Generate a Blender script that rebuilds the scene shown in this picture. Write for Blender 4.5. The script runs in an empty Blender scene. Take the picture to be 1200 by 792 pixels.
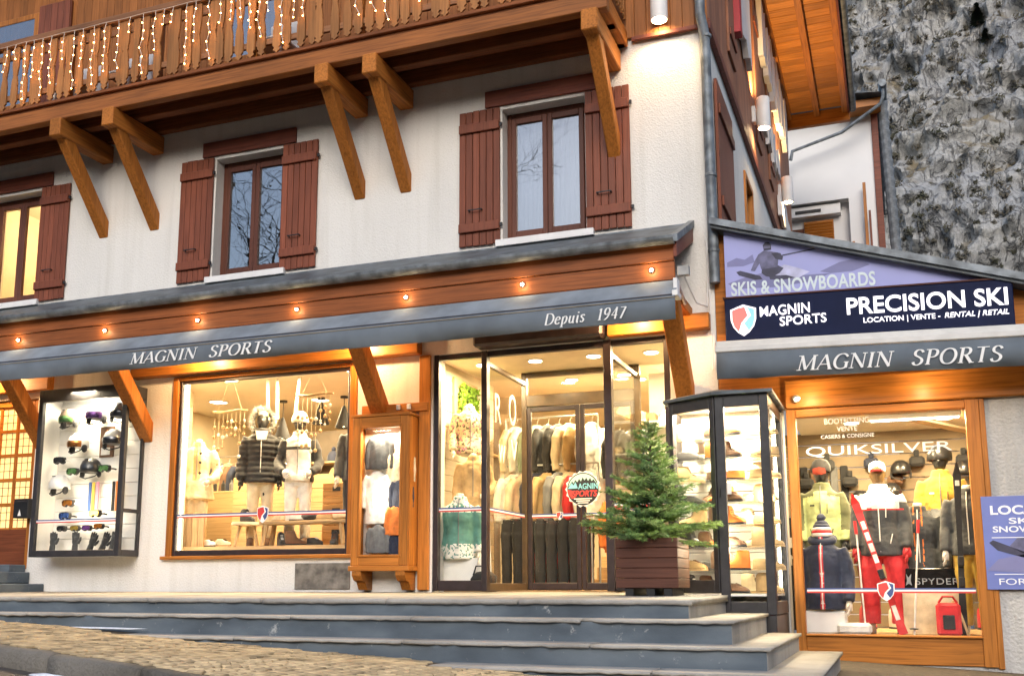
import bpy, bmesh, math, random
from mathutils import Vector, Matrix, noise, Quaternion
random.seed(7)
R = math.radians
S = bpy.context.scene
COL = S.collection
# ---------------------------------------------------------------- camera
cam = bpy.data.objects.new('camera', bpy.data.cameras.new('camera'))
COL.objects.link(cam); S.camera = cam
cam.location = (0, -11.3, 0.05)
cam.rotation_euler = (R(90 + 9.675), 0, R(21.326))
cam.data.sensor_fit = 'HORIZONTAL'; cam.data.sensor_width = 36
cam.data.lens = 36.6; cam.data.shift_x = 0.025; cam.data.shift_y = 0.07
cam.data.clip_start = 0.05; cam.data.clip_end = 3000
# ---------------------------------------------------------------- sky, sun, exposure
W = bpy.data.worlds.new('World'); S.world = W; W.use_nodes = True
wn = W.node_tree.nodes; wl = W.node_tree.links
SUN_EL, SUN_AZ = 26.0, 165.0          # degrees; azimuth clockwise from +Y (behind the camera, a little right)
sky = wn.new('ShaderNodeTexSky'); sky.sky_type = 'NISHITA'; sky.sun_disc = False
sky.sun_elevation = R(SUN_EL); sky.sun_rotation = R(SUN_AZ)
sky.air_density = 1.0; sky.dust_density = 1.8; sky.ozone_density = 1.2
bg = wn['Background']; bg.inputs['Strength'].default_value = 0.115
wl.new(sky.outputs[0], bg.inputs[0])
sd = bpy.data.lights.new('sun', 'SUN'); sd.energy = 0.5; sd.angle = R(35); sd.color = (1, .97, .94)
sun = bpy.data.objects.new('sun', sd); COL.objects.link(sun)
_s = Vector((math.sin(R(SUN_AZ))*math.cos(R(SUN_EL)), math.cos(R(SUN_AZ))*math.cos(R(SUN_EL)), math.sin(R(SUN_EL))))
sun.rotation_euler = _s.to_track_quat('Z', 'Y').to_euler(); sun.location = (0, -20, 20)
S.view_settings.view_transform = 'Standard'; S.view_settings.look = 'None'
S.view_settings.exposure = 1.33; S.view_settings.gamma = 1; S.view_settings.use_curve_mapping = False
S.render.engine = 'CYCLES'
S.cycles.use_denoising = True
S.cycles.max_bounces = 8; S.cycles.transparent_max_bounces = 24; S.cycles.glossy_bounces = 3
S.cycles.sample_clamp_indirect = 6; S.cycles.caustics_reflective = False; S.cycles.caustics_refractive = False

# ---------------------------------------------------------------- materials
MATS = {}
def nt(name):
    m = bpy.data.materials.new(name); m.use_nodes = True
    MATS[name] = m
    return m, m.node_tree.nodes, m.node_tree.links, m.node_tree.nodes['Principled BSDF']
def ramp(n, stops):
    r = n.new('ShaderNodeValToRGB')
    e = r.color_ramp.elements
    while len(e) < len(stops): e.new(.5)
    for i, (p, c) in enumerate(stops):
        e[i].position = p; e[i].color = (*c, 1) if len(c) == 3 else c
    return r
def mul(c, k): return tuple(min(1, max(0, x*k)) for x in c)
def M(name, col, rough=.6, var=.18, scale=6, bump=0, bscale=60, metal=0, spec=.5, coat=0, rnd=.0, stretch=(1,1,1), col2=None, detail=5, bdist=.01, sheen=0, trans=0):
    """procedural surface: noise-mixed colour, per-object variation, fine relief"""
    if name in MATS: return MATS[name]
    m, n, l, b = nt(name)
    tc = n.new('ShaderNodeTexCoord'); mp = n.new('ShaderNodeMapping'); mp.inputs['Scale'].default_value = stretch
    l.new(tc.outputs['Object'], mp.inputs[0])
    nz = n.new('ShaderNodeTexNoise'); nz.inputs['Scale'].default_value = scale; nz.inputs['Detail'].default_value = detail
    l.new(mp.outputs[0], nz.inputs['Vector'])
    c2 = col2 or mul(col, 1-var*1.6)
    rp = ramp(n, [(.32, c2), (.68, mul(col, 1+var*.5))])
    l.new(nz.outputs['Fac'], rp.inputs[0])
    out = rp.outputs[0]
    if rnd:
        oi = n.new('ShaderNodeObjectInfo'); mr = n.new('ShaderNodeMapRange')
        mr.inputs['To Min'].default_value = 1-rnd; mr.inputs['To Max'].default_value = 1+rnd
        l.new(oi.outputs['Random'], mr.inputs[0])
        hs = n.new('ShaderNodeHueSaturation'); l.new(mr.outputs[0], hs.inputs['Value']); l.new(out, hs.inputs['Color'])
        out = hs.outputs[0]
    l.new(out, b.inputs['Base Color'])
    b.inputs['Roughness'].default_value = rough; b.inputs['Metallic'].default_value = metal
    b.inputs['Specular IOR Level'].default_value = spec
    if coat: b.inputs['Coat Weight'].default_value = coat; b.inputs['Coat Roughness'].default_value = .25
    if sheen: b.inputs['Sheen Weight'].default_value = sheen
    if bump:
        n2 = n.new('ShaderNodeTexNoise'); n2.inputs['Scale'].default_value = bscale; n2.inputs['Detail'].default_value = 4
        l.new(mp.outputs[0], n2.inputs['Vector'])
        bp = n.new('ShaderNodeBump'); bp.inputs['Strength'].default_value = bump; bp.inputs['Distance'].default_value = bdist
        l.new(n2.outputs['Fac'], bp.inputs['Height']); l.new(bp.outputs[0], b.inputs['Normal'])
    return m
def WOOD(name, col, axis='x', rough=.65, var=.38, rnd=.14, coat=0, bump=.3):
    """grain stretched along one axis of the piece"""
    if name in MATS: return MATS[name]
    st = {'x': (.6, 14, 14), 'y': (14, .6, 14), 'z': (14, 14, .6)}[axis]
    m, n, l, b = nt(name)
    tc = n.new('ShaderNodeTexCoord'); oi = n.new('ShaderNodeObjectInfo')
    ad = n.new('ShaderNodeVectorMath'); ad.operation = 'ADD'
    sc = n.new('ShaderNodeVectorMath'); sc.operation = 'SCALE'; sc.inputs[0].default_value = (13, 7, 17)
    l.new(oi.outputs['Random'], sc.inputs['Scale']); l.new(tc.outputs['Object'], ad.inputs[0]); l.new(sc.outputs[0], ad.inputs[1])
    mp = n.new('ShaderNodeMapping'); mp.inputs['Scale'].default_value = st; l.new(ad.outputs[0], mp.inputs[0])
    nz = n.new('ShaderNodeTexNoise'); nz.inputs['Scale'].default_value = 3; nz.inputs['Detail'].default_value = 8; nz.inputs['Distortion'].default_value = .6
    l.new(mp.outputs[0], nz.inputs['Vector'])
    big = n.new('ShaderNodeTexNoise'); big.inputs['Scale'].default_value = 1.1; big.inputs['Detail'].default_value = 3; l.new(ad.outputs[0], big.inputs['Vector'])
    rp = ramp(n, [(.3, mul(col, 1-var)), (.52, col), (.75, mul(col, 1+var*.6))]); l.new(nz.outputs['Fac'], rp.inputs[0])
    rb = ramp(n, [(.3, (.72,.72,.72)), (.7, (1.12,1.1,1.08))]); l.new(big.outputs['Fac'], rb.inputs[0])
    mx = n.new('ShaderNodeMix'); mx.data_type = 'RGBA'; mx.blend_type = 'MULTIPLY'; mx.inputs['Factor'].default_value = .8
    l.new(rp.outputs[0], mx.inputs[6]); l.new(rb.outputs[0], mx.inputs[7])
    mr = n.new('ShaderNodeMapRange'); mr.inputs['To Min'].default_value = 1-rnd; mr.inputs['To Max'].default_value = 1+rnd; l.new(oi.outputs['Random'], mr.inputs[0])
    hs = n.new('ShaderNodeHueSaturation'); l.new(mr.outputs[0], hs.inputs['Value']); l.new(mx.outputs[2], hs.inputs['Color'])
    l.new(hs.outputs[0], b.inputs['Base Color'])
    b.inputs['Roughness'].default_value = rough; b.inputs['Specular IOR Level'].default_value = .25; b.inputs['Coat Weight'].default_value = coat; b.inputs['Coat Roughness'].default_value = .35
    bp = n.new('ShaderNodeBump'); bp.inputs['Strength'].default_value = bump; bp.inputs['Distance'].default_value = .004
    l.new(nz.outputs['Fac'], bp.inputs['Height']); l.new(bp.outputs[0], b.inputs['Normal'])
    return m
def EMIT(name, col, strength):
    if name in MATS: return MATS[name]
    m, n, l, b = nt(name)
    b.inputs['Base Color'].default_value = (*mul(col, .8), 1)
    b.inputs['Emission Color'].default_value = (*col, 1); b.inputs['Emission Strength'].default_value = strength
    return m
def GLASS(name, tint=(1,1,1), base=0.02, rough=0.0, wob=.0):
    """thin pane: transparent with a mirror share that grows towards grazing angles"""
    m, n, l, b = nt(name); n.remove(b)
    o = n['Material Output']
    t = n.new('ShaderNodeBsdfTransparent'); t.inputs[0].default_value = (*tint, 1)
    g = n.new('ShaderNodeBsdfGlossy'); g.inputs['Roughness'].default_value = rough
    fr = n.new('ShaderNodeLayerWeight'); fr.inputs[0].default_value = .5
    pw = n.new('ShaderNodeMath'); pw.operation = 'POWER'; pw.inputs[1].default_value = 5; l.new(fr.outputs['Facing'], pw.inputs[0])
    if wob:
        tc = n.new('ShaderNodeTexCoord'); nz = n.new('ShaderNodeTexNoise'); nz.inputs['Scale'].default_value = 2.5; l.new(tc.outputs['Object'], nz.inputs['Vector'])
        bp = n.new('ShaderNodeBump'); bp.inputs['Strength'].default_value = wob; bp.inputs['Distance'].default_value = .02
        l.new(nz.outputs['Fac'], bp.inputs['Height']); l.new(bp.outputs[0], g.inputs['Normal'])
    ad = n.new('ShaderNodeMath'); ad.operation = 'MULTIPLY_ADD'; ad.use_clamp = True; ad.inputs[1].default_value = .7; ad.inputs[2].default_value = base
    l.new(pw.outputs[0], ad.inputs[0])
    mx = n.new('ShaderNodeMixShader'); l.new(ad.outputs[0], mx.inputs[0]); l.new(t.outputs[0], mx.inputs[1]); l.new(g.outputs[0], mx.inputs[2])
    l.new(mx.outputs[0], o.inputs[0])
    return m

def stucco(name, col, grain, strength, dirt=.25):
    m, n, l, b = nt(name)
    tc = n.new('ShaderNodeTexCoord')
    v = n.new('ShaderNodeTexNoise'); v.inputs['Scale'].default_value = grain; v.inputs['Detail'].default_value = 6; v.inputs['Roughness'].default_value = .65
    v2 = n.new('ShaderNodeTexVoronoi'); v2.inputs['Scale'].default_value = grain*1.6
    for q in (v, v2): l.new(tc.outputs['Object'], q.inputs['Vector'])
    a = n.new('ShaderNodeMath'); a.operation = 'MULTIPLY_ADD'; a.inputs[1].default_value = .5
    l.new(v2.outputs['Distance'], a.inputs[0]); l.new(v.outputs['Fac'], a.inputs[2])
    bp = n.new('ShaderNodeBump'); bp.inputs['Strength'].default_value = strength; bp.inputs['Distance'].default_value = .012
    l.new(a.outputs[0], bp.inputs['Height']); l.new(bp.outputs[0], b.inputs['Normal'])
    big = n.new('ShaderNodeTexNoise'); big.inputs['Scale'].default_value = .9; big.inputs['Detail'].default_value = 7
    mp = n.new('ShaderNodeMapping'); mp.inputs['Scale'].default_value = (1.4, 1.4, .5); l.new(tc.outputs['Object'], mp.inputs[0]); l.new(mp.outputs[0], big.inputs['Vector'])
    rp = ramp(n, [(.3, mul(col, 1-dirt)), (.55, col), (.8, mul(col, 1.05))]); l.new(big.outputs['Fac'], rp.inputs[0])
    sp = n.new('ShaderNodeTexNoise'); sp.inputs['Scale'].default_value = 55; sp.inputs['Detail'].default_value = 3; l.new(tc.outputs['Object'], sp.inputs['Vector'])
    rs = ramp(n, [(.28, (.78,.76,.72)), (.42, (1,1,1))]); l.new(sp.outputs['Fac'], rs.inputs[0])
    mx = n.new('ShaderNodeMix'); mx.data_type = 'RGBA'; mx.blend_type = 'MULTIPLY'; mx.inputs['Factor'].default_value = .6
    l.new(rp.outputs[0], mx.inputs[6]); l.new(rs.outputs[0], mx.inputs[7])
    sk = n.new('ShaderNodeTexNoise'); sk.inputs['Scale'].default_value = 1; sk.inputs['Detail'].default_value = 5
    mq = n.new('ShaderNodeMapping'); mq.inputs['Scale'].default_value = (7, 7, .35); l.new(tc.outputs['Object'], mq.inputs[0]); l.new(mq.outputs[0], sk.inputs['Vector'])
    rk_ = ramp(n, [(.30, (.84,.83,.80)), (.50, (1,1,1))]); l.new(sk.outputs['Fac'], rk_.inputs[0])
    m3 = n.new('ShaderNodeMix'); m3.data_type = 'RGBA'; m3.blend_type = 'MULTIPLY'; m3.inputs['Factor'].default_value = .55
    l.new(mx.outputs[2], m3.inputs[6]); l.new(rk_.outputs[0], m3.inputs[7]); l.new(m3.outputs[2], b.inputs['Base Color'])
    b.inputs['Roughness'].default_value = .9; b.inputs['Specular IOR Level'].default_value = .2
    return m

# ---------------------------------------------------------------- mesh building
def wpos(o):
    v = Vector((0,0,0))
    while o: v = v + o.location; o = o.parent
    return v
class MB:
    def __init__(s): s.v = []; s.f = []; s.m = []; s.mi = 0
    def add(s, vs, fs):
        k = len(s.v); s.v += [tuple(p) for p in vs]
        for f in fs: s.f.append(tuple(i+k for i in f)); s.m.append(s.mi)
        return s
    def face(s, pts): return s.add(pts, [tuple(range(len(pts)))])
    def box(s, x0, x1, y0, y1, z0, z1):
        x0, x1 = min(x0,x1), max(x0,x1); y0, y1 = min(y0,y1), max(y0,y1); z0, z1 = min(z0,z1), max(z0,z1)
        return s.add([(x0,y0,z0),(x1,y0,z0),(x1,y1,z0),(x0,y1,z0),(x0,y0,z1),(x1,y0,z1),(x1,y1,z1),(x0,y1,z1)],
                     [(0,3,2,1),(4,5,6,7),(0,1,5,4),(1,2,6,5),(2,3,7,6),(3,0,4,7)])
    def cbox(s, x0, x1, y0, y1, z0, z1, c=.006):
        """box with chamfered edges"""
        bm = bmesh.new(); bmesh.ops.create_cube(bm, size=1)
        for v in bm.verts: v.co = Vector(((x0+x1)/2+v.co.x*(x1-x0), (y0+y1)/2+v.co.y*(y1-y0), (z0+z1)/2+v.co.z*(z1-z0)))
        bmesh.ops.bevel(bm, geom=bm.edges[:], offset=min(c, .45*min(abs(x1-x0),abs(y1-y0),abs(z1-z0))), segments=1, affect='EDGES')
        s.bm(bm); return s
    def bm(s, bm, mtx=None):
        bm.verts.index_update()
        s.add([(mtx @ v.co if mtx else v.co) for v in bm.verts], [[v.index for v in f.verts] for f in bm.faces]); bm.free(); return s
    def obox(s, c, size, rot, ch=0):
        b = MB(); h = [k/2 for k in size]
        (b.cbox(-h[0],h[0],-h[1],h[1],-h[2],h[2],ch) if ch else b.box(-h[0],h[0],-h[1],h[1],-h[2],h[2]))
        m = rot.to_matrix() if hasattr(rot, 'to_matrix') else rot
        return s.add([m @ Vector(p) + Vector(c) for p in b.v], b.f)
    def beam(s, a, b, w, h, upv=(0,0,1), ch=.006):
        """rectangular bar from a to b; w across, h along upv"""
        a, b = Vector(a), Vector(b); d = (b-a); L = d.length; d.normalize(); u = Vector(upv); sd = d.cross(u).normalized(); u = sd.cross(d).normalized()
        m = Matrix((sd, d, u)).transposed()
        return s.obox((a+b)/2, (w, L, h), m, ch)
    def tube(s, path, r, n=8, rs=None, caps=True, sx=1):
        P = [Vector(p) for p in path]; k = len(P); rings = []
        t0 = (P[1]-P[0]).normalized(); ref = Vector((0,0,1)) if abs(t0.z) < .9 else Vector((1,0,0))
        for i in range(k):
            t = ((P[min(i+1,k-1)]-P[i]).normalized() + (P[i]-P[max(i-1,0)]).normalized()).normalized() if 0 < i < k-1 else (P[1]-P[0] if i == 0 else P[-1]-P[-2]).normalized()
            a = t.cross(ref).normalized(); b = t.cross(a).normalized()
            rr = rs[i] if rs else r
            rings.append([P[i] + (a*math.cos(q)*sx + b*math.sin(q))*rr for q in [2*math.pi*j/n for j in range(n)]])
        return s.loft(rings, caps)
    def loft(s, rings, caps=True, closed=True):
        n = len(rings[0]); vs = [p for r in rings for p in r]; fs = []
        for i in range(len(rings)-1):
            for j in range(n if closed else n-1):
                a = i*n+j; b = i*n+(j+1)%n
                fs.append((a, b, b+n, a+n))
        if caps and closed:
            fs.append(tuple(range(n))[::-1]); fs.append(tuple((len(rings)-1)*n+j for j in range(n)))
        return s.add(vs, fs)
    def lathe(s, prof, c=(0,0,0), n=16, axis='z', caps=True):
        rings = []
        for r, h in prof:
            ring = []
            for j in range(n):
                q = 2*math.pi*j/n; a, b = r*math.cos(q), r*math.sin(q)
                p = {'z': (a,b,h), 'y': (a,h,b), 'x': (h,a,b)}[axis]
                ring.append((c[0]+p[0], c[1]+p[1], c[2]+p[2]))
            rings.append(ring)
        return s.loft(rings, caps)
    def prism(s, poly, a, b, plane='xz'):
        """polygon in a plane, extruded along the third axis from a to b"""
        f = {'xz': lambda p, t: (p[0], t, p[1]), 'xy': lambda p, t: (p[0], p[1], t), 'yz': lambda p, t: (t, p[0], p[1])}[plane]
        n = len(poly)
        vs = [f(p, a) for p in poly] + [f(p, b) for p in poly]
        return s.add(vs, [tuple(range(n)), tuple(range(2*n-1, n-1, -1))] + [(i, i+n, (i+1) % n+n, (i+1) % n) for i in range(n)])
    def ball(s, c, r, sub=2, sc=(1,1,1)):
        bm = bmesh.new(); bmesh.ops.create_icosphere(bm, subdivisions=sub, radius=r)
        for v in bm.verts: v.co = Vector((v.co.x*sc[0]+c[0], v.co.y*sc[1]+c[1], v.co.z*sc[2]+c[2]))
        return s.bm(bm)
    def mesh(s, name, mats, off=Vector((0,0,0)), smooth=False):
        me = bpy.data.meshes.new(name)
        me.from_pydata([tuple(Vector(p)-off) for p in s.v], [], s.f)
        for m in (mats if isinstance(mats, (list, tuple)) else [mats]): me.materials.append(m)
        if isinstance(mats, (list, tuple)) and len(mats) > 1: me.polygons.foreach_set('material_index', s.m)
        bm = bmesh.new(); bm.from_mesh(me); bmesh.ops.recalc_face_normals(bm, faces=bm.faces); bm.to_mesh(me); bm.free()
        if smooth:
            me.polygons.foreach_set('use_smooth', [True]*len(me.polygons))
            if smooth != 'all': me.set_sharp_from_angle(angle=R(40))
        me.update()
        return me
    def lbuild(s, name, mats, parent, smooth=False):
        """part whose coordinates are already those of its thing"""
        o = bpy.data.objects.new(name, s.mesh(name, mats, Vector((0,0,0)), smooth)); COL.objects.link(o); o.parent = parent
        return o
    def build(s, name, mats, parent=None, smooth=False):
        o = bpy.data.objects.new(name, s.mesh(name, mats, wpos(parent) if parent else Vector((0,0,0)), smooth))
        COL.objects.link(o)
        if parent: o.parent = parent
        return o
def tag(o, label=None, cat=None, group=None, kind=None):
    if label: o['label'] = label
    if cat: o['category'] = cat
    if group: o['group'] = group
    if kind: o['kind'] = kind
    return o
def thing(name, label, cat, loc=(0,0,0), group=None):
    o = bpy.data.objects.new(name, None); COL.objects.link(o); o.location = loc; o.empty_display_size = .1
    return tag(o, label, cat, group)
ORD = ['leftmost','second','third','fourth','fifth','sixth','seventh','eighth','ninth','tenth','eleventh','twelfth','thirteenth']
def struct(o): o['kind'] = 'structure'; return o
def one(mb, name, mats, label, cat, group=None, loc=(0,0,0), smooth=False):
    """a thing that is one mesh, its origin at loc"""
    me = mb.mesh(name, mats, Vector(loc), smooth); o = bpy.data.objects.new(name, me); COL.objects.link(o); o.location = loc
    return tag(o, label, cat, group)
def piece(name, mesh, parent, loc=(0,0,0), rot=None, scale=None):
    """one of many alike pieces that share mesh data; loc in world coordinates"""
    o = bpy.data.objects.new(name, mesh); COL.objects.link(o); o.parent = parent
    o.location = Vector(loc) - wpos(parent)
    if rot is not None: o.rotation_euler = rot
    if scale is not None: o.scale = scale
    return o
def copy_tree(o, loc=None, rotz=None, parent=None, label=None):
    c = o.copy(); COL.objects.link(c); c.parent = parent
    if loc is not None: c.location = loc
    if rotz is not None: c.rotation_euler = (0,0,rotz)
    if label: c['label'] = label
    for ch in o.children: copy_tree(ch, parent=c)
    return c
def boxpart(name, mat, parent, *b, ch=.004):
    return MB().cbox(*b, ch).build(name, mat, parent) if ch else MB().box(*b).build(name, mat, parent)
def holewall(x0, x1, z0, z1, y0, y1, holes, plane='xz', top=None):
    """wall slab with rectangular openings; top(x) clips nothing, only for rectangles"""
    xs = sorted({x0, x1, *[h[0] for h in holes], *[h[1] for h in holes]}); zs = sorted({z0, z1, *[h[2] for h in holes], *[h[3] for h in holes]})
    xs = [x for x in xs if x0 <= x <= x1]; zs = [z for z in zs if z0 <= z <= z1]
    m = MB(); P = (lambda x,y,z: (x,y,z)) if plane == 'xz' else (lambda x,y,z: (y,x,z))
    def solid(i, j):
        if not (0 <= i < len(xs)-1 and 0 <= j < len(zs)-1): return False
        cx, cz = (xs[i]+xs[i+1])/2, (zs[j]+zs[j+1])/2
        return not any(h[0] < cx < h[1] and h[2] < cz < h[3] for h in holes)
    for i in range(len(xs)-1):
        for j in range(len(zs)-1):
            if not solid(i, j): continue
            a, b, c, d = xs[i], xs[i+1], zs[j], zs[j+1]
            m.face([P(a,y0,c),P(b,y0,c),P(b,y0,d),P(a,y0,d)]); m.face([P(a,y1,c),P(a,y1,d),P(b,y1,d),P(b,y1,c)])
            if not solid(i-1, j): m.face([P(a,y0,c),P(a,y0,d),P(a,y1,d),P(a,y1,c)])
            if not solid(i+1, j): m.face([P(b,y0,c),P(b,y1,c),P(b,y1,d),P(b,y0,d)])
            if not solid(i, j-1): m.face([P(a,y0,c),P(a,y1,c),P(b,y1,c),P(b,y0,c)])
            if not solid(i, j+1): m.face([P(a,y0,d),P(b,y0,d),P(b,y1,d),P(a,y1,d)])
    bm = bmesh.new(); vm = {}
    for f in m.f:
        vs = []
        for i in f:
            k = tuple(round(q, 5) for q in m.v[i])
            if k not in vm: vm[k] = bm.verts.new(k)
            vs.append(vm[k])
        try: bm.faces.new(vs)
        except ValueError: pass
    o = MB(); o.bm(bm); return o

# ---------------------------------------------------------------- lettering
def text_mesh(body, bold=0.0, extrude=.0, spacing=1.0, shear=0.0):
    cu = bpy.data.curves.new('t', 'FONT'); cu.body = body; cu.size = 1; cu.offset = bold; cu.extrude = extrude; cu.space_character = spacing; cu.shear = shear; cu.resolution_u = 4
    ob = bpy.data.objects.new('t', cu); COL.objects.link(ob)
    dg = bpy.context.evaluated_depsgraph_get(); me = bpy.data.meshes.new_from_object(ob.evaluated_get(dg))
    bpy.data.objects.remove(ob); bpy.data.curves.remove(cu)
    return me
def put_text(name, body, parent, mat, x0, x1, z0, z1, y, bold=.0, depth=.006, spacing=1.0, shear=0.0, mapf=None):
    """lettering that stands on a wall facing -y, fitted to the rectangle x0..x1, z0..z1; back at y, front at y-depth"""
    me = text_mesh(body, bold, .5, spacing, shear)
    me.transform(Matrix.Identity(4))
    xs = [v.co.x for v in me.vertices]; ys = [v.co.y for v in me.vertices]
    a, b, c, d = min(xs), max(xs), min(ys), max(ys); off = wpos(parent)
    for v in me.vertices:
        p = Vector((x0+(v.co.x-a)/(b-a)*(x1-x0), y-(v.co.z+.5)*depth, z0+(v.co.y-c)/(d-c)*(z1-z0)))
        v.co = (Vector(mapf(p)) if mapf else p) - off
    me.materials.clear(); me.materials.append(mat)
    o = bpy.data.objects.new(name, me); COL.objects.link(o); o.parent = parent
    return o
SERIF = {  # strokes on a unit cap height: (points, weight); broad-nib weights t thin, k thick; serif feet as (x, z)
 'M': (.98, [([(.12,0),(.16,1)],'t'),([(.16,1),(.47,.04)],'k'),([(.47,.04),(.84,1)],'t'),([(.84,1),(.88,0)],'k')], [(.12,0),(.88,0),(.11,1),(.88,1)]),
 'A': (.82, [([(.06,0),(.42,1)],'t'),([(.42,1),(.76,0)],'k'),([(.19,.35),(.63,.35)],'t')], [(.06,0),(.76,0)]),
 'G': (.84, [([(.74,.80),(.62,.95),(.45,1.0),(.25,.93),(.12,.72),(.08,.48),(.13,.24),(.27,.06),(.47,0),(.64,.04),(.73,.12)],'c'),([(.73,.05),(.73,.42)],'k')], [(.71,.42)]),
 'N': (.86, [([(.13,0),(.13,1)],'t'),([(.13,1),(.74,.02)],'k'),([(.74,0),(.74,1)],'t')], [(.13,0),(.74,1),(.10,1)]),
 'I': (.40, [([(.2,0),(.2,1)],'k')], [(.2,0),(.2,1)]),
 'S': (.62, [([(.52,.82),(.44,.95),(.31,1.0),(.18,.95),(.11,.81),(.16,.64),(.32,.53),(.47,.41),(.53,.25),(.46,.08),(.30,0),(.15,.05),(.08,.2)],'c')], []),
 'P': (.66, [([(.17,0),(.17,1)],'k'),([(.17,.98),(.38,.99),(.53,.91),(.57,.75),(.52,.57),(.38,.48),(.2,.48)],'c')], [(.17,0),(.12,1)]),
 'O': (.88, [([(.44,1.0),(.25,.93),(.12,.73),(.08,.5),(.12,.26),(.25,.06),(.44,0),(.63,.06),(.76,.26),(.8,.5),(.76,.73),(.63,.93),(.44,1.0)],'c')], []),
 'R': (.76, [([(.17,0),(.17,1)],'k'),([(.17,.98),(.38,.99),(.52,.91),(.56,.76),(.51,.60),(.38,.52),(.2,.52)],'c'),([(.36,.52),(.68,0)],'k')], [(.17,0),(.12,1),(.70,0)]),
 'T': (.70, [([(.35,0),(.35,1)],'k'),([(.05,.97),(.65,.97)],'t')], [(.35,0)]),
 'D': (.84, [([(.17,0),(.17,1)],'k'),([(.14,.98),(.4,.99),(.6,.9),(.73,.7),(.76,.48),(.71,.26),(.58,.08),(.38,.01),(.14,.02)],'c')], []),
 'e': (.48, [([(.1,.34),(.40,.40),(.40,.53),(.33,.62),(.24,.64),(.13,.55),(.08,.36),(.09,.18),(.17,.04),(.27,.01),(.38,.07),(.43,.14)],'c')], []),
 'p': (.56, [([(.15,-.3),(.15,.62)],'k'),([(.15,.5),(.25,.61),(.36,.63),(.46,.53),(.48,.34),(.44,.14),(.33,.01),(.22,.02),(.15,.08)],'c')], [(.15,-.3)]),
 'u': (.58, [([(.14,.62),(.13,.2),(.18,.04),(.29,.01),(.42,.12)],'c'),([(.44,.62),(.43,.12),(.47,.02),(.54,.04)],'k')], []),
 'i': (.30, [([(.15,.62),(.14,.1),(.18,.01),(.25,.03)],'k'),([(.15,.82),(.17,.9)],'k')], []),
 's': (.42, [([(.35,.53),(.29,.62),(.19,.63),(.10,.54),(.13,.42),(.25,.32),(.33,.2),(.29,.05),(.17,0),(.07,.1)],'c')], []),
 '1': (.46, [([(.26,0),(.26,1)],'k'),([(.26,1),(.12,.86)],'t')], [(.26,0)]),
 '9': (.58, [([(.45,.62),(.36,.46),(.24,.43),(.12,.53),(.09,.72),(.14,.92),(.27,1.0),(.40,.94),(.48,.76),(.47,.5),(.38,.2),(.22,.02),(.12,0)],'c')], []),
 '4': (.58, [([(.4,0),(.4,1)],'k'),([(.4,1),(.06,.32)],'t'),([(.06,.32),(.54,.32)],'t')], []),
 '7': (.54, [([(.08,.96),(.50,.96)],'t'),([(.49,.96),(.22,0)],'k')], []),
 ' ': (.42, [], []),
}
def serif_text(name, body, parent, mat, x0, x1, z0, z1, y, depth=.004, shear=.2, thick=.15, thin=.05, slope=None, track=.06):
    if ' ' in body:      # each word its own mesh
        adv = lambda t: sum(SERIF[c][0]+track for c in t); un = (x1-x0)/(adv(body)-track+shear); cx = 0
        for wd in body.split():
            i = body.index(wd); a = x0+adv(body[:i])*un; b = a+(adv(wd)-track+shear)*un
            serif_text(name, wd, parent, mat, a, b, z0, z1, y, depth, shear, thick, thin, (lambda d, k=a-x0: slope(d+k)) if slope else None, track)
        return
    m = MB(); cx = 0; lay = 0; strokes = []
    for ch in body:
        w, st, feet = SERIF[ch]
        for pts, k in st:
            P = [Vector((cx+p[0], p[1])) for p in pts]
            if k == 'c' and len(P) > 3:
                Q = []
                for i in range(len(P)-1):
                    a, b, c, d = P[max(i-1,0)], P[i], P[i+1], P[min(i+2,len(P)-1)]
                    for t in (0, .34, .67):
                        Q.append(.5*((2*b)+(c-a)*t+(2*a-5*b+4*c-d)*t*t+(3*b-a-3*c+d)*t**3))
                P = Q+[P[-1]]
            strokes.append((P, k))
        for fx, fz in feet:
            s = .03 if fz < .5 else -.03
            strokes.append(([Vector((cx+fx-.13, fz+s*.6)), Vector((cx+fx+.13, fz+s*.6))], 'f'))
        cx += w+track
    tot = cx-track; off = wpos(parent)
    sxx = (x1-x0)/(tot+shear); szz = z1-z0
    for li, (P, k) in enumerate(strokes):
        L = []; Rr = []
        for i, p in enumerate(P):
            t = (P[min(i+1,len(P)-1)]-P[max(i-1,0)]); t.normalize(); nn = Vector((-t.y, t.x))
            if k == 't': h = thin/2*1.15
            elif k == 'k': h = thick/2
            elif k == 'f': h = .024
            else: h = (thin+(thick-thin)*abs(t.y)**1.3)/2
            L.append(p+nn*h); Rr.append(p-nn*h)
        dd = depth*(1+.06*(li % 7))
        g = lambda q, t: Vector((x0+(q.x+q.y*shear)*sxx, y-t, z0+q.y*szz+(slope((q.x+q.y*shear)*sxx) if slope else 0)))
        n = len(P)
        fr = [g(q, dd) for q in L]+[g(q, dd) for q in Rr]; bk = [g(q, 0) for q in L]+[g(q, 0) for q in Rr]
        fs = []
        for i in range(n-1): fs += [(i, i+1, n+i+1, n+i), (2*n+i, 2*n+i+1, i+1, i), (n+i, n+i+1, 3*n+i+1, 3*n+i)]
        fs += [(0, n, 3*n, 2*n), (n-1, 2*n-1, 4*n-1, 3*n-1)]
        m.add(fr+bk, fs)
    return m.build(name, mat, parent)
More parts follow.
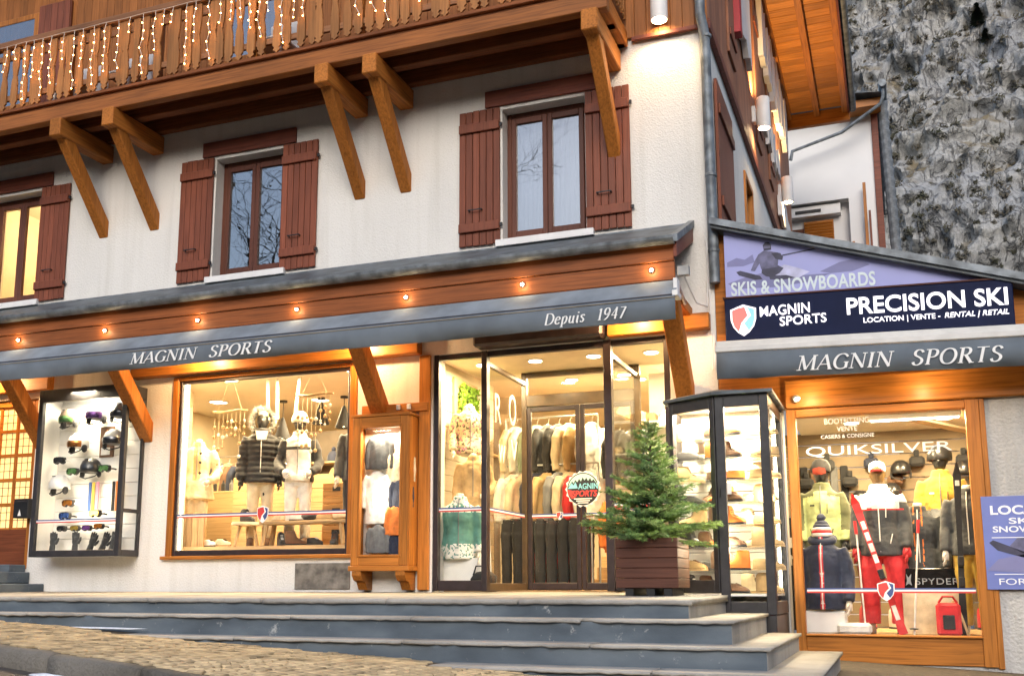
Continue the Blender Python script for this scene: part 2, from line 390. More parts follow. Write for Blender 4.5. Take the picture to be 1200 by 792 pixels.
# ================================================================ palette
plaster = stucco('plaster', (.76, .742, .70), 34, .5, .10)
plaster_in = M('plaster_inside', (.78, .72, .60), .85, .06)
rough_wall = stucco('roughcast', (.52, .51, .49), 22, 1.0, .35)
timber_x = WOOD('timber_x', (.44, .155, .027), 'x'); timber_y = WOOD('timber_y', (.44, .155, .027), 'y'); timber_z = WOOD('timber_z', (.44, .155, .027), 'z')
honey_x = WOOD('honey_x', (.42, .155, .028), 'x', .4); honey_z = WOOD('honey_z', (.42, .155, .028), 'z', .4); honey_y = WOOD('honey_y', (.42, .155, .028), 'y', .4)
baluster_wood = WOOD('baluster_wood', (.35, .155, .05), 'z', .6, .3, .18)
rail_wood = WOOD('rail_wood', (.26, .12, .055), 'x', .6)
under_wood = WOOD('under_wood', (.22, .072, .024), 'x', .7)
clad_z = WOOD('cladding_wood', (.32, .12, .033), 'z', .55, .3, .15)
clad_side = WOOD('cladding_side', (.36, .16, .09), 'z', .6, .25, .12)
fascia_wood = WOOD('fascia_wood', (.29, .092, .028), 'x', .5)
shutter_red = WOOD('shutter_red', (.22, .068, .036), 'z', .45, .25, .15)
maroon = WOOD('maroon_wood', (.19, .055, .032), 'x', .5)
win_brown = WOOD('window_brown', (.13, .048, .03), 'z', .4, .2)
zinc = M('zinc', (.20, .225, .245), .55, .35, 7, .1, 30, .35)
roof_dark = M('roof_sheet', (.10, .12, .135), .55, .35, 4, .3, 60)
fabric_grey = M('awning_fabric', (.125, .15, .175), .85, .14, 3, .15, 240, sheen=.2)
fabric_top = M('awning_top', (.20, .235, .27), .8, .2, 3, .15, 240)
alu_brown = M('dark_aluminium', (.030, .020, .022), .38, .25, 9, 0)
alu_grey = M('anthracite_aluminium', (.035, .033, .036), .4, .25, 9)
black = M('black_plastic', (.012, .012, .013), .45, .2)
white_paint = M('white_paint', (.78, .77, .75), .5, .05)
print_white = M('print_white', (.80, .80, .78), .6, .02)
glass = GLASS('shop_glass', (.985, .99, .985), .018)
glass_up = GLASS('coated_glass', (.7, .73, .76), .24, 0, .04)
concrete = stucco('concrete', (.36, .345, .315), 18, .5, .4)
steel = M('steel', (.5, .5, .5), .35, .1, 5, 0, metal=.9)

# blue-grey painted riser, scuffed
def riser_mat():
    m, n, l, b = nt('blue_riser'); tc = n.new('ShaderNodeTexCoord')
    a = n.new('ShaderNodeTexNoise'); a.inputs['Scale'].default_value = 1.7; a.inputs['Detail'].default_value = 8
    mp = n.new('ShaderNodeMapping'); mp.inputs['Scale'].default_value = (1, 1, 2.5); l.new(tc.outputs['Object'], mp.inputs[0]); l.new(mp.outputs[0], a.inputs['Vector'])
    r = ramp(n, [(.28, (.055,.072,.090)), (.5, (.092,.118,.143)), (.72, (.14,.17,.195))]); l.new(a.outputs['Fac'], r.inputs[0])
    s = n.new('ShaderNodeTexNoise'); s.inputs['Scale'].default_value = 7; s.inputs['Detail'].default_value = 10; s.inputs['Roughness'].default_value = .75; l.new(tc.outputs['Object'], s.inputs['Vector'])
    rs = ramp(n, [(.60, (0,0,0)), (.70, (1,1,1))]); l.new(s.outputs['Fac'], rs.inputs[0])
    mx = n.new('ShaderNodeMix'); mx.data_type = 'RGBA'; l.new(rs.outputs[0], mx.inputs[0]); l.new(r.outputs[0], mx.inputs[6]); mx.inputs[7].default_value = (.42,.43,.42,1)
    l.new(mx.outputs[2], b.inputs['Base Color']); b.inputs['Roughness'].default_value = .75
    bp = n.new('ShaderNodeBump'); bp.inputs['Strength'].default_value = .5; bp.inputs['Distance'].default_value = .01; l.new(s.outputs['Fac'], bp.inputs['Height']); l.new(bp.outputs[0], b.inputs['Normal'])
    return m
riser_blue = riser_mat()

# ================================================================ ground, road, pavement
def gz(x): return -.70-.052*x
gm = M('far_ground', (.12, .11, .09), .95, .3, .02)
struct(MB().face([(-2500,-2500,-3.2),(2500,-2500,-3.2),(2500,2500,-3.2),(-2500,2500,-3.2)]).build('ground', gm))
asphalt = M('wet_asphalt', (.085, .07, .052), .55, .5, 2.2, .7, 90, col2=(.045,.04,.036), bdist=.012)
m = MB()
for i in range(60):
    for j in range(12):
        x0, x1 = -30+i, -29+i; y0, y1 = -29.3+j*2, -27.3+j*2
        m.face([(x0,y0,gz(x0)-.13),(x1,y0,gz(x1)-.13),(x1,y1,gz(x1)-.13),(x0,y1,gz(x0)-.13)])
struct(m.build('road', asphalt))
def KY(x): return -5.15-.26*(max(x, -8.6)+6.4)      # back of the kerb, which drifts away from the building to the right
mortar = M('sand_joint', (.10, .075, .045), .95, .3, 20, .4, 120)
m = MB()
for i in range(44):
    x0, x1 = -30+i, -29+i
    m.add([(x0,KY(x0),gz(x0)),(x1,KY(x1),gz(x1)),(x1,.5,gz(x1)),(x0,.5,gz(x0)),(x0,KY(x0),gz(x0)-.3),(x1,KY(x1),gz(x1)-.3)], [(0,1,2,3),(0,4,5,1)])
pave = struct(m.build('pavement', mortar))
cob_mat = M('cobble_stone', (.43, .335, .20), .8, .3, 9, .5, 45, rnd=.3)
rnd = random.Random(3)
stones = []
CW, RS = 1.15, .098
for c in range(-9, 1):
    xc = c*CW-.5
    for k in range(-18, 26):
        nst = 11
        for i in range(nst):
            u = (i+.5)/nst*2-1
            x = xc+u*CW/2; y = -5.25+k*RS+.30*(1-u*u)
            if not (KY(x)+.05 < y < -2.95) or x > -.2: continue
            ang = math.atan2(-.60*u*2/CW*.5*2, 1)*.8
            stones.append((x+rnd.uniform(-.006,.006), y+rnd.uniform(-.006,.006), ang+rnd.uniform(-.08,.08), rnd.uniform(.9,1.04), rnd.uniform(.86,1.0), rnd.uniform(-.004,.007)))
def steps_cover(x, y): return (y > -3.12) or (y > -3.44 and x > -9.3) or (y > -3.76 and x > -6.8) or (y > -4.07 and x > -3.4)
stones = [s for s in stones if not steps_cover(s[0], s[1])]
camv = Vector((0,-11.3,0))
def inview(s):
    d = Vector((s[0],s[1],0))-camv; dep = d.x*-.364+d.y*.931; lat = d.x*.931+d.y*.364
    z = gz(s[0]); return -.475 < lat/dep < .3 and (.05-z)/dep*1238+688 < 798
vis = sorted([s for s in stones if inview(s)], key=lambda s: (Vector((s[0],s[1],0))-camv).length)
near = set(vis[:300])
def cob(w, d, h=.05):
    b = MB(); k = .86
    b.add([(-w/2,-d/2,-.03),(w/2,-d/2,-.03),(w/2,d/2,-.03),(-w/2,d/2,-.03),(-w/2,-d/2,.004),(w/2,-d/2,.004),(w/2,d/2,.004),(-w/2,d/2,.004),
           (-w/2*k,-d/2*k,.013),(w/2*k,-d/2*k,.012),(w/2*k,d/2*k,.0135),(-w/2*k,d/2*k,.0115)],
          [(0,1,5,4),(1,2,6,5),(2,3,7,6),(3,0,4,7),(4,5,9,8),(5,6,10,9),(6,7,11,10),(7,4,8,11),(8,9,10,11)])
    return b
cob_me = [cob(.100*q, .092*w).mesh('cobble', cob_mat) for q, w in ((1,1),(.93,1.02),(1.04,.95),(.97,.9))]
tilt = math.atan(.052)
rest = MB()
for s in stones:
    if s in near:
        piece('cobble', cob_me[rnd.randrange(4)], pave, (s[0], s[1], gz(s[0])+s[5]), (0, tilt, s[2]), (s[3], s[4], 1))
    else:
        b = cob(.100*s[3], .092*s[4]); ca, sa = math.cos(s[2]), math.sin(s[2])
        rest.add([(s[0]+p[0]*ca-p[1]*sa, s[1]+p[0]*sa+p[1]*ca, gz(s[0]+p[0])+p[2]+s[5]) for p in b.v], b.f)
o = rest.build('cobble_field', M('cobble_stone_far', (.44, .335, .19), .8, .4, 5, .5, 45), pave); o['kind'] = 'stuff'
# kerb
kerb_mat = stucco('kerb_granite', (.19, .175, .15), 26, 1.0, .5)
kerb = struct(MB().box(-14, 3, -8.5, -8.3, -3, -2.9).build('kerb', kerb_mat))
x = -13.5
while x < 2:
    L = rnd.uniform(.85, 1.15); b = MB()
    seg = 7
    ringz = []
    for i in range(seg+1):
        xx = x+(L-.015)*i/seg; dz = rnd.uniform(-.012,.012); dy = rnd.uniform(-.015,.015); g = gz(xx); K = KY(xx)
        ringz.append([(xx,K-.005,g-.25),(xx,K-.005,g+.008+dz*.5),(xx,K-.05,g+.010+dz*.5),(xx,K-.115+dy,g+.004+dz),(xx,K-.135+dy,g-.02+dz),(xx,K-.15+dy*.6,g-.25)])
    b.loft(ringz); b.build('kerb_stone', kerb_mat, kerb, 'all'); x += L
# old snow lying in the gutter and at the foot of the steps
snow_m = M('old_snow', (.78, .80, .84), .7, .12, 14, .6, 40)
def snow(pts, r, label):
    bm = bmesh.new()
    mb = MB()
    for (px, py, sx, sy, h) in pts:
        b2 = bmesh.new(); bmesh.ops.create_icosphere(b2, subdivisions=3, radius=1)
        for v in b2.verts:
            k = 1+.35*noise.noise(Vector((v.co.x*2+px*3, v.co.y*2+py*5, v.co.z*2)))
            v.co = Vector((px+v.co.x*sx*k, py+v.co.y*sy*k, r(px)+max(v.co.z,-.3)*h*k))
        mb.bm(b2)
    bm.free()
    o = one(mb, 'snow_patch', snow_m, label, 'snow', 'patches of old snow', (pts[0][0], pts[0][1], r(pts[0][0])), 'all'); return o
snow([(-5.45,-5.60,.16,.04,.02),(-5.25,-5.66,.12,.03,.016)], lambda x: gz(x)-.13, 'thin patch of old snow in the gutter below the kerb')
snow([(-6.25,-5.40,.07,.04,.03)], lambda x: gz(x)-.13, 'small lump of old snow by the kerb at far left')
snow([(-7.9,-3.17,.5,.035,.012),(-6.9,-3.46,.5,.03,.012)], lambda x: gz(x)+.02, 'thin streak of snow lying along the foot of the steps')

# ================================================================ terrace and steps
st = struct(bpy.data.objects.new('entrance_steps', None)); COL.objects.link(st)
def step_block(xl, xr, yf, yb, zt, zb, name='step'):
    m = MB(); m.mi = 0; lip = .035 if name == 'terrace' else .022
    m.box(xl, xr-.03, yf+.03, yb, zb, zt-lip)            # body (riser)
    o = m.build(name, [riser_blue], st)
    # right end of the body is bare concrete
    MB().box(xr-.03, xr-.026, yf+.034, yb, zb, zt-lip-.002).build('end_face', concrete, o)
    rg = random.Random(int(yf*100)); x1_ = xr; cuts = []
    while x1_ > xl: L = rg.uniform(1.1,1.7); cuts.append((max(xl,x1_-L+.012), x1_)); x1_ -= L
    for (a_, b_) in cuts:
      t = MB(); n = max(8, int((b_-a_)/.07)); rings = []; tl = rg.uniform(-.004,.004)
      for i in range(n+1):
        x = a_+(b_-a_)*i/n; e = rg.uniform(-.010,.008)+(rg.uniform(.01,.03) if rg.random() < .06 else 0); d = rg.uniform(-.005,.003)+tl
        rings.append([(x,yb,zt-lip),(x,yb,zt+(.045 if name=='terrace' else .004)),(x,yf+.05,zt),(x,yf+.012+e*.4,zt-.004+d*.4),(x,yf+e,zt-.014+d),(x,yf+.006+e,zt-lip-.006+d),(x,yf+.035,zt-lip)])
      t.loft(rings); t.build('tread_slab', concrete, o, 'all')
    return o
step_block(-16, -1.50, -3.10, 0.35, -.045, -1.2, 'terrace')
step_block(-9.3, -1.13, -3.42, -1.22, -.188, -1.2)
step_block(-8.0, -.85, -3.74, -1.24, -.362, -1.2)
step_block(-3.3, -.50, -4.05, -1.26, -.518, -1.2)
# ================================================================ main building
bld = thing('chalet_building', 'white plastered alpine chalet with brown shutters, timber balcony and shopfronts below', 'building', (-7, 0, 0))
WX = [(-12.52, -11.48), (-8.40, -7.33), (-4.20, -3.15)]
WZ = (4.17, 5.86)
CX = -1.70
holes = [(a, b, *WZ) for a, b in WX] + [(-8.93, -6.13, .44, 2.83), (-5.10, -2.22, -.1, 2.83), (-12.45, -11.27, .30, 2.72)]
holewall(-16, CX, -.8, 6.49, 0, .35, holes).build('front_wall', plaster, bld)
SWY = [(.52, 1.62, 4.2, 5.9), (3.1, 4.0, 4.6, 5.9)]
holewall(.351, 11.2, -.8, 6.62, CX, CX-.35, SWY, plane='yz').build('side_wall', plaster, bld)
boxpart('corner_bead', white_paint, bld, CX-.004, CX+.012, -.012, .012, 4.1, 6.47, ch=0)
# upper timber walls
fc = boxpart('timber_front', under_wood, bld, -16, CX-.0, -.02, .33, 6.50, 10.6, ch=0)
sc_ = boxpart('timber_side', under_wood, bld, CX-.33, CX+.012, .34, 11.2, 6.63, 10.25, ch=0)
bme = MB().cbox(-.069, .069, -.028, 0, 6.46, 10.3, .004).mesh('board', clad_z)
x = CX-.03
while x > -15.5: piece('board', bme, fc, (x, -.021, 0)); x -= .142
bms = MB().cbox(0, .028, -.083, .083, 6.55, 10.25, .004).mesh('board', clad_side)
y = .06
while y < 11.1: piece('board', bms, sc_, (CX+.013, y, 0)); y += .170
boxpart('band_board', maroon, bld, CX+.0, CX+.065, .0, 11.2, 6.42, 6.545)
boxpart('drip_board', maroon, bld, -2.55, CX+.05, -.07, -.021, 6.41, 6.458)
# upper windows
def upper_window(a, b, gl, lit):
    z0, z1 = WZ; y = .17
    f = MB().cbox(a,a+.06,y,y+.07,z0,z1).cbox(b-.06,b,y,y+.07,z0,z1).cbox(a+.06,b-.06,y,y+.07,z1-.07,z1).cbox(a+.06,b-.06,y,y+.07,z0,z0+.07)
    w = f.build('window', win_brown, bld); c = (a+b)/2
    for (p, q) in ((a+.062, c-.002), (c+.002, b-.062)):
        s = MB(); yy = y-.012
        s.cbox(p,p+.062,yy,yy+.06,z0+.072,z1-.072).cbox(q-.062,q,yy,yy+.06,z0+.072,z1-.072).cbox(p+.062,q-.062,yy,yy+.06,z1-.145,z1-.072).cbox(p+.062,q-.062,yy,yy+.06,z0+.072,z0+.16)
        s.build('casement', win_brown, w)
        MB().box(p+.062,q-.062,yy+.028,yy+.036,z0+.16,z1-.145).build('pane', gl, w)
    boxpart('sill', white_paint, w, a-.07, b+.10, -.075, .17, z0-.085, z0)
for i, (a, b) in enumerate(WX):
    upper_window(a, b, glass if i == 0 else glass_up, i == 0)
    boxpart('lintel', maroon, bld, a-.22, b+.20, -.035, -.001, 5.905, 6.115)
# net curtains added behind the right hand window to turn its glass pale
for s0, s1 in ((-4.12,-3.70),(-3.66,-3.2)):
    cm = MB(); n = 40; ringz = []
    for i in range(n+1):
        xx = s0+(s1-s0)*i/n; yy = .33+.018*math.sin(i*1.15)
        ringz.append([(xx,yy,4.2),(xx,yy,5.82),(xx,yy+.002,5.82),(xx,yy+.002,4.2)])
    one(cm.loft(ringz), 'added_net_curtain', M('added_net_curtain',(.75,.76,.80),.9,.04), f"added white net curtain behind the {'left' if s0 < -4 else 'right'} pane of the upper right window", 'curtain', 'added net curtains', ((s0+s1)/2,.33,4.2), 'all')
# shutters: boards with two ledges, folded back against the wall
def shutter(x0, w, z0, z1, name='shutter', mat=shutter_red):
    s = MB()
    s.cbox(x0+.006, x0+w-.006, -.075, -.042, z0+.17, z0+.285, .006)
    sh = s.build(name, mat, bld)
    MB().cbox(x0+.006, x0+w-.006, -.075, -.042, z1-.29, z1-.175, .006).build('ledge', mat, sh)
    for zz in (z0+.23, z1-.23): MB().box(x0+w+.003, x0+w+.03, -.06, -.03, zz-.02, zz+.02).build('hinge', black, sh)
    n = 6; bw = w/n
    for i in range(n): MB().cbox(x0+i*bw+.003, x0+(i+1)*bw-.003, -.041, -.012, z0+random.uniform(-.004,.004), z1+random.uniform(-.004,.004), .005).build('board', mat, sh)
    MB().box(x0+w*.25, x0+w*.58, -.088, -.076, z0+.44, z0+.452).box(x0+w*.25, x0+w*.28, -.076, -.041, z0+.44, z0+.452).box(x0+w*.55, x0+w*.58, -.076, -.041, z0+.44, z0+.452).build('latch_bar', black, sh)
    return sh
for a, b in WX:
    shutter(a-.56, .54, 4.14, 5.885); shutter(b+.01, .54, 4.14, 5.885)
# rooms behind the upper windows
room_m = M('room_wall', (.62, .55, .42), .9, .05)
for i, (a, b) in enumerate(WX):
    r = MB(); x0, x1, y0, y1, z0, z1 = a-.7, b+.7, .352, 2.6, 3.6, 6.2
    r.face([(x0,y1,z0),(x1,y1,z0),(x1,y1,z1),(x0,y1,z1)]); r.face([(x0,y0,z0),(x0,y1,z0),(x0,y1,z1),(x0,y0,z1)]); r.face([(x1,y0,z0),(x1,y0,z1),(x1,y1,z1),(x1,y1,z0)])
    r.face([(x0,y0,z0),(x1,y0,z0),(x1,y1,z0),(x0,y1,z0)]); r.face([(x0,y0,z1),(x0,y1,z1),(x1,y1,z1),(x1,y0,z1)])
    struct(r.build('upstairs_room', room_m))
LK = .62
def lamp(name, parent, loc, energy, col=(1,.72,.42), size=.2, typ='POINT', rot=None, spot=None, blend=.5):
    d = bpy.data.lights.new(name, typ); d.energy = energy*LK; d.color = col
    if typ == 'AREA': d.shape = 'DISK'; d.size = size
    else: d.shadow_soft_size = size
    if spot: d.spot_size = R(spot); d.spot_blend = blend
    o = bpy.data.objects.new(name, d); COL.objects.link(o)
    if parent: o.parent = parent; o.location = Vector(loc)-wpos(parent)
    else: o.location = loc
    if rot: o.rotation_euler = rot
    return o
WARM = (1, .70, .36)
bulb_m = EMIT('warm_lamp', (1, .72, .36), 14)
# ceiling lamp of the lit upstairs room
cl = thing('ceiling_lamp', 'warm glass ceiling lamp in the lit upstairs room at far left', 'lamp', (-12.0, 1.5, 6.0))
MB().lathe([(.04,6.19),(.06,6.16),(.02,6.14)], (-12.0,1.5,0), 12).build('ceiling_rose', white_paint, cl)
MB().lathe([(.02,6.13),(.14,6.08),(.17,6.0),(.12,5.92),(.01,5.9)], (-12.0,1.5,0), 16).build('shade', bulb_m, cl, 'all')
lamp('lamp_light', cl, (-12.0,1.45,5.75), 60, WARM, .12)
# ---------------------------------------------------------------- balcony
BY = -1.0
bal = MB(); 
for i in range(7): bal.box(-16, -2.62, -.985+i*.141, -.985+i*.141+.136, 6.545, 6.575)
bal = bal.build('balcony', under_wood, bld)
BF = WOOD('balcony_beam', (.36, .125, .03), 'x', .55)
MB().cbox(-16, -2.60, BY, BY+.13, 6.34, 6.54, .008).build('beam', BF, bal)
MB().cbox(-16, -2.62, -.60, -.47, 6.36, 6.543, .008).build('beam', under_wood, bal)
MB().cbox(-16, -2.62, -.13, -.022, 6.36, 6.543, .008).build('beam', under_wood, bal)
MB().cbox(-2.72, -2.60, BY+.131, -.022, 6.36, 6.543, .008).build('beam', timber_y, bal)
MB().cbox(-16, -2.58, BY-.03, BY+.06, 6.577, 6.622, .006).build('edge_board', under_wood, bal)
MB().cbox(-16, -2.56, BY-.01, BY+.10, 7.585, 7.69, .012).build('handrail', rail_wood, bal)
MB().cbox(-2.66, -2.56, BY+.11, -.05, 7.60, 7.69, .012).build('handrail', timber_y, bal)
MB().cbox(-16, -2.60, BY+.045, BY+.085, 7.42, 7.50, .004).build('rail', rail_wood, bal)
MB().cbox(-16, -2.60, BY+.045, BY+.085, 6.80, 6.88, .004).build('rail', rail_wood, bal)
# shaped balusters sawn from boards
half = [(0,.012),(.018,.02),(.03,.044),(.045,.05),(.06,.034),(.075,.036),(.095,.058),(.30,.058),(.33,.05),(.345,.056),(.42,.046),(.47,.034),(.50,.032),(.52,.044),(.535,.036),(.56,.042),(.62,.054),(.70,.058),(.92,.058)]
poly = [(w, z) for z, w in half] + [(-w, z) for z, w in reversed(half)]
bal_me = MB().prism([(p[0], p[1]+6.655) for p in poly], -.012, .012, 'xz').mesh('baluster', baluster_wood)
x = -2.72; nb = 0
while x > -15.9:
    piece('baluster', bal_me, bal, (x, BY+.028, random.uniform(-.004,.004)), (0, random.uniform(-.008,.008), 0)); x -= .166; nb += 1
rot90 = (0,0,R(90)); y = BY+.2
while y < -.1: piece('baluster', bal_me, bal, (-2.61, y, 0), rot90); y += .166
for x in (-2.66, -4.2, -5.72, -7.24, -8.76, -10.28, -11.8): MB().cbox(x-.045, x+.045, BY+.09, BY+.18, 6.60, 7.585, .006).build('post', honey_z, bal)
# brackets: cantilever beam on a raking strut
BRX = [-10.29, -9.40, -6.16, -5.505, -2.79]
br = MB()
br.cbox(-.095, .095, -1.06, 0, 6.085, 6.335, .012)
bme1 = br.mesh('bracket_beam', timber_y)
s2 = MB().beam((0,.06,5.02), (0,-.93,6.20), .15, .17, (0,1,1), .012)
# trim strut to a foot on the wall
bme2 = s2.mesh('bracket_strut', timber_z)
for x in BRX:
    piece('bracket_beam', bme1, bal, (x, 0, 0)); piece('bracket_strut', bme2, bal, (x, 0, 0))
# doors and shutters behind the balcony
for (a, b) in ((-12.7, -11.75), (-8.3, -7.3)):
    d = MB().cbox(a, a+.09, -.07, -.05, 6.6, 8.75).cbox(b-.09, b, -.07, -.05, 6.6, 8.75).cbox(a+.09, b-.09, -.07, -.05, 8.66, 8.75).cbox(a+.09, b-.09, -.07, -.05, 6.6, 7.3)
    d = d.build('balcony_door', honey_z, bld); MB().box(a+.09, b-.09, -.062, -.054, 7.3, 8.66).build('pane', glass_up, d)
shb = MB().cbox(-11.7, -11.1, -.10, -.055, 6.62, 8.8).build('shutter', shutter_red, bld)
for i in range(5): MB().cbox(-11.7+i*.12+.003, -11.7+(i+1)*.12-.003, -.125, -.101, 6.62, 8.8).build('board', shutter_red, shb)
# white garden chairs standing on the balcony
def garden_chair(x, label):
    t = thing('garden_chair', label, 'chair', (x, -.55, 6.576), 'white chairs on the balcony')
    for sx in (-.19, .19):
        for sy in (-.2, .2): MB().cbox(x+sx-.025, x+sx+.025, -.55+sy-.025, -.55+sy+.025, 6.576, 7.0).build('leg', white_paint, t)
    MB().cbox(x-.23, x+.23, -.78, -.32, 7.0, 7.035, .01).build('seat', white_paint, t)
    MB().cbox(x-.23, x+.23, -.34, -.30, 7.036, 7.45, .01).build('backrest', white_paint, t)
for x, l in ((-10.45, 'white garden chair behind the balusters at the left end of the balcony'), (-7.15, 'white garden chair behind the balusters in the middle of the balcony'), (-9.55,'white garden chair on the balcony near the leftmost pair of brackets')): garden_chair(x, l)
# main roof: eaves along the side wall
roof = MB()
roof.add([(-16,-1.6,10.36),(-.36,-1.6,10.36),(-.36,11.35,10.36),(-16,11.35,10.36),(-9,-1.6,13.6),(-9,11.35,13.6)], [(0,1,4),(1,2,5,4),(2,3,5),(3,0,4,5),(0,3,2,1)])
roof = roof.build('roof', roof_dark, bld)
sof_me = MB().cbox(CX+.02, -.42, -.118, .118, 10.27, 10.30, .006).mesh('soffit_board', WOOD('soffit_wood', (.52, .21, .04), 'x', .5, .35, .2))
y = -1.3
while y < 11.0: piece('soffit_board', sof_me, roof, (0, y, 0)); y += .245
for x in (-1.62, -1.03, -.46): MB().cbox(x-.06, x+.06, -1.5, 11.15, 10.14, 10.268, .006).build('rafter', honey_y, roof)
MB().cbox(CX-.05, -.36, 11.16, 11.30, 9.98, 10.29, .01).build('end_beam', honey_x, roof)
MB().cbox(-.40, -.36, -1.6, 11.15, 10.12, 10.35, .004).build('fascia', maroon, roof)
MB().tube([(-.30,-1.6,10.27),(-.30,11.3,10.27)], .075, 10).build('gutter', zinc, roof, True)
# corner downpipe with a swan neck
pipe = MB().tube([(CX-.02,-.17,10.2),(CX-.02,-.17,6.62),(CX-.02,-.17,6.52),(CX+.0,-.10,6.36),(CX+.01,-.075,6.26),(CX+.02,-.075,3.35)], .058, 12).build('downpipe', zinc, bld, True)
for z in (6.28, 4.6, 3.72): MB().lathe([(.062,z-.02),(.066,z-.012),(.066,z+.012),(.062,z+.02)], (CX+.02,-.075,0), 12).build('pipe_clip', zinc, pipe)
# side wall shutters, window, cut-out lettering plates
s = boxpart('shutter', shutter_red, bld, CX+.012, CX+.05, .45, 1.72, 4.15, 6.02)
for z in (4.45, 5.6): boxpart('batten', shutter_red, s, CX+.051, CX+.08, .5, 1.68, z, z+.12)
for i, (a, b, c, d) in enumerate(SWY[1:]):
    w = MB().cbox(CX-.12, CX+.03, a, a+.08, c, d).cbox(CX-.12, CX+.03, b-.08, b, c, d).cbox(CX-.12, CX+.03, a+.08, b-.08, d-.08, d).build('side_window', honey_z, bld)
    MB().box(CX-.08, CX-.07, a+.08, b-.08, c, d-.08).build('pane', glass_up, w)
for (y, z0, z1) in ((1.6, 6.95, 9.2), (4.6, 6.95, 9.4), (6.4, 7.0, 9.2)):
    sh = boxpart('shutter', clad_side, bld, CX+.042, CX+.075, y, y+.62, z0, z1)
    boxpart('batten', shutter_red, sh, CX+.076, CX+.10, y+.03, y+.59, z1-.4, z1-.3); boxpart('batten', shutter_red, sh, CX+.076, CX+.10, y+.03, y+.59, z0+.25, z0+.35)
# ================================================================ canopy roof over the shopfront
can = thing('canopy_roof', 'lean-to canopy roof with brown timber fascia and zinc gutter over the shopfront', 'canopy', (-7, -1, 3.5))
CE = -1.95
MB().prism([(.0,4.09),(-1.0,3.62),(-1.0,3.58),(.0,4.05)], -16, CE, 'yz').build('roof_sheet', roof_dark, can)
MB().box(-16, CE, -.012, 0, 4.04, 4.10).build('wall_flashing', zinc, can)
g = MB(); prof = [(-.99+.075*math.cos(a), 3.60+.075*math.sin(a)) for a in [math.pi+math.pi*i/8 for i in range(9)]]
g.prism([(p[0]-.07, p[1]) for p in prof]+[(p[0]*1+(-.07)+(.012 if p[0] < -.99 else -.012), p[1]+.008) for p in reversed(prof)], -16, CE+.02, 'yz'); g.build('gutter', zinc, can)
MB().cbox(-16, CE, -.985, -.945, 3.375, 3.555, .006).build('fascia_board', fascia_wood, can)
MB().cbox(-16, CE, -.965, -.925, 3.175, 3.37, .006).build('fascia_board', fascia_wood, can)
MB().cbox(-16, CE-.02, -.92, -.02, 3.12, 3.145, .004).build('soffit', timber_x, can)
# right verge: metal trim over a maroon board
MB().prism([(0.0,4.05),(-1.02,3.57),(-1.02,3.40),(0,3.88)], CE+.002, CE+.035, 'yz').build('verge_board', maroon, can)
MB().prism([(0.0,4.13),(-1.06,3.63),(-1.06,3.55),(0,4.05)], CE-.01, CE+.055, 'yz').build('verge_trim', zinc, can)
MB().cbox(CE-.12, CE-.0, -.92, -.0, 3.0, 3.115, .008).build('tie_beam', timber_y, can)
st_me = MB().beam((0,.07,2.03), (0,-.9,3.16), .19, .19, (0,1,1), .012).mesh('strut', timber_z)
for x in (-11.17, -9.335, -5.785, -2.05): piece('strut', st_me, can, (x, 0, 0))
MB().cbox(-9.55, -5.25, -.15, -.002, 2.845, 3.09, .01).build('lintel_beam', honey_x, can)
MB().cbox(-12.7, -11.0, -.13, -.002, 2.80, 3.09, .01).build('lintel_beam', honey_x, can)
MB().cbox(-2.90, -1.75, -.13, -.002, 2.845, 3.02, .01).build('lintel_beam', honey_x, can)
# lamps on the fascia
for i, x in enumerate((-10.72, -9.28, -7.85, -6.44, -5.01, -3.61, -2.19)):
    nm = ['leftmost', 'second from left', 'third from left', 'middle', 'third from right', 'second from right', 'rightmost'][i]
    t = thing('fascia_lamp', f'small round warm lamp on the brown fascia, {nm} of the row of seven', 'lamp', (x, -.966, 3.29), 'lamps on the fascia board')
    MB().lathe([(.028,-.966),(.028,-.985),(.02,-.99)], (x,0,3.29), 12, 'y').build('bezel', steel, t, True)
    MB().ball((x,-.993,3.29), .015, 2).build('bulb', EMIT('fascia_bulb', (1,.80,.48), 50), t, 'all')
    lamp('lamp_light', t, (x,-1.04,3.28), 1.2, (1,.68,.34), .02)
# spot lamps under the canopy
for x, w in ((-11.9,'by the lattice door'), (-8.3,'over the display window'), (-6.0,'above the wooden wall cabinet'), (-2.55,'beside the entrance')):
    t = thing('soffit_spot', f'small warm spot lamp under the canopy {w}', 'lamp', (x, -.45, 3.118), 'spot lamps under the canopy')
    MB().lathe([(.05,3.119),(.05,3.06),(.042,3.055),(.042,3.07),(.001,3.072)], (x,-.45,0), 14).build('housing', steel, t, True)
    MB().lathe([(.036,3.0705),(.036,3.062),(.001,3.061)], (x,-.45,0), 12).build('lens', bulb_m, t)
    lamp('lamp_light', t, (x,-.45,3.03), 60, (1,.62,.28), .04)
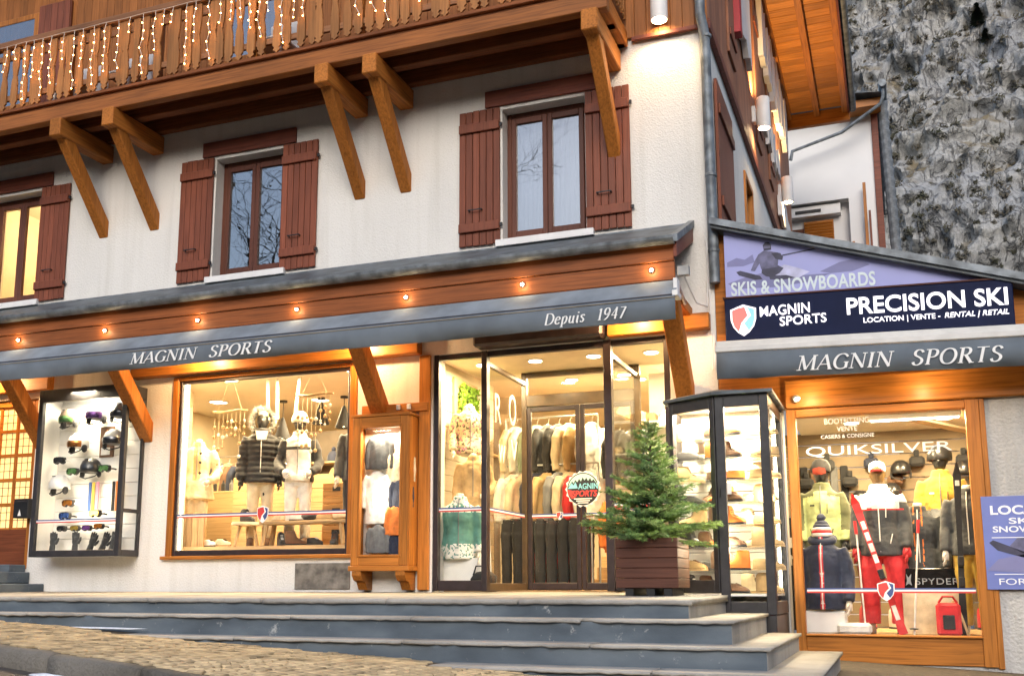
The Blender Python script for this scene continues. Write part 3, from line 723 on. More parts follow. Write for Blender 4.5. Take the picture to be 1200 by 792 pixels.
# ================================================================ awnings
def awning(nm, label, X0, X1, yb, zb, yf, zs, zv, loc):
    t = thing(nm, label, 'awning', loc)
    n = int((X1-X0)/.16); rg = random.Random(5)
    # sloping fabric
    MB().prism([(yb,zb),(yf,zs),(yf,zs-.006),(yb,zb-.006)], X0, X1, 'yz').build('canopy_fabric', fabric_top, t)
    # front rail
    MB().tube([(X0,yf,zs-.01),(X1,yf,zs-.01)], .018, 8).build('front_rail', alu_grey, t, True)
    # hanging valance, slightly wavy
    v = MB(); rings = []
    for i in range(n+1):
        x = X0+(X1-X0)*i/n; w = .014*math.sin(i*.55+1.3*math.sin(i*.13))+rg.uniform(-.008,.008)
        col = [(x, yf-.020, zs-.015), (x, yf-.02+w*.4, (zs+zv)/2), (x, yf-.02+w, zv+.006*math.sin(i*.4)+rg.uniform(-.004,.004)), (x, yf-.014+w, zv+.0), (x, yf-.014+w*.4, (zs+zv)/2), (x, yf-.014, zs-.015)]
        rings.append(col)
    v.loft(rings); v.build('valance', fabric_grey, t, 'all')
    h = MB().tube([(X0,yf-.024,zs-.035),(X1,yf-.024,zs-.035)], .004, 5).build('seam', M('seam_thread', (.30,.24,.15), .8), t)
    return t
aw = awning('shop_awning', 'long dark grey fabric awning lettered with the shop name across the main shopfront', -16, -1.91, -.97, 3.165, -1.2, 2.95, 2.69, (-7,-1.1,3))
serif_text('lettering', 'MAGNIN  SPORTS', aw, print_white, -8.64, -6.58, 2.75, 2.885, -1.232, .002, .22, slope=lambda d: -.004*d)
serif_text('lettering', 'Depuis  1947', aw, print_white, -3.29, -2.40, 2.745, 2.865, -1.232, .002, .22)
MB().box(-1.945, -1.905, -1.1, -.97, 2.95, 3.15).cbox(-1.94,-1.88,-1.22,-1.02,2.93,2.99).build('end_cap', white_paint, aw)
MB().tube([(-1.93,-1.0,3.14),(-1.93,-.55,3.02)], .02, 6).build('arm', steel, aw)

# roller box over the entrance
rb = boxpart('roller_box', alu_brown, bld, -4.50, -2.93, -.24, -.002, 2.835, 3.03, ch=.03)
# ================================================================ tricolour strip and shield stickers
s_blue = M('print_blue', (.045,.075,.22), .5, .03); s_red = M('print_red', (.55,.05,.045), .5, .03); s_white = M('print_white2', (.85,.85,.85), .5, .02)
def strip(parent, a, b, z, h=.05):
    """blue, white and red bands on a pane from point a to point b (x,y)"""
    for i, mt in enumerate((s_red, s_white, s_blue)):
        p = Vector((a[0],a[1],z+h*(i+.5)/3)); q = Vector((b[0],b[1],z+h*(i+.5)/3))
        MB().beam(p, q, .003, h/3, ch=0).build('sticker_band', mt, parent)
def shield(parent, cx, cz, y, w, h, white=s_white, red=s_red, blue=s_blue, d=.004, rim=None):
    def out(k): return [(cx+k*w*u, cz+k*h*v) for u, v in ((-.5,.36),(-.25,.43),(0,.5),(.25,.43),(.5,.36),(.49,.02),(.40,-.2),(.22,-.38),(0,-.5),(-.22,-.38),(-.40,-.2),(-.49,.02))]
    MB().prism(out(1), y, y-d, 'xz').build('shield', rim or white, parent)
    L = [(-.43,.33),(-.2,.39),(.06,.42),(.17,.14),(-.08,-.08),(-.19,-.36),(-.36,-.18),(-.43,.02)]
    Rr = [(.16,.41),(.43,.33),(.43,.02),(.36,-.18),(.2,-.34),(.02,-.10),(.30,.14)]
    MB().prism([(cx+w*u, cz+h*v) for u, v in L], y-d, y-d-.002, 'xz').build('shield_field', red, parent)
    MB().prism([(cx+w*u, cz+h*v) for u, v in Rr], y-d, y-d-.002, 'xz').build('shield_field', blue, parent)
# ================================================================ big display window
dw = thing('display_window', 'wide shop window in a timber frame showing winter clothes', 'shop window', (-7.5, 0, .4))
a, b, z0, z1 = -8.92, -6.14, .45, 2.825
for nm, bx in (('frame_post',(a,a+.09,-.03,.10,z0,z1)),('frame_post',(b-.09,b,-.03,.10,z0,z1)),): MB().cbox(*bx,.006).build(nm, honey_z, dw)
MB().cbox(a+.09,b-.09,-.03,.10,z1-.05,z1,.006).build('frame_head', honey_x, dw)
MB().cbox(a-.05,b+.03,-.07,.10,z0-.045,z0,.006).build('frame_sill', honey_x, dw)
MB().cbox(a+.09,a+.13,.0,.06,z0,z1-.05).build('bead', alu_brown, dw); MB().cbox(b-.13,b-.09,.0,.06,z0,z1-.05).build('bead', alu_brown, dw)
MB().cbox(a+.13,b-.13,.0,.06,z0,z0+.075).build('bead', alu_brown, dw); MB().cbox(a+.13,b-.13,.0,.06,z1-.09,z1-.05).build('bead', alu_brown, dw)
MB().box(a+.13,b-.13,.026,.034,z0+.075,z1-.09).build('pane', glass, dw)
strip(dw, (a+.13,.022), (b-.13,.022), .945, .05); shield(dw, -7.47, .965, .02, .17, .22)
MB().cbox(a+.14,a+.152,.07,.085,z0+.08,z1-.1).build('light_strip', EMIT('led_strip', (1,.90,.68), 16), dw)
# stone plate in the plinth
one(MB().cbox(-6.95,-6.18,-.02,-.002,.03,.345,.004), 'stone_plate', M('stone_plate',(.22,.20,.17),.8,.4,7,.4,30), 'grey stone plate set in the wall below the display window', 'plate', loc=(-6.6,-.01,.03))
# ================================================================ entrance
en = thing('entrance', 'dark framed glass shop entrance with a recessed double door', 'entrance', (-3.7, 0, .02))
def post(x0, x1, y0, y1, z0=.01, z1=2.83, nm='post', mt=None): return MB().cbox(x0, x1, y0, y1, z0, z1, .005).build(nm, mt or alu_brown, en)
post(-5.09,-5.03,.0,.09); post(-4.47,-4.40,-.02,.09); post(-2.98,-2.89,-.02,.09); post(-2.29,-2.23,.0,.09)
for (p, q) in ((-5.03,-4.47),(-2.89,-2.29)):
    MB().cbox(p,q,.01,.08,2.765,2.825).build('head_rail', alu_brown, en); MB().cbox(p,q,.01,.08,.012,.13).build('bottom_rail', alu_brown, en)
    MB().box(p,q,.04,.048,.13,2.765).build('pane', glass, en); strip(en, (p,.036), (q,.036), .93, .05)
MB().cbox(-4.40,-2.98,.0,.08,2.76,2.828).build('head_rail', alu_brown, en)
DY = 1.42
alu_bronze = M('bronze_aluminium', (.085, .055, .028), .35, .2, 8)
for x in (-4.435, -2.935):
    MB().box(x-.004,x+.004,.09,DY,.10,2.66).build('pane', glass, en)
    MB().cbox(x-.025,x+.025,.09,DY,2.66,2.72).build('side_rail', alu_bronze, en); MB().cbox(x-.025,x+.025,.09,DY,.012,.10).build('side_rail', alu_bronze, en)
    strip(en, (x+.007,.1), (x+.007,DY-.02), .93, .05)
for x in (-4.44, -2.93): MB().cbox(x-.035,x+.035,DY,DY+.08,.012,2.83).build('door_post', alu_bronze, en)
MB().cbox(-4.405,-2.965,DY,DY+.08,2.38,2.53).build('transom', alu_bronze, en)
MB().cbox(-4.405,-2.965,DY,DY+.08,2.77,2.83).build('head_rail', alu_bronze, en)
MB().box(-4.405,-2.965,DY+.035,DY+.043,2.53,2.77).build('pane', glass, en)
for (p, q) in ((-4.40,-3.69),(-3.68,-2.97)):
    d = MB().cbox(p,p+.055,DY+.01,DY+.06,.02,2.37).build('door_leaf', alu_brown, en)
    MB().cbox(q-.055,q,DY+.01,DY+.06,.02,2.37).build('stile', alu_brown, d)
    MB().cbox(p+.055,q-.055,DY+.01,DY+.06,2.31,2.37).build('rail', alu_brown, d); MB().cbox(p+.055,q-.055,DY+.01,DY+.06,.02,.11).build('rail', alu_brown, d)
    MB().box(p+.055,q-.055,DY+.031,DY+.039,.11,2.31).build('pane', glass, d)
    strip(d, (p+.055,DY+.027), (q-.055,DY+.027), .93, .05)
# recess ceiling
struct(MB().box(-5.1,-2.2,.352,DY+.1,2.84,2.90).build('recess_ceiling', M('ceiling_cream',(.72,.62,.45),.8,.04)))
# round emblem on the doors
em = thing('door_emblem', 'round sawtooth edged emblem with a mountain and the shop name on the glass doors', 'sign', (-3.65, DY, 1.28))
ey = DY-.004; cxE, czE, rE = -3.65, 1.28, .235
gear = []
for i in range(36): 
    r = rE*(1.0 if i % 2 == 0 else .90); q = 2*math.pi*i/36; gear.append((cxE+r*math.cos(q), czE+r*math.sin(q)))
MB().prism(gear, ey, ey-.004, 'xz').build('rim', print_white, em)
disc = lambda r, y0, k=40: MB().prism([(cxE+r*math.cos(2*math.pi*i/k), czE+r*math.sin(2*math.pi*i/k)) for i in range(k)], y0, y0-.003, 'xz')
disc(rE*.88, ey-.004).build('disc', M('emblem_black',(.02,.022,.025),.5,.02), em)
def seg(f0, f1, r, y0):   # part of the disc above a line
    pts = [(cxE+r*math.cos(q), czE+r*math.sin(q)) for q in [f0+(f1-f0)*i/24 for i in range(25)]]; return MB().prism(pts, y0, y0-.002, 'xz')
seg(.15, math.pi-.15, rE*.82, ey-.0072).build('sky_field', M('emblem_mint',(.42,.66,.60),.5,.03), em)
tr = [(-.82,.10),(-.6,.42),(-.5,.3),(-.42,.5),(-.3,.36),(-.2,.55),(-.1,.4),(0,.62),(.1,.45),(.2,.6),(.3,.42),(.42,.58),(.5,.4),(.6,.5),(.72,.34),(.80,.1)]
MB().prism([(cxE+rE*u, czE+rE*v) for u, v in tr], ey-.0094, ey-.011, 'xz').build('forest', MATS['emblem_black'], em)
MB().prism([(cxE+rE*u, czE+rE*v) for u, v in ((-.84,.02),(-.62,.34),(-.52,.2),(-.40,.38),(-.28,.04))], ey-.0112, ey-.0125, 'xz').build('peak', M('emblem_blue',(.22,.55,.68),.5,.03), em)
put_text('lettering','AGNIN', em, MATS['emblem_blue'], cxE-.26*rE, cxE+.84*rE, czE-.02*rE, czE+.30*rE, ey-.0112, .02, .002)
put_text('lettering','SPORTS', em, s_red, cxE-.62*rE, cxE+.80*rE, czE-.42*rE, czE-.08*rE, ey-.0112, .03, .002, 1, .2)
MB().prism([(cxE+rE*u, czE+rE*v) for u, v in ((-.84,-.02),(-.45,-.12),(-.62,-.3),(-.4,-.46),(-.62,-.52),(-.8,-.3))], ey-.0072, ey-.0085, 'xz').build('swoosh', s_red, em)
for k, (w, v) in enumerate(((.5,-.53),(.38,-.64),(.3,-.75))): MB().box(cxE-rE*w, cxE+rE*w, ey-.0085, ey-.0072, czE+rE*v-.006, czE+rE*v+.006).build('line', print_white, em)
lg = thing('door_shield', 'small red and blue shield sticker on the left door leaf', 'sticker', (-3.95, DY+.02, .95)); shield(lg, -3.97, .95, DY+.02, .09, .11)
# ================================================================ left lattice door
ld = thing('lattice_door', 'varnished timber door with small leaded panes at the far left', 'door', (-11.9, 0, .3))
MB().cbox(-12.44,-12.34,.05,.15,.31,2.71).build('door_post', honey_z, ld); MB().cbox(-11.38,-11.28,.05,.15,.31,2.71).build('door_post', honey_z, ld)
MB().cbox(-12.34,-11.38,.05,.15,2.62,2.71).build('head', honey_x, ld); MB().cbox(-12.34,-11.38,.07,.13,.31,.86).build('lower_panel', WOOD('door_red',(.17,.05,.02),'x'), ld)
lead = M('lead', (.05,.045,.03), .6, .2); amber = EMIT('lit_amber_glass', (1,.66,.26), .42)
nx, nz = 3, 5
for i in range(nx+1):
    x = -12.34+i*.96/nx
    if 0 < i < nx: MB().cbox(x-.025,x+.025,.07,.13,.86,2.62).build('glazing_bar', honey_z, ld)
for j in range(nz+1):
    z = .86+j*1.76/nz
    MB().cbox(-12.34,-11.38,.075,.125,z-.025,z+.025).build('glazing_bar', honey_x, ld)
for i in range(nx):
    for j in range(nz):
        x0 = -12.34+i*.96/nx+.025; x1 = -12.34+(i+1)*.96/nx-.025; zz0 = .86+j*1.76/nz+.025; zz1 = .86+(j+1)*1.76/nz-.025
        p = MB().box(x0,x1,.096,.102,zz0,zz1).build('pane', amber, ld)
        c = MB()
        for u in (.3,.7): c.box(x0+(x1-x0)*u-.004,x0+(x1-x0)*u+.004,.090,.0958,zz0,zz1)
        for u in (.35,.72): c.box(x0,x1,.089,.0898,zz0+(zz1-zz0)*u-.004,zz0+(zz1-zz0)*u+.004)
        c.build('lead_came', lead, p)
struct(MB().box(-12.5,-11.2,.36,.40,.2,2.9).build('vestibule_wall', plaster_in))
ls = struct(bpy.data.objects.new('door_steps', None)); COL.objects.link(ls)
for i, (xr, yf, zt) in enumerate(((-10.93,-.95,.10),(-11.2,-.62,.26),(-11.28,-.3,.36))): MB().cbox(-13.5,xr,yf,-.001,-.05 if i == 0 else zt-.155,zt,.012).build('step', riser_blue, ls)
lb = thing('letter_box', 'dark letter box on the white wall beside the lattice door', 'letter box', (-11.3,0,1.0))
MB().cbox(-11.45,-11.19,-.14,-.002,1.0,1.27,.008).build('body', black, lb); MB().cbox(-11.43,-11.21,-.15,-.141,1.22,1.24,.002).build('slot', alu_grey, lb)
MB().prism([(-11.36,1.03),(-11.33,1.12),(-11.30,1.03)], -.1405, -.143, 'xz').build('logo', print_white, lb)

# ================================================================ annex with rental shop
ax = thing('annex_building', 'single storey annex with sloping roof edge, timber lintel and roughcast wall', 'building', (.3, 0, -.7))
sh_ = lambda p: (p[0], p[1], p[2]-.027*(p[0]+1.6))
def shear_mb(m):
    m.v = [sh_(p) for p in m.v]; return m
rk = lambda x: 3.975-.322*(x+1.55)
MB().prism([(-1.695,1.95),(2.6,1.95),(2.6,rk(2.6)-.08),(-1.695,rk(-1.695)-.08)], .0, .30, 'xz').build('gable_wall', timber_x, ax)
holewall(-1.0, 2.6, -.95, 1.949, 0, .30, [(-1.02,.85,-.70,1.90)]).build('front_wall', rough_wall, ax)
MB().box(2.55,2.6,.30,4.0,-.95,2.6).build('end_wall', rough_wall, ax)
MB().box(-1.695,-1.05,.0,.29,-.9,1.949).build('corner_wall', rough_wall, ax)
MB().prism([(-1.69,rk(-1.69)+.02),(2.75,rk(2.75)+.02),(2.75,rk(2.75)-.075),(-1.69,rk(-1.69)-.075)], -.22, 4.2, 'xz').build('roof', roof_dark, ax)
MB().prism([(-1.69,rk(-1.69)+.035),(2.78,rk(2.78)+.035),(2.78,rk(2.78)-.04),(-1.69,rk(-1.69)-.04)], -.25, -.222, 'xz').build('verge_trim', zinc, ax)
for x in (-.9, .3, 1.4): MB().prism([(x,rk(x)+.039),(x+.02,rk(x+.02)+.039),(x+.02,rk(x)-.045),(x,rk(x)-.045)], -.254, -.25, 'xz').build('trim_joint', zinc, ax)
MB().cbox(-1.0, 2.6, -.07, -.002, 1.905, 2.21, .012).build('lintel_beam', honey_x, ax)
# gable banner with skier
bn = thing('banner', 'lilac printed gable banner with a skier and the words skis and snowboards', 'banner', (-.3,-.1,3.1))
lil = M('banner_lilac', (.36,.38,.70), .6, .06, 1.2); lil_d = M('banner_shade', (.20,.205,.40), .6, .1, 2); ink = M('banner_ink', (.045,.045,.085), .6, .3, 8); ink2 = M('banner_ink_mid', (.13,.13,.23), .6, .4, 9)
by = -.125
MB().prism([(-1.56,rk(-1.56)-.065),(1.17,rk(1.17)-.065),(1.17,3.03-.027*2.7),(-1.56,3.10)], -.03, by, 'xz').build('sheet', lil, bn)
def pic(name, pts, mt, lay):   # printed shape; pixel layout of the skier picture in metres
    MB().prism(pts, by-.0006*lay, by-.0006*(lay+1), 'xz').build(name, mt, bn)
K = lambda px, py: (-1.55+(px-848)*.00858, 3.90-(py-272)*.00995)   # print layout on the banner sheet
T_ = lambda L: [K(*p) for p in L]
pic('mountain_print', T_([(850,307),(862,303),(872,306),(882,301),(884,310),(870,313),(850,312)]), lil_d, 1)
pic('snow_shadow_print', T_([(850,331),(872,326),(900,322),(940,330),(975,331),(950,338),(905,340),(860,338)]), lil_d, 1)
pic('peak_print', T_([(962,328),(985,320),(1005,318),(1020,326),(1000,331),(975,331)]), lil_d, 1)
pic('spray_print', T_([(905,322),(920,316),(935,321),(950,327),(935,333),(912,331)]), M('banner_spray',(.52,.53,.74),.6,.2,9), 2)
pic('ski_print', T_([(861,319),(866,318),(890,326),(893,330),(884,330),(864,323)]), ink, 3)
pic('ski_print', T_([(901,327),(922,328),(933,332),(915,333),(902,331)]), ink, 3)
pic('leg_print', T_([(893,317),(912,316),(919,320),(914,325),(904,329),(897,327),(892,323)]), ink, 4)
pic('jacket_print', T_([(889,302),(896,298),(905,300),(916,303),(919,308),(913,310),(912,318),(892,319),(890,312),(884,320),(879,319),(884,309)]), ink2, 5)
pic('arm_print', T_([(905,302),(913,302),(919,307),(918,311),(910,309)]), ink, 6)
pic('helmet_print', T_([(895,292),(898,289),(902,289),(905,292),(905,298),(896,298)]), ink, 6)
pic('goggle_print', T_([(896,293),(904,293),(904,296),(896,296)]), ink2, 7)
pic('pole_print', T_([(918,305),(967,301),(967,302.2),(918,306.4)]), ink, 6); pic('basket_print', T_([(965,299),(967,299),(967,304),(965,304)]), ink, 7)
mint = M('banner_letter', (.66,.75,.77), .6, .05)
put_text('lettering', 'SKIS & SNOWBOARDS', bn, mint, -1.50, -.03, 3.165, 3.32, by, .024, .005, 1.04, mapf=lambda p: (p[0], p[1], p[2]-.022*(p[0]+1.5)))
# illuminated sign box
ls_ = thing('illuminated_sign', 'navy illuminated sign box with shield logo and white lettering above the annex awning', 'sign', (-.2,-.1,2.8))
navy = M('sign_navy', (.008,.013,.045), .6, .1, spec=.12)
shear_mb(MB().cbox(-1.57,1.225,-.20,-.03,2.655,3.125,.01)).build('box', navy, ls_)
for bx in ((-1.585,1.24,-.205,-.025,2.632,2.654),(-1.585,1.24,-.205,-.025,3.126,3.142)): shear_mb(MB().box(*bx)).build('frame_rail', WOOD('sign_frame',(.10,.035,.025),'x'), ls_)
lit = EMIT('lit_letter', (1.0,.96,1.0), .55)
put_text('lettering','PRECISION SKI', ls_, lit, -.325, 1.175, 2.86, 3.04, -.2, .018, .012, 1.0, mapf=sh_)
put_text('lettering','LOCATION | VENTE -', ls_, lit, -.17, .555, 2.75, 2.82, -.2, .010, .010, 1.0, mapf=sh_)
put_text('lettering','RENTAL | RETAIL', ls_, lit, .595, 1.175, 2.75, 2.82, -.2, .010, .010, 1.0, .22, mapf=sh_)
put_text('lettering','MAGNIN', ls_, lit, -1.20, -.69, 2.90, 3.01, -.2, .011, .012, 1.03, mapf=lambda p: sh_((p[0],p[1],p[2]+.03*(p[0]+1.2))))
put_text('lettering','SPORTS', ls_, lit, -1.0, -.53, 2.78, 2.88, -.2, .011, .012, 1.03, mapf=lambda p: sh_((p[0],p[1],p[2]+.03*(p[0]+1.2))))
shield(ls_, -1.375, 2.868, -.2, .27, .345, lit, EMIT('lit_red',(.75,.16,.14),.28), EMIT('lit_blue',(.22,.50,.72),.32), .008, lit)
# annex awning
aa = thing('annex_awning', 'small dark grey awning with white cassette and shop name above the rental shop window', 'awning', (0,-.3,2.4))
shear_mb(MB().cbox(-1.645,2.3,-.47,-.21,2.49,2.60,.012)).build('cassette', M('cassette_white',(.62,.61,.58),.45,.08), aa)
shear_mb(MB().cbox(-1.645,2.3,-.52,-.475,2.47,2.535,.008)).build('front_rail', M('cassette_white',(.62,.61,.58),.45,.08), aa)
v = MB(); rg = random.Random(9); rings = []
for i in range(31):
    x = -1.63+3.9*i/30; w = .016*math.sin(i*.8)+rg.uniform(-.009,.009)
    rings.append([sh_(q) for q in ((x,-.505,2.468),(x,-.51+w*.5,2.33),(x,-.515+w,2.185+rg.uniform(-.006,.006)),(x,-.509+w,2.185),(x,-.504+w*.5,2.33),(x,-.499,2.468))])
v.loft(rings).build('valance', fabric_grey, aa, 'all')
serif_text('lettering', 'MAGNIN  SPORTS', aa, print_white, -.83, 1.08, 2.235, 2.385, -.528, .003, .22, slope=lambda d: -.027*(d+.77))
# annex shop window
aw2 = thing('rental_shop_window', 'tall rental shop window in an orange timber frame showing ski outfits', 'shop window', (-.1,0,-.7))
MB().cbox(-1.0,-.905,-.035,.10,-.70,1.90).build('frame_post', honey_z, aw2)
MB().prism([(.725,-.70),(.845,-.70),(.845,1.90),(.725,1.90)], -.035, .10, 'xz').build('frame_post', honey_z, aw2)
MB().cbox(-.905,.725,-.03,.10,1.815,1.90).build('frame_head', honey_x, aw2)
MB().cbox(-.905,.725,-.02,.10,-.70,-.435).build('frame_panel', honey_x, aw2)
MB().cbox(-.905,.725,-.05,.10,-.434,-.415,.004).build('frame_sill', honey_x, aw2)
MB().cbox(.846,.90,-.03,-.002,-.72,1.90).build('edge_board', honey_z, aw2)
MB().box(-.905,.725,.03,.038,-.414,1.814).build('pane', glass, aw2)
strip(aw2, (-.88,.027), (.70,.027), -.005, .05); shield(aw2, -.12, .015, .024, .165, .20)
glass_print = M('glass_print', (.82,.80,.74), .6, .03)
put_text('lettering','QUIKSILVER', aw2, glass_print, -.82, .585, 1.385, 1.50, .029, .0, .002, 1.0)
put_text('lettering','BOOTFITTING', aw2, glass_print, -.62, -.18, 1.73, 1.79, .029, .0, .002); put_text('lettering','VENTE', aw2, glass_print, -.50, -.30, 1.65, 1.70, .029, .0, .002); put_text('lettering','CASIERS & CONSIGNE', aw2, glass_print, -.66, -.14, 1.58, 1.62, .029, .0, .002)
# rental poster on the roughcast wall
po = thing('rental_poster', 'blue violet poster with white words about ski rental on the wall at the right edge', 'poster', (1.2,-.02,.03))
pv = M('poster_violet', (.17,.21,.50), .6, .08, 3, spec=.2); MB().cbox(.80,1.75,-.050,-.036,.03,.925,.002).build('panel', pv, po); MB().box(.95,1.7,-.0355,-.001,.1,.86).build('batten', black, po)
pw = M('poster_white', (.78,.80,.84), .6, .02)
for tx, a, b, z0, z1, bo in (('LOCATION',.875,1.62,.745,.835,.03),('SKIS',1.03,1.32,.655,.715,.02),('SNOWBOARDS',.885,1.66,.575,.635,.02),('FORFAIT SKI',.905,1.60,.075,.135,.0)): put_text('lettering',tx,po,pw,a,b,z0,z1,-.050,bo,.003)
for z in (.525,.175): MB().box(.87,1.68,-.053,-.0502,z-.004,z+.004).build('line', pw, po)
P2 = lambda L: [(.80+(px-1147)*.0088, .925-(py-582)*.0083) for px, py in L]
for pts, mt in (([(1148,668),(1160,655),(1185,650),(1230,655),(1240,672),(1200,672)], lil_d), ([(1152,636),(1156,633),(1180,644),(1196,652),(1190,655),(1160,645)], ink), ([(1172,640),(1180,631),(1192,628),(1206,632),(1204,648),(1188,650)], ink2), ([(1196,622),(1206,618),(1212,630),(1200,634)], ink)):
    MB().prism(P2(pts), -.0502, -.0525, 'xz').build('print', mt, po)
# lamp under the annex awning
t = thing('soffit_spot', 'small warm lamp under the annex awning at the window head', 'lamp', (-.85,-.2,2.2), 'spot lamps under the canopy')
MB().lathe([(.04,-.071),(.04,-.11),(.03,-.115)], (-.88,0,2.0), 12, 'y').build('housing', steel, t, True)
MB().ball((-.88,-.117,1.99), .02, 2).build('lens', bulb_m, t)
lamp('lamp_light', t, (-.75,-.32,2.0), 8, (1,.68,.34), .05)
lamp('lamp_light', t, (.35,-.34,2.02), 8, (1,.68,.34), .05)
# cable and junction box at the corner
jb = thing('junction_box', 'small grey junction box with looping cables on the corner pillar', 'box', (-1.8,-.05,3.2))
MB().cbox(-1.92,-1.80,-1.0,-.93,3.2,3.3,.006).build('body', M('grey_plastic',(.35,.35,.34),.5), jb)
MB().tube([(-1.86,-.96,3.2),(-1.8,-.6,3.0),(-1.78,-.05,3.1),(-1.76,-.03,3.5),(-1.77,-.03,3.9)], .008, 6).build('cable', white_paint, jb)
MB().tube([(-1.76,-.02,3.9),(-1.74,-.02,2.4)], .010, 6).build('cable', white_paint, jb)
# wall cylinder lamps
def wall_lamp(x, y, z, side, label):
    t = thing('wall_lamp', label, 'lamp', (x,y,z), 'white cylinder wall lamps')
    if side: MB().cbox(CX+.042,CX+.10,y-.09,y+.05,z-.16,z+.10).build('wall_plate', white_paint, t)
    else: MB().cbox(x-.05,x+.05,-.06,-.05,z-.12,z+.12).build('wall_plate', white_paint, t)
    MB().lathe([(.001,z+.24),(.095,z+.24),(.10,z+.23),(.10,z-.25),(.088,z-.252),(.088,z-.2)], (x,y,0), 20, caps=False).build('shade', white_paint, t, True)
    MB().lathe([(.001,z-.205),(.086,z-.205),(.086,z-.21),(.001,z-.212)], (x,y,0), 16, caps=False).build('diffuser', EMIT('lamp_diffuser',(1,.74,.42),28), t)
    lamp('lamp_light', t, (x,y,z-.27), 38, (1,.66,.32), .06, 'SPOT', (0,0,0), 130, .8)
    if side: lamp('lamp_light', t, (x,y,z+.27), 190, (1,.62,.26), .06, 'SPOT', (R(180),0,0), 140, .8)
wall_lamp(-2.19, -.17, 6.79, False, 'white cylinder wall lamp on the timber front above the plaster corner')
wall_lamp(CX+.21, 4.2, 7.22, True, 'nearer white cylinder wall lamp on the side wall')
wall_lamp(CX+.21, 8.05, 7.40, True, 'farther white cylinder wall lamp on the side wall')
# cut-out sign on the side wall, seen edge-on
sg = thing('side_sign', 'red and white cut-out sign boards high on the side wall seen edge-on', 'sign', (CX,3,7.4))
red_b = M('sign_red',(.45,.02,.03),.5,.1); 
MB().cbox(CX+.045,CX+.16,2.15,2.35,7.5,9.6).build('red_edge', red_b, sg)
def jag(y0, y1, z0, z1, n, seed):
    rg = random.Random(seed); top = []; bot = []
    for i in range(n+1):
        y = y0+(y1-y0)*i/n; top.append((y, z1+rg.uniform(-.12,.12))); bot.append((y, z0+rg.uniform(-.12,.12)))
    return top+bot[::-1]
MB().prism(jag(2.4,3.6,7.75,9.3,6,1), CX+.06, CX+.14, 'yz').build('cut_out', white_paint, sg)
for k in range(6): MB().prism(jag(5.3+k*.75,5.85+k*.75,8.7,9.7,3,20+k), CX+.06, CX+.15, 'yz').build('cut_out', white_paint, sg)
for k in range(4): MB().prism(jag(5.2+k*.7,5.7+k*.7,7.5,8.0,3,40+k), CX+.06, CX+.12, 'yz').build('cut_out', white_paint, sg)
MB().prism(jag(7.6,9.6,6.75,7.2,7,60), CX+.06, CX+.12, 'yz').build('cut_out', white_paint, sg)
# ================================================================ neighbouring house
nh = thing('neighbour_house', 'white rendered house with a louvred balcony door behind the annex roof', 'house', (-1,14,0))
NW = M('neighbour_render', (.78,.78,.78), .85, .06, .6)
NY = 14.0
holewall(-6, .20, -1, 11.35, NY, NY+.3, [(-2.4,-.55,7.0,9.25)]).build('wall', NW, nh)
MB().box(-6,.2,NY+.3,NY+6,-1,11.3).build('body', NW, nh) if False else None
MB().box(-.0,.2,NY+.3,NY+8,-1,11.3).build('flank_wall', NW, nh)
# balcony recess
MB().face([(-2.6,NY+.32,6.8),(-.4,NY+.32,6.8),(-.4,NY+.32,9.4),(-2.6,NY+.32,9.4)]).build('recess_wall', NW, nh)
MB().cbox(-2.0,-.75,NY+.10,NY+.31,8.95,9.2).build('awning_box', white_paint, nh); MB().box(-1.8,-1.2,NY+.08,NY+.099,9.03,9.10).build('grille', black, nh)
lv = MB().cbox(-1.62,-.93,NY+.22,NY+.25,6.9,8.85).build('louvred_shutter', honey_x, nh)
lme = MB().obox((0,0,0),(.64,.05,.05),Matrix.Rotation(R(35),3,'X')).mesh('slat', honey_x)
for k in range(26): piece('slat', lme, lv, (-1.275,NY+.20,6.95+k*.073))
MB().cbox(-2.3,-1.63,NY+.26,NY+.31,6.9,8.7).build('balcony_door', WOOD('nd',(.12,.04,.02),'z'), nh)
rl = MB().cbox(-2.4,-.55,NY+.05,NY+.10,8.0,8.06).build('railing', honey_x, nh); MB().cbox(-2.4,-.55,NY+.05,NY+.10,7.75,7.80).build('rail', honey_x, rl)
for k in range(6): MB().cbox(-2.3+k*.33,-2.25+k*.33,NY+.06,NY+.09,6.9,8.0).build('baluster', honey_z, rl)
MB().beam((-.52,NY-.15,8.1),(-.20,NY-.15,6.6),.06,.10).build('stair_rail', honey_y, nh)
MB().cbox(-.22,-.15,NY-.25,NY-.18,6.4,9.5).build('post', honey_z, nh)
MB().cbox(-.12,-.07,NY-.25,NY-.2,6.4,8.8).build('post', maroon, nh)
MB().cbox(.06,.21,NY-.06,NY-.001,6.5,11.3).build('verge_board', maroon, nh)
tile_m = M('slate_tile',(.17,.19,.21),.6,.3,9,.2,40,rnd=.15)
tme = MB().lathe([(.0,0),(.10,0),(.125,.22),(.125,.27),(.0,.27)],(0,0,0),10).mesh('verge_tile', tile_m)
for k in range(20): piece('verge_tile', tme, nh, (.33+.011*(20-k)*.6, NY-.02, 6.6+k*.245))
MB().add([(-2.2,NY-.8,11.75),(.32,NY-.8,11.45),(.32,NY+8,11.45),(-6,NY+8,12.5),(-6,NY-.8,12.5)],[(0,1,2,3,4)]).build('roof', roof_dark, nh)
MB().cbox(-.45,.30,NY-.55,NY-.05,11.25,11.44).build('roof_timber', honey_x, nh)
MB().tube([(.36,NY-.75,11.62),(.36,NY-.75,11.35),(.30,NY-.7,11.2),(-.6,NY-.5,10.72),(-1.75,NY-.5,10.42),(-1.80,NY-.5,10.2)],.042,8).build('rain_pipe', zinc, nh, True)
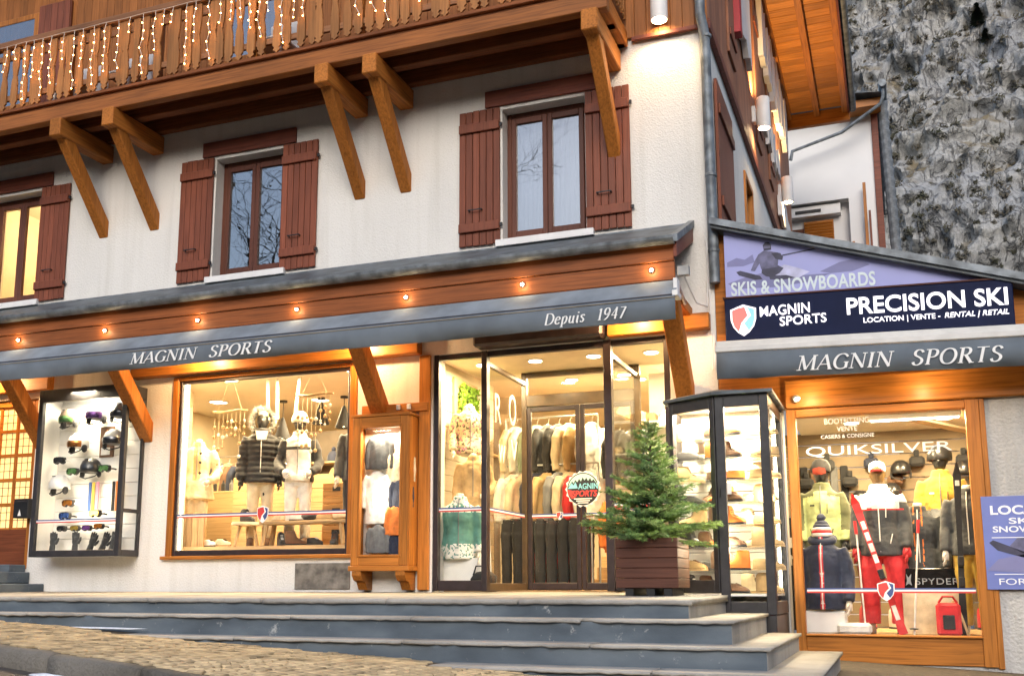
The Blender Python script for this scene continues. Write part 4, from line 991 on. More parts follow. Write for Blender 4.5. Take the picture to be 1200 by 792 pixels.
MB().tube([(.36,NY-.9,11.62),(.36,NY+6,11.62)],.09,10).build('gutter', zinc, nh, True)
# ================================================================ mountain
def rock_mat():
    m, n, l, b = nt('cliff_rock'); tc = n.new('ShaderNodeTexCoord'); ge = n.new('ShaderNodeNewGeometry')
    def nz(scale, detail, rough, st=(1,1,1), rot=(0,0,0), dist=.3):
        mp = n.new('ShaderNodeMapping'); mp.inputs['Scale'].default_value = st; mp.inputs['Rotation'].default_value = rot; l.new(tc.outputs['Object'], mp.inputs[0])
        a = n.new('ShaderNodeTexNoise'); a.inputs['Scale'].default_value = scale; a.inputs['Detail'].default_value = detail; a.inputs['Roughness'].default_value = rough; a.inputs['Distortion'].default_value = dist
        l.new(mp.outputs[0], a.inputs['Vector']); return a
    def mixc(f, c1, c2, mode='MIX'):
        x = n.new('ShaderNodeMix'); x.data_type = 'RGBA'; x.blend_type = mode
        if isinstance(f, float): x.inputs[0].default_value = f
        else: l.new(f, x.inputs[0])
        l.new(c1, x.inputs[6])
        if isinstance(c2, tuple): x.inputs[7].default_value = c2
        else: l.new(c2, x.inputs[7])
        return x.outputs[2]
    fine = nz(1.5, 10, .72, (1,1,.75)); big = nz(.07, 4, .5)
    r = ramp(n, [(.28,(.20,.205,.215)),(.45,(.275,.282,.29)),(.58,(.335,.34,.345)),(.76,(.45,.45,.44))]); l.new(fine.outputs['Fac'], r.inputs[0])
    rb = ramp(n, [(.35,(.80,.82,.86)),(.65,(1.06,1.05,1.02))]); l.new(big.outputs['Fac'], rb.inputs[0])
    col = mixc(1.0, r.outputs[0], rb.outputs[0], 'MULTIPLY')
    hts = [fine.outputs['Fac']]
    for sc, st, rot, wd in ((.28,(1.6,1.6,.45),(0,.3,0),.030),(.55,(1.3,1.3,.8),(.2,-.5,.3),.026),(.16,(1.2,1.2,.35),(0,.1,0),.022)):   # steep fracture lines
        c = nz(sc, 6, .55, st, rot, .8); sb_ = n.new('ShaderNodeMath'); sb_.operation = 'SUBTRACT'; sb_.inputs[1].default_value = .5; l.new(c.outputs['Fac'], sb_.inputs[0])
        ab = n.new('ShaderNodeMath'); ab.operation = 'ABSOLUTE'; l.new(sb_.outputs[0], ab.inputs[0])
        rc = ramp(n, [(0,(.34,.34,.36)),(wd*.5,(.72,.72,.73)),(wd,(1,1,1))]); l.new(ab.outputs[0], rc.inputs[0]); col = mixc(.6, col, rc.outputs[0], 'MULTIPLY'); hts.append(rc.outputs[0])
    veg = nz(.12, 8, .7); rv = ramp(n, [(.53,(0,0,0)),(.63,(1,1,1))]); l.new(veg.outputs['Fac'], rv.inputs[0])
    g = n.new('ShaderNodeSeparateXYZ'); l.new(ge.outputs['Normal'], g.inputs[0]); gr = ramp(n, [(.15,(0,0,0)),(.5,(1,1,1))]); l.new(g.outputs['Z'], gr.inputs[0])
    ml = n.new('ShaderNodeMath'); ml.operation = 'MULTIPLY'; l.new(rv.outputs[0], ml.inputs[0]); l.new(gr.outputs[0], ml.inputs[1])
    col = mixc(ml.outputs[0], col, (.17,.145,.10,1))
    l.new(col, b.inputs['Base Color']); b.inputs['Roughness'].default_value = .95; b.inputs['Specular IOR Level'].default_value = .1
    b1 = n.new('ShaderNodeBump'); b1.inputs['Strength'].default_value = .8; b1.inputs['Distance'].default_value = .35; l.new(hts[0], b1.inputs['Height'])
    b2 = n.new('ShaderNodeBump'); b2.inputs['Strength'].default_value = .8; b2.inputs['Distance'].default_value = .5; l.new(hts[1], b2.inputs['Height']); l.new(b1.outputs[0], b2.inputs['Normal']); l.new(b2.outputs[0], b.inputs['Normal'])
    return m
# cliff sheet: u runs to the right, v up; leans back, broken by ribs, ledges and blocks
MO = Vector((20, 105, -10)); MU = Vector((.93,-.36,0)).normalized(); MN = Vector((-.36,-.93,0)).normalized()
NU, NV = 330, 330; UW, VH = 150.0, 125.0
def cliff(u, v):
    p = Vector((u*.05, v*.05, 3.1))
    d = 9*noise.fractal(p*.55, 1, 2, 3)
    q = Vector((u*.16+d*.12, v*.11, 1.7)); d += 2.6*noise.ridged_multi_fractal(q, .9, 2.1, 5, 1, 2)-3
    w = noise.noise(Vector((u*.2, v*.2, 6))); d += .9*noise.ridged_multi_fractal(Vector((u*.42+w, v*.26+w, 9.3)), .8, 2.2, 4, 1, 2)-1.2
    d += .40*noise.fractal(Vector((u*.9+w, v*.55, 2.2)), .7, 2.1, 4)
    d += 2.2*noise.noise(Vector((u*.07, v*.30, 8)))
    return MO + MU*u + MN*(d - v*.30) + Vector((0,0,v))
vs = []; fs = []
for j in range(NV+1):
    for i in range(NU+1): vs.append(cliff(-75+UW*i/NU, VH*j/NV))
for j in range(NV):
    for i in range(NU):
        k = j*(NU+1)+i; fs.append((k,k+1,k+NU+2,k+NU+1))
m = MB(); m.add(vs, fs); mt_o = struct(m.build('mountain', rock_mat(), None, 'all')); mt_o.data.set_sharp_from_angle(angle=R(60))
# scrub on the ledges (uncountable) and a few conifers that can be told apart
def leafblob(mb, c, r, n, rg, size, flat=.8):
    for _ in range(n):
        d = Vector((rg.gauss(0,1), rg.gauss(0,1), rg.gauss(0,1)*flat)); d.normalize(); p = Vector(c)+d*r*rg.random()**.5
        a = Vector((rg.uniform(-1,1),rg.uniform(-1,1),rg.uniform(-1,1))).normalized(); b2 = a.orthogonal().normalized()
        mb.face([p+a*size, p+b2*size*.5, p-a*size, p-b2*size*.5])
rg = random.Random(11); sb = MB()
for _ in range(900):
    u = rg.uniform(-44, 4); v = rg.uniform(34, 108); p = cliff(u, v)
    r = rg.uniform(.25, .9); leafblob(sb, p+MN*(-.1)+Vector((0,0,r*.3)), r, 34, rg, .30)
o = sb.build('scrub', M('winter_scrub',(.10,.088,.075),.9,.4,.3,col2=(.045,.05,.03))); tag(o, 'dark leafless scrub growing on the ledges of the cliff', 'scrub', kind='stuff')
con_m = M('conifer_far', (.035,.055,.03), .9, .4, .8)
def conifer(u, v, h, label):
    p = cliff(u, v)+MN*.4; t = thing('conifer', label, 'tree', tuple(p), 'conifers on the cliff')
    MB().tube([p, p+Vector((0,0,h))], .2, 6, [.22,.04]).build('trunk', M('bark_far',(.06,.045,.035),.9), t)
    c = MB(); rg2 = random.Random(int(u*10))
    for k in range(int(260*h)):
        f = rg2.random()**1.3; rr = (1-f)*h*.24*(.5+.6*rg2.random())+.1; q = rg2.uniform(0,2*math.pi); b = p+Vector((math.cos(q)*rr, math.sin(q)*rr, h*(.1+.9*f)-rr*.25))
        d = Vector((math.cos(q),math.sin(q),-.35))*.26; w = Vector((-math.sin(q),math.cos(q),.1))*.12
        c.face([b-d, b+w, b+d, b-w])
    c.build('crown', con_m, t)
# ================================================================ shop interior shell
ceil_m = M('shop_ceiling', (.75,.68,.55), .85, .03); floor_w = WOOD('shop_floor_wood', (.30,.19,.10), 'x'); cream = M('cream_wall', (.70,.60,.43), .85, .06, 2)
pale_x = WOOD('pale_pine_x', (.52,.36,.19), 'x', .6, .25, .12, 0); pale_z = WOOD('pale_pine_z', (.52,.36,.19), 'z', .6, .25, .12, 0)
struct(MB().box(-10.9,-1.8,.352,7,-.02,.012).build('shop_floor', floor_w))
struct(holewall(-10.9,-1.8,.352,7,2.96,3.04,[]).build('x', ceil_m)) if False else None
struct(MB().box(-10.9,-1.8,.352,7,2.93,3.03).build('shop_ceiling', ceil_m))
struct(MB().box(-10.9,-1.8,6.9,7,.013,2.929).build('shop_back_wall', cream))
struct(MB().box(-10.9,-10.8,.352,6.89,.013,2.929).build('shop_left_wall', cream))
struct(MB().box(-2.12,-2.06,.37,6.89,.013,2.929).build('shop_right_wall', cream))
LW = (1,.76,.43)
def downlight(x, y, z, e, label, sq=True, col=LW, spread=None):
    t = thing('ceiling_downlight', label, 'lamp', (x,y,z), 'recessed ceiling lights in the shop')
    if sq: MB().cbox(x-.12,x+.12,y-.12,y+.12,z-.012,z-.001,.003).build('bezel', white_paint, t); MB().box(x-.095,x+.095,y-.095,y+.095,z-.016,z-.0125).build('diffuser', EMIT('downlight_glow',(1,.88,.62),9), t)
    else: MB().lathe([(.001,z-.001),(.10,z-.001),(.10,z-.012),(.001,z-.013)],(x,y,0),20,caps=False).build('bezel', white_paint, t); MB().lathe([(.001,z-.0135),(.08,z-.0135),(.08,z-.017),(.001,z-.018)],(x,y,0),18,caps=False).build('diffuser', MATS['downlight_glow'] if 'downlight_glow' in MATS else EMIT('downlight_glow',(1,.88,.62),9), t)
    lamp('lamp_light', t, (x,y,z-.03), e, col, .18, 'AREA')
    return t
PW = 1.0
for i, (x, y, e) in enumerate(((-8.6,.75,75),(-7.6,.6,75),(-6.65,.75,75),(-8.2,2.6,80),(-6.8,2.6,80),(-7.5,4.8,90),(-9.8,2.2,60))):
    downlight(x, y, 2.929, e*PW, ['square downlight at the left of the display window ceiling','square downlight in the middle of the display window ceiling','square downlight at the right of the display window ceiling','left square downlight behind the mannequins','right square downlight behind the mannequins','square downlight at the back of the clothing shop','square downlight in the far left corner of the clothing shop'][i])
for i, (x, y, e) in enumerate(((-4.75,.75,50),(-2.6,.8,55),(-4.1,2.5,70),(-3.2,2.8,70),(-3.7,4.6,80),(-2.55,2.4,60))):
    downlight(x, y, 2.929 if y > 1.5 else 2.839, e*PW, ['round downlight behind the left side light of the entrance','round downlight behind the right side light of the entrance','round downlight just inside the doors on the left','round downlight just inside the doors on the right','round downlight above the back staircase','round downlight near the right wall of the shop'][i], False)
for i, x in enumerate((-4.05,-3.3)): downlight(x, .75, 2.839, 16*PW, ['left','right'][i]+' small spot in the entrance recess ceiling', False)
# ================================================================ soft goods and mannequins
def remeshed(mb, vox, it=3, disp=None, matf=None, mats=None, name='m'):
    me = mb.mesh(name, mats[0]); ob = bpy.data.objects.new('tmp', me); COL.objects.link(ob)
    r = ob.modifiers.new('r','REMESH'); r.mode = 'VOXEL'; r.voxel_size = vox; r.use_smooth_shade = True
    s = ob.modifiers.new('s','SMOOTH'); s.iterations = it; s.factor = .5
    dg = bpy.context.evaluated_depsgraph_get(); out = bpy.data.meshes.new_from_object(ob.evaluated_get(dg)); bpy.data.objects.remove(ob); bpy.data.meshes.remove(me)
    if disp:
        ns = [v.normal.copy() for v in out.vertices]
        for v, n in zip(out.vertices, ns): v.co += n*disp(v.co)
    out.materials.clear()
    for q in mats: out.materials.append(q)
    if matf:
        for p in out.polygons: p.material_index = matf(p.center, p.normal)
    out.polygons.foreach_set('use_smooth', [True]*len(out.polygons)); out.update()
    return out
def ell(c, rx, ry, n=14, tilt=0): return [(c[0]+rx*math.cos(2*math.pi*i/n), c[1]+ry*math.sin(2*math.pi*i/n), c[2]) for i in range(n)]
def FAB(name, col, rough=.8, var=.16): return M('cloth_'+name, col, rough, var, 9, .35, 70, sheen=.15)
F = {k: FAB(k, c) for k, c in dict(cream=(.70,.58,.38), white=(.78,.76,.70), black=(.018,.018,.02), navy=(.02,.028,.06), grey=(.16,.165,.17), red=(.62,.025,.03), orange=(.75,.20,.03), yellow=(.62,.40,.06), olive=(.12,.13,.06), lime=(.50,.58,.26), teal=(.10,.26,.22), tan=(.50,.33,.15), sage=(.33,.42,.28), blue=(.06,.12,.32), brown=(.16,.08,.04), pink=(.65,.25,.33), charcoal=(.05,.052,.055), gold=(.62,.36,.05)).items()}
skin_white = M('mannequin_white', (.72,.66,.56), .4, .05, 4); skin_black = M('mannequin_black', (.02,.02,.02), .3, .1, 4); skin_gold = M('mannequin_bronze', (.17,.10,.04), .35, .1, 4)
def arm_pts(s, pose):
    return [Vector((s*q[0], q[1], q[2])) for q in pose]
HANG = [(.160,0,1.43),(.212,.015,1.30),(.236,.02,1.14),(.248,-.03,1.0),(.25,-.08,.87)]
BENT = [(.160,0,1.43),(.225,.02,1.30),(.275,.03,1.14),(.25,-.08,1.03),(.18,-.17,.98)]
def mannequin(label, loc, rotz=0, skin=skin_white, scale=1.0, top=None, topf=None, bottom=None, arms=(HANG,HANG), head=True, tophem=.80, puffy=0, legs=True, stance=.09, coat=0, shoes=None, gloves=None, group='mannequins in the shop windows'):
    t = thing('mannequin', label, 'mannequin', (0,0,0), group)
    b = MB()
    b.loft([ell((0,0,z),rx,ry) for z,rx,ry in ((.80,.12,.09),(.88,.165,.115),(.98,.155,.105),(1.10,.125,.09),(1.24,.15,.105),(1.36,.165,.105),(1.44,.15,.085),(1.485,.075,.06),(1.52,.053,.055),(1.60,.05,.053))])
    if head:
        b.loft([ell((0,y,z),rx,ry) for z,y,rx,ry in ((1.56,-.015,.045,.05),(1.585,-.03,.058,.07),(1.62,-.02,.07,.09),(1.67,-.01,.076,.098),(1.72,0,.078,.10),(1.765,.005,.066,.085),(1.79,.005,.035,.05))])
        b.ball((0,-.115,1.655),.018,2,(1,1,1.5)); b.ball((.077,0,1.66),.022,1,(.5,.8,1.3)); b.ball((-.077,0,1.66),.022,1,(.5,.8,1.3))
    if legs:
        for s in (-1,1): b.tube([(s*.085,0,.88),(s*(stance+.005),-.012,.68),(s*(stance+.012),-.012,.48),(s*(stance+.015),.012,.3),(s*(stance+.015),.012,.10),(s*(stance+.018),-.03,.045),(s*(stance+.03),-.14,.035)],.06,10,[.095,.08,.058,.056,.038,.042,.035])
    for s, ps in ((-1,arms[0]),(1,arms[1])): b.tube(arm_pts(s,ps),.04,10,[.06,.052,.044,.038,.028])
    me = remeshed(b, .014, 3, None, None, [skin], 'body')
    o = bpy.data.objects.new('body', me); COL.objects.link(o); o.parent = t
    for s, ps in ((-1,arms[0]),(1,arms[1])):
        w = arm_pts(s,ps)[-1]; d = (arm_pts(s,ps)[-1]-arm_pts(s,ps)[-2]).normalized(); sd = Vector((0,1,0)) if abs(d.z) > .6 else Vector((0,0,1)); up = d.cross(sd).normalized(); sd = up.cross(d).normalized(); k = 1.25 if gloves else 1
        h = MB(); h.tube([w-d*.02, w+d*.03, w+d*.085], .03, 8, [.026*k,.036*k,.036*k], sx=.62)
        for i, (off, L) in enumerate(((-.027,.062),(-.009,.075),(.009,.078),(.026,.066))):
            a = w+d*.08+sd*off*k; h.tube([a, a+d*L*.5-up*.004, a+d*L*.9-up*.022], .009, 6, [.0095*k,.0085*k,.006*k])
        a = w+d*.02-sd*.028*k; h.tube([a, a-sd*.022+d*.03-up*.008, a-sd*.026+d*.062-up*.018], .01, 6, [.012*k,.010*k,.007*k])
        h.build('glove' if gloves else 'hand', gloves or skin, t, 'all')
    g = .022+puffy
    if bottom:
        p = MB(); p.loft([ell((0,0,z),rx+.012,ry+.015) for z,rx,ry in ((.80,.13,.10),(.86,.168,.12),(.96,.158,.11),(1.05,.135,.10))])
        wide = bottom[1]
        for s in (-1,1): p.tube([(s*.088,0,.90),(s*(stance+.005),-.01,.68),(s*(stance+.012),-.01,.46),(s*(stance+.015),.008,.26),(s*(stance+.018),.0,bottom[2])],.06,12,[.108,.092*wide,.076*wide,.074*wide,.072*wide])
        pm = remeshed(p, .015, 2, lambda c: .006*noise.noise(c*11)+.004*noise.noise(Vector((c.x*20,c.y*20,c.z*34))), None, [F[bottom[0]]], 'trousers')
        q = bpy.data.objects.new('trousers', pm); COL.objects.link(q); q.parent = t
    if top:
        j = MB(); fl = .02+coat
        j.loft([ell((0,0,z),rx+g,ry+g+.01,16) for z,rx,ry in ((tophem,.165+fl,.115+fl),(tophem+.06,.168+fl*.8,.118+fl*.8),(1.0,.155+fl*.5,.11+fl*.5),(1.10,.142,.10),(1.24,.155,.11),(1.36,.17,.11),(1.44,.155,.09),(1.485,.085,.07),(1.53,.066,.068),(1.565,.062,.068))])
        for s, ps in ((-1,arms[0]),(1,arms[1])):
            P = arm_pts(s,ps); j.tube(P[:-1]+[P[-1]-(P[-1]-P[-2])*.1],.05,12,[.075+g*.4,.068+g*.5,.062+g*.5,.056+g*.5,.048+g*.4])
        if puffy >= .02: df = lambda c: .012*abs(math.sin(c.z*math.pi/.075))-.004+.005*noise.noise(c*14)
        else: df = lambda c: .007*noise.noise(c*9)+.005*noise.noise(Vector((c.x*22,c.y*22,c.z*30)))
        jm = remeshed(j, .014, 2, df, topf, [F[k] for k in top], 'jacket')
        q = bpy.data.objects.new('jacket', jm); COL.objects.link(q); q.parent = t
        MB().tube([(0,-.118-g-fl*.8,tophem+.02),(0,-.125-g-fl*.2,1.0),(0,-.118-g,1.15),(0,-.128-g,1.3),(0,-.105-g,1.44),(0,-.075-g,1.52)],.006,6).build('zip', F['white'] if top[0] in ('charcoal','navy','black') else F['grey'], t)
    if shoes:
        for s in (-1,1):
            x = s*(stance+.02); MB().loft([ell((x,y,.05),.045,.05) for y in (0,)]*1+[[(x+.045*math.cos(a),-.05+.13*math.sin(a),z) for a in [2*math.pi*i/12 for i in range(12)]] for z in (.0,.05,.085)]+[ell((x,.0,.17),.048,.055,12)]) if False else None
            MB().loft([[(x+.05*math.cos(a)*k,-.045+oy+.135*math.sin(a)*ky,z) for a in [2*math.pi*i/12 for i in range(12)]] for z,k,ky,oy in ((0,.95,1,0),(.035,1,1,0),(.075,.9,.85,.02),(.12,.85,.45,.05),(.2,.9,.45,.055))]).build('boot', F[shoes], t, 'all')
    t.location = loc; t.rotation_euler = (0,0,rotz); t.scale = (scale,)*3
    return t
def helmet_mb(c, r=.125):
    m = MB(); n = 18
    m.lathe([(.001,r*1.05),(r*.45,r*.97),(r*.78,r*.68),(r*.96,r*.25),(r,-.1*r),(r*.97,-.35*r),(r*.9,-.38*r),(r*.88,-.1*r)],(c[0],c[1],c[2]),n,caps=False); return m
def helmet(label, c, col, visor=None, rotz=0, group='ski helmets on display', r=.125):
    t = thing('ski_helmet', label, 'helmet', (0,0,0), group); mt = M('shell_'+col[0], col[1], .3, .08, 6, coat=.4)
    helmet_mb((0,0,0), r).build('shell', mt, t, 'all')
    MB().tube([(-r*.93,0,-.3*r),(-r*.8,-r*.45,-.75*r),(0,-r*.75,-1.0*r),(r*.8,-r*.45,-.75*r),(r*.93,0,-.3*r)],.009,6).build('chin_strap', F['black'], t)
    for s in (-1,1): MB().ball((s*r*.9,0,-.45*r),r*.42,2,(.35,.8,1)).build('ear_pad', F['black'], t, 'all')
    if visor:
        v = MB(); rings = []
        for z, k in ((-.38*r,.98),(-.2*r,1.04),(.05*r,1.06),(.2*r,1.02)): rings.append([(r*k*math.sin(a)*1.0,-r*k*math.cos(a),z) for a in [R(-68)+R(136)*i/12 for i in range(13)]])
        v.loft(rings, False, False); v.build('visor', M('lens_'+visor[0], visor[1], .12, .5, 9, metal=.7, coat=.5), t, 'all')
    for k in range(3): MB().cbox(-.03+k*.02,-.02+k*.02,-r*.75,-r*.55,r*.78,r*.86,.002).build('vent', F['black'], t)
    t.location = c; t.rotation_euler = (0,0,rotz); return t
def goggles(label, c, lens, strap, rotz=0, w=.17, group='goggles and glasses on display'):
    t = thing('ski_goggles', label, 'goggles', (0,0,0), group)
    pts = [(-.085,.02),(-.075,.042),(-.03,.047),(.03,.047),(.075,.042),(.085,.02),(.08,-.025),(.045,-.042),(.018,-.02),(0,-.014),(-.018,-.02),(-.045,-.042),(-.08,-.025)]
    s = w/.17; MB().prism([(x*s*1.08,z*s*1.12) for x,z in pts],-.03,.015,'xz').build('frame', F['black'], t)
    MB().prism([(x*s*.96,z*s*.92) for x,z in pts],-.045,-.031,'xz').build('lens', M('lens_'+lens[0], lens[1], .12, .5, 9, metal=.7, coat=.5), t)
    MB().tube([(-.09*s,0,.0),(-.12*s,.03,.0),(-.15*s,.05,-.01)],.012,6).build('strap', strap, t); MB().tube([(.09*s,0,.0),(.12*s,.03,.0),(.15*s,.05,-.01)],.012,6).build('strap', strap, t)
    t.location = c; t.rotation_euler = (0,0,rotz); return t
def glove(label, c, mat, rotz=0, group='ski gloves on display', s=1.0):
    m = MB()
    m.loft([[(cx+rx*math.cos(a), ry*math.sin(a), z) for a in [2*math.pi*i/10 for i in range(10)]] for z,cx,rx,ry in ((0,0,.05,.03),(.09,0,.046,.028),(.10,0,.04,.025),(.13,0,.055,.028),(.2,0,.058,.026))])
    for x, L, q in ((-.043,.075,-.12),(-.015,.095,-.03),(.015,.09,.05),(.043,.075,.15)): m.tube([(x,0,.19),(x+q*.03,-.004,.19+L*.5),(x+q*.07,-.01,.19+L)],.014,8,[.017,.016,.011])
    m.tube([(.05,0,.12),(.085,-.01,.165),(.10,-.015,.205)],.016,8,[.02,.018,.012])
    me = remeshed(m,.007,1,None,None,[mat],'glove'); o = bpy.data.objects.new('ski_glove', me); COL.objects.link(o); o.location = c; o.rotation_euler = (0,rotz,0); o.scale = (s,s,s)
    return tag(o, label, 'glove', group)
SHOE = {}
def shoe_mesh(kind, mat):
    k = (kind, mat.name)
    if k in SHOE: return SHOE[k]
    m = MB(); sole = F['tan'] if 'tan' in mat.name or 'cream' in mat.name else F['black']; hi = {'boot': .19, 'shoe': .09, 'snow': .26}[kind]
    hb = {'boot': .19, 'shoe': .105, 'snow': .26}[kind]
    prof = [(-.145,.6,.03,hb*.55),(-.140,.036,0,hb*.95),(-.12,.040,0,hb),(-.06,.041,0,hb*1.0),(-.02,.041,0,hb*.97),(.0,.041,0,max(.10,hb*.62)),(.03,.043,0,.088),(.07,.046,0,.074),(.105,.043,0,.064),(.13,.034,0,.05),(.148,.018,0,.03)]
    for mi, sc0, zb, zt in ((1,1.06,0,.022),(0,1.0,.0221,None)):
        m.mi = mi; rings = []
        for x, w, _, h in prof:
            w = min(w,.03) if x < -.141 else w; h2 = (.022 if zt else max(.032,h)); w *= sc0
            rings.append([(x*(1.02 if zt else 1),-w,zb),(x*(1.02 if zt else 1),w,zb),(x*(1.02 if zt else 1),w,zb+(h2-zb)*.55),(x,w*.78,zb+(h2-zb)*.88),(x,w*.3,h2),(x,-w*.3,h2),(x,-w*.78,zb+(h2-zb)*.88),(x*(1.02 if zt else 1),-w,zb+(h2-zb)*.55)])
        m.loft(rings)
    m.mi = 2
    for q in range(4 if hb < .12 else 6): 
        xx = .055-.014*q if q < 4 else .0; zz = .082+.006*q if q < 4 else .10+.02*(q-3)
        m.box(xx-.004,xx+.004,-.018,.018,zz-.004,zz+.005)
    SHOE[k] = m.mesh('shoe', [mat, sole, F['white'] if 'black' in mat.name or 'grey' in mat.name else F['brown']], smooth=True); return SHOE[k]
def shoe(label, c, kind, mat, rotz, group='shoes and boots in the corner showcase'):
    o = bpy.data.objects.new({'boot':'winter_boot','shoe':'walking_shoe','snow':'snow_boot'}[kind], shoe_mesh(kind, mat)); COL.objects.link(o); o.location = c; o.rotation_euler = (0,0,rotz); k = random.uniform(.92,1.06); o.scale = (k,k,k)
    return tag(o, label, 'boot' if kind != 'shoe' else 'shoe', group)
GAR = {}
def garment_mesh(kind, mats, key, matf=None):
    if key in GAR: return GAR[key]
    m = MB()
    if kind == 'trousers':
        m.loft([ell((0,0,z),rx,ry) for z,rx,ry in ((0,.17,.05),(-.1,.19,.06),(-.24,.2,.06))])
        for s in (-1,1): m.tube([(s*.095,0,-.2),(s*.10,0,-.55),(s*.105,0,-.95)],.08,10,[.095,.08,.075],sx=1)
        m.v = [(p[0],p[1]*.6,p[2]) for p in m.v]
    else:
        L = {'jacket':.72,'shirt':.66,'coat':.95}[kind]
        m.loft([ell((0,0,z),rx,ry) for z,rx,ry in ((.02,.06,.05),(-.03,.13,.05),(-.09,.215,.065),(-.2,.215,.08),(-L*.6,.215,.085),(-L,.235,.085))])
        for s in (-1,1): m.tube([(s*.17,0,-.07),(s*.25,.0,-.22),(s*.275,0,-.45),(s*.27,-.01,-.66)],.07,10,[.075,.07,.06,.05])
    GAR[key] = remeshed(m,.02,2,lambda c:.010*noise.noise(Vector((c.x*16,c.y*8,c.z*5)))+.005*noise.noise(c*22),matf,mats,'garment'); return GAR[key]
def hanging(label, loc, kind, cols, rotz=0, matf=None, group='clothes on hangers in the shop', s=1, hanger=True):
    t = thing({'jacket':'hanging_jacket','shirt':'hanging_sweater','coat':'hanging_coat','trousers':'hanging_trousers'}[kind], label, {'trousers':'trousers'}.get(kind,'jacket'), (0,0,0), group)
    piece('garment', garment_mesh(kind,[F[c] for c in cols],(kind,tuple(cols),matf.__name__ if matf else ''),matf), t)
    if hanger: MB().tube([(-.17,0,-.05),(0,0,.03),(.17,0,-.05)],.006,5).tube([(0,0,.03),(0,0,.08),(.02,0,.10),(.02,0,.12),(0,0,.125)],.004,5).build('hanger', steel, t)
    t.location = loc; t.rotation_euler = (0,0,rotz); t.scale = (s,s,s); return t
def rail(label, x0, x1, y, z, ends=True):
    t = thing('clothes_rail', label, 'clothes rail', (x0,y,0.013), 'clothes rails'); MB().tube([(x0,y,z),(x1,y,z)],.014,8).build('bar', steel, t)
    if ends:
        for x in (x0,x1): MB().tube([(x,y,z),(x,y,.013)],.014,8).build('upright', steel, t)
# ---------------------------------------------------------------- clothing shop: window platform and figures
plat = struct(bpy.data.objects.new('window_platform', None)); COL.objects.link(plat)
for i in range(10): MB().cbox(-9.8,-5.25,.355+i*.1,.355+i*.1+.097,.40,.585,.003).build('plank', pale_x, plat)
par = thing('pine_partition', 'pale pine board partition behind the window mannequins', 'partition', (-8,1.4,.0))
for j in range(8): MB().cbox(-8.9,-6.9,1.40,1.43,.02+j*.2,.02+j*.2+.195,.004).build('board', pale_x, par)
lp = thing('pine_partition', 'pale pine board side panel at the left end of the display window', 'panel', (-9.4,.5,.59))
for j in range(10): MB().cbox(-9.62,-9.59,.37,1.3,.59+j*.232,.59+j*.232+.228,.004).build('board', WOOD('pale_pine_y',(.62,.50,.33),'y',.6,.2,.1,0), lp)
slat = thing('pine_slat_panel', 'upright pine slats at the bottom left of the display window', 'panel', (-8.85,.5,.59))
for j in range(5): MB().cbox(-9.15+j*.1,-9.055+j*.1,.42,.45,.586,1.05,.004).build('slat', pale_z, slat)
PZ = .586
crossed = None
def coat_f(c, n): return 1 if (abs(c.x) < .045 and c.y < 0 and c.z > 1.0) else 0
ma = mannequin('headless cream mannequin in a pale wool coat at the left of the display window', (-9.02,.72,PZ-.06), R(30), skin_white, .98, ['cream','tan'], coat_f, ('cream',1.0,.12), (HANG,BENT), False, .74, 0, True, .07, .045)
for z in (1.1,1.25,1.38): MB().lathe([(.02,-.17),(.02,-.185),(.001,-.187)],(.05,0,z),10,'y').lbuild('button', F['black'], ma)
mb_ = mannequin('mannequin in a black down jacket with grey fur hood in the display window', (-7.97,.7,PZ), R(30), skin_black, 1.02, ['black'], None, ('cream',.92,.1), (HANG,HANG), True, .84, .02, True, .085, 0, 'brown')
fur = MB(); rgf = random.Random(4)
for k in range(2600):
    a = rgf.uniform(0,2*math.pi); rr = .145+rgf.gauss(0,.018); c = Vector((math.cos(a)*rr*.95,-.03+rgf.gauss(0,.03),1.66+math.sin(a)*rr*1.1)); d = Vector((math.cos(a)+rgf.gauss(0,.35),-.5+rgf.gauss(0,.4),math.sin(a)+rgf.gauss(0,.35))).normalized()*rgf.uniform(.025,.05); w = d.orthogonal().normalized()*.0035
    fur.face([c-w,c+w,c+d])
fur.lbuild('fur_hood', M('grey_fur',(.30,.28,.25),.95,.5,30,rnd=.1), mb_)
MB().tube([(.14*math.cos(a),.0,1.66+.155*math.sin(a)) for a in [2*math.pi*i/20 for i in range(21)]],.035,8).lbuild('hood', F['black'], mb_)
MB().lathe([(.08,1.72),(.083,1.75),(.07,1.79),(.03,1.81)],(0,0,0),14).lbuild('headband', F['cream'], mb_, 'all')
MB().prism([(-.06,1.40),(.06,1.40),(.08,1.52),(-.08,1.52)],-.16,-.13,'xz').lbuild('neck_warmer', F['white'], mb_)
def ski_f(c, n):
    if abs(c.x) > .165: return 1
    return 1 if 1.30 < c.z < 1.335 else 0
mc = mannequin('mannequin in a white ski jacket with black sleeves beside the fur hooded one', (-7.38,.7,PZ), R(24), skin_black, .98, ['white','charcoal'], ski_f, ('white',.98,.1), (BENT,BENT), True, .86, .006, True, .09, 0, 'brown', F['white'])
q = helmet_mb((0,0,1.72), .118).lbuild('helmet', F['white'], mc, 'all')
md = mannequin('dark clothed mannequin half hidden behind the wooden wall cabinet', (-6.5,.72,PZ), R(15), skin_white, 1.0, ['charcoal'], None, ('black',1.05,.1), (HANG,HANG), False, .82, 0, True, .09)
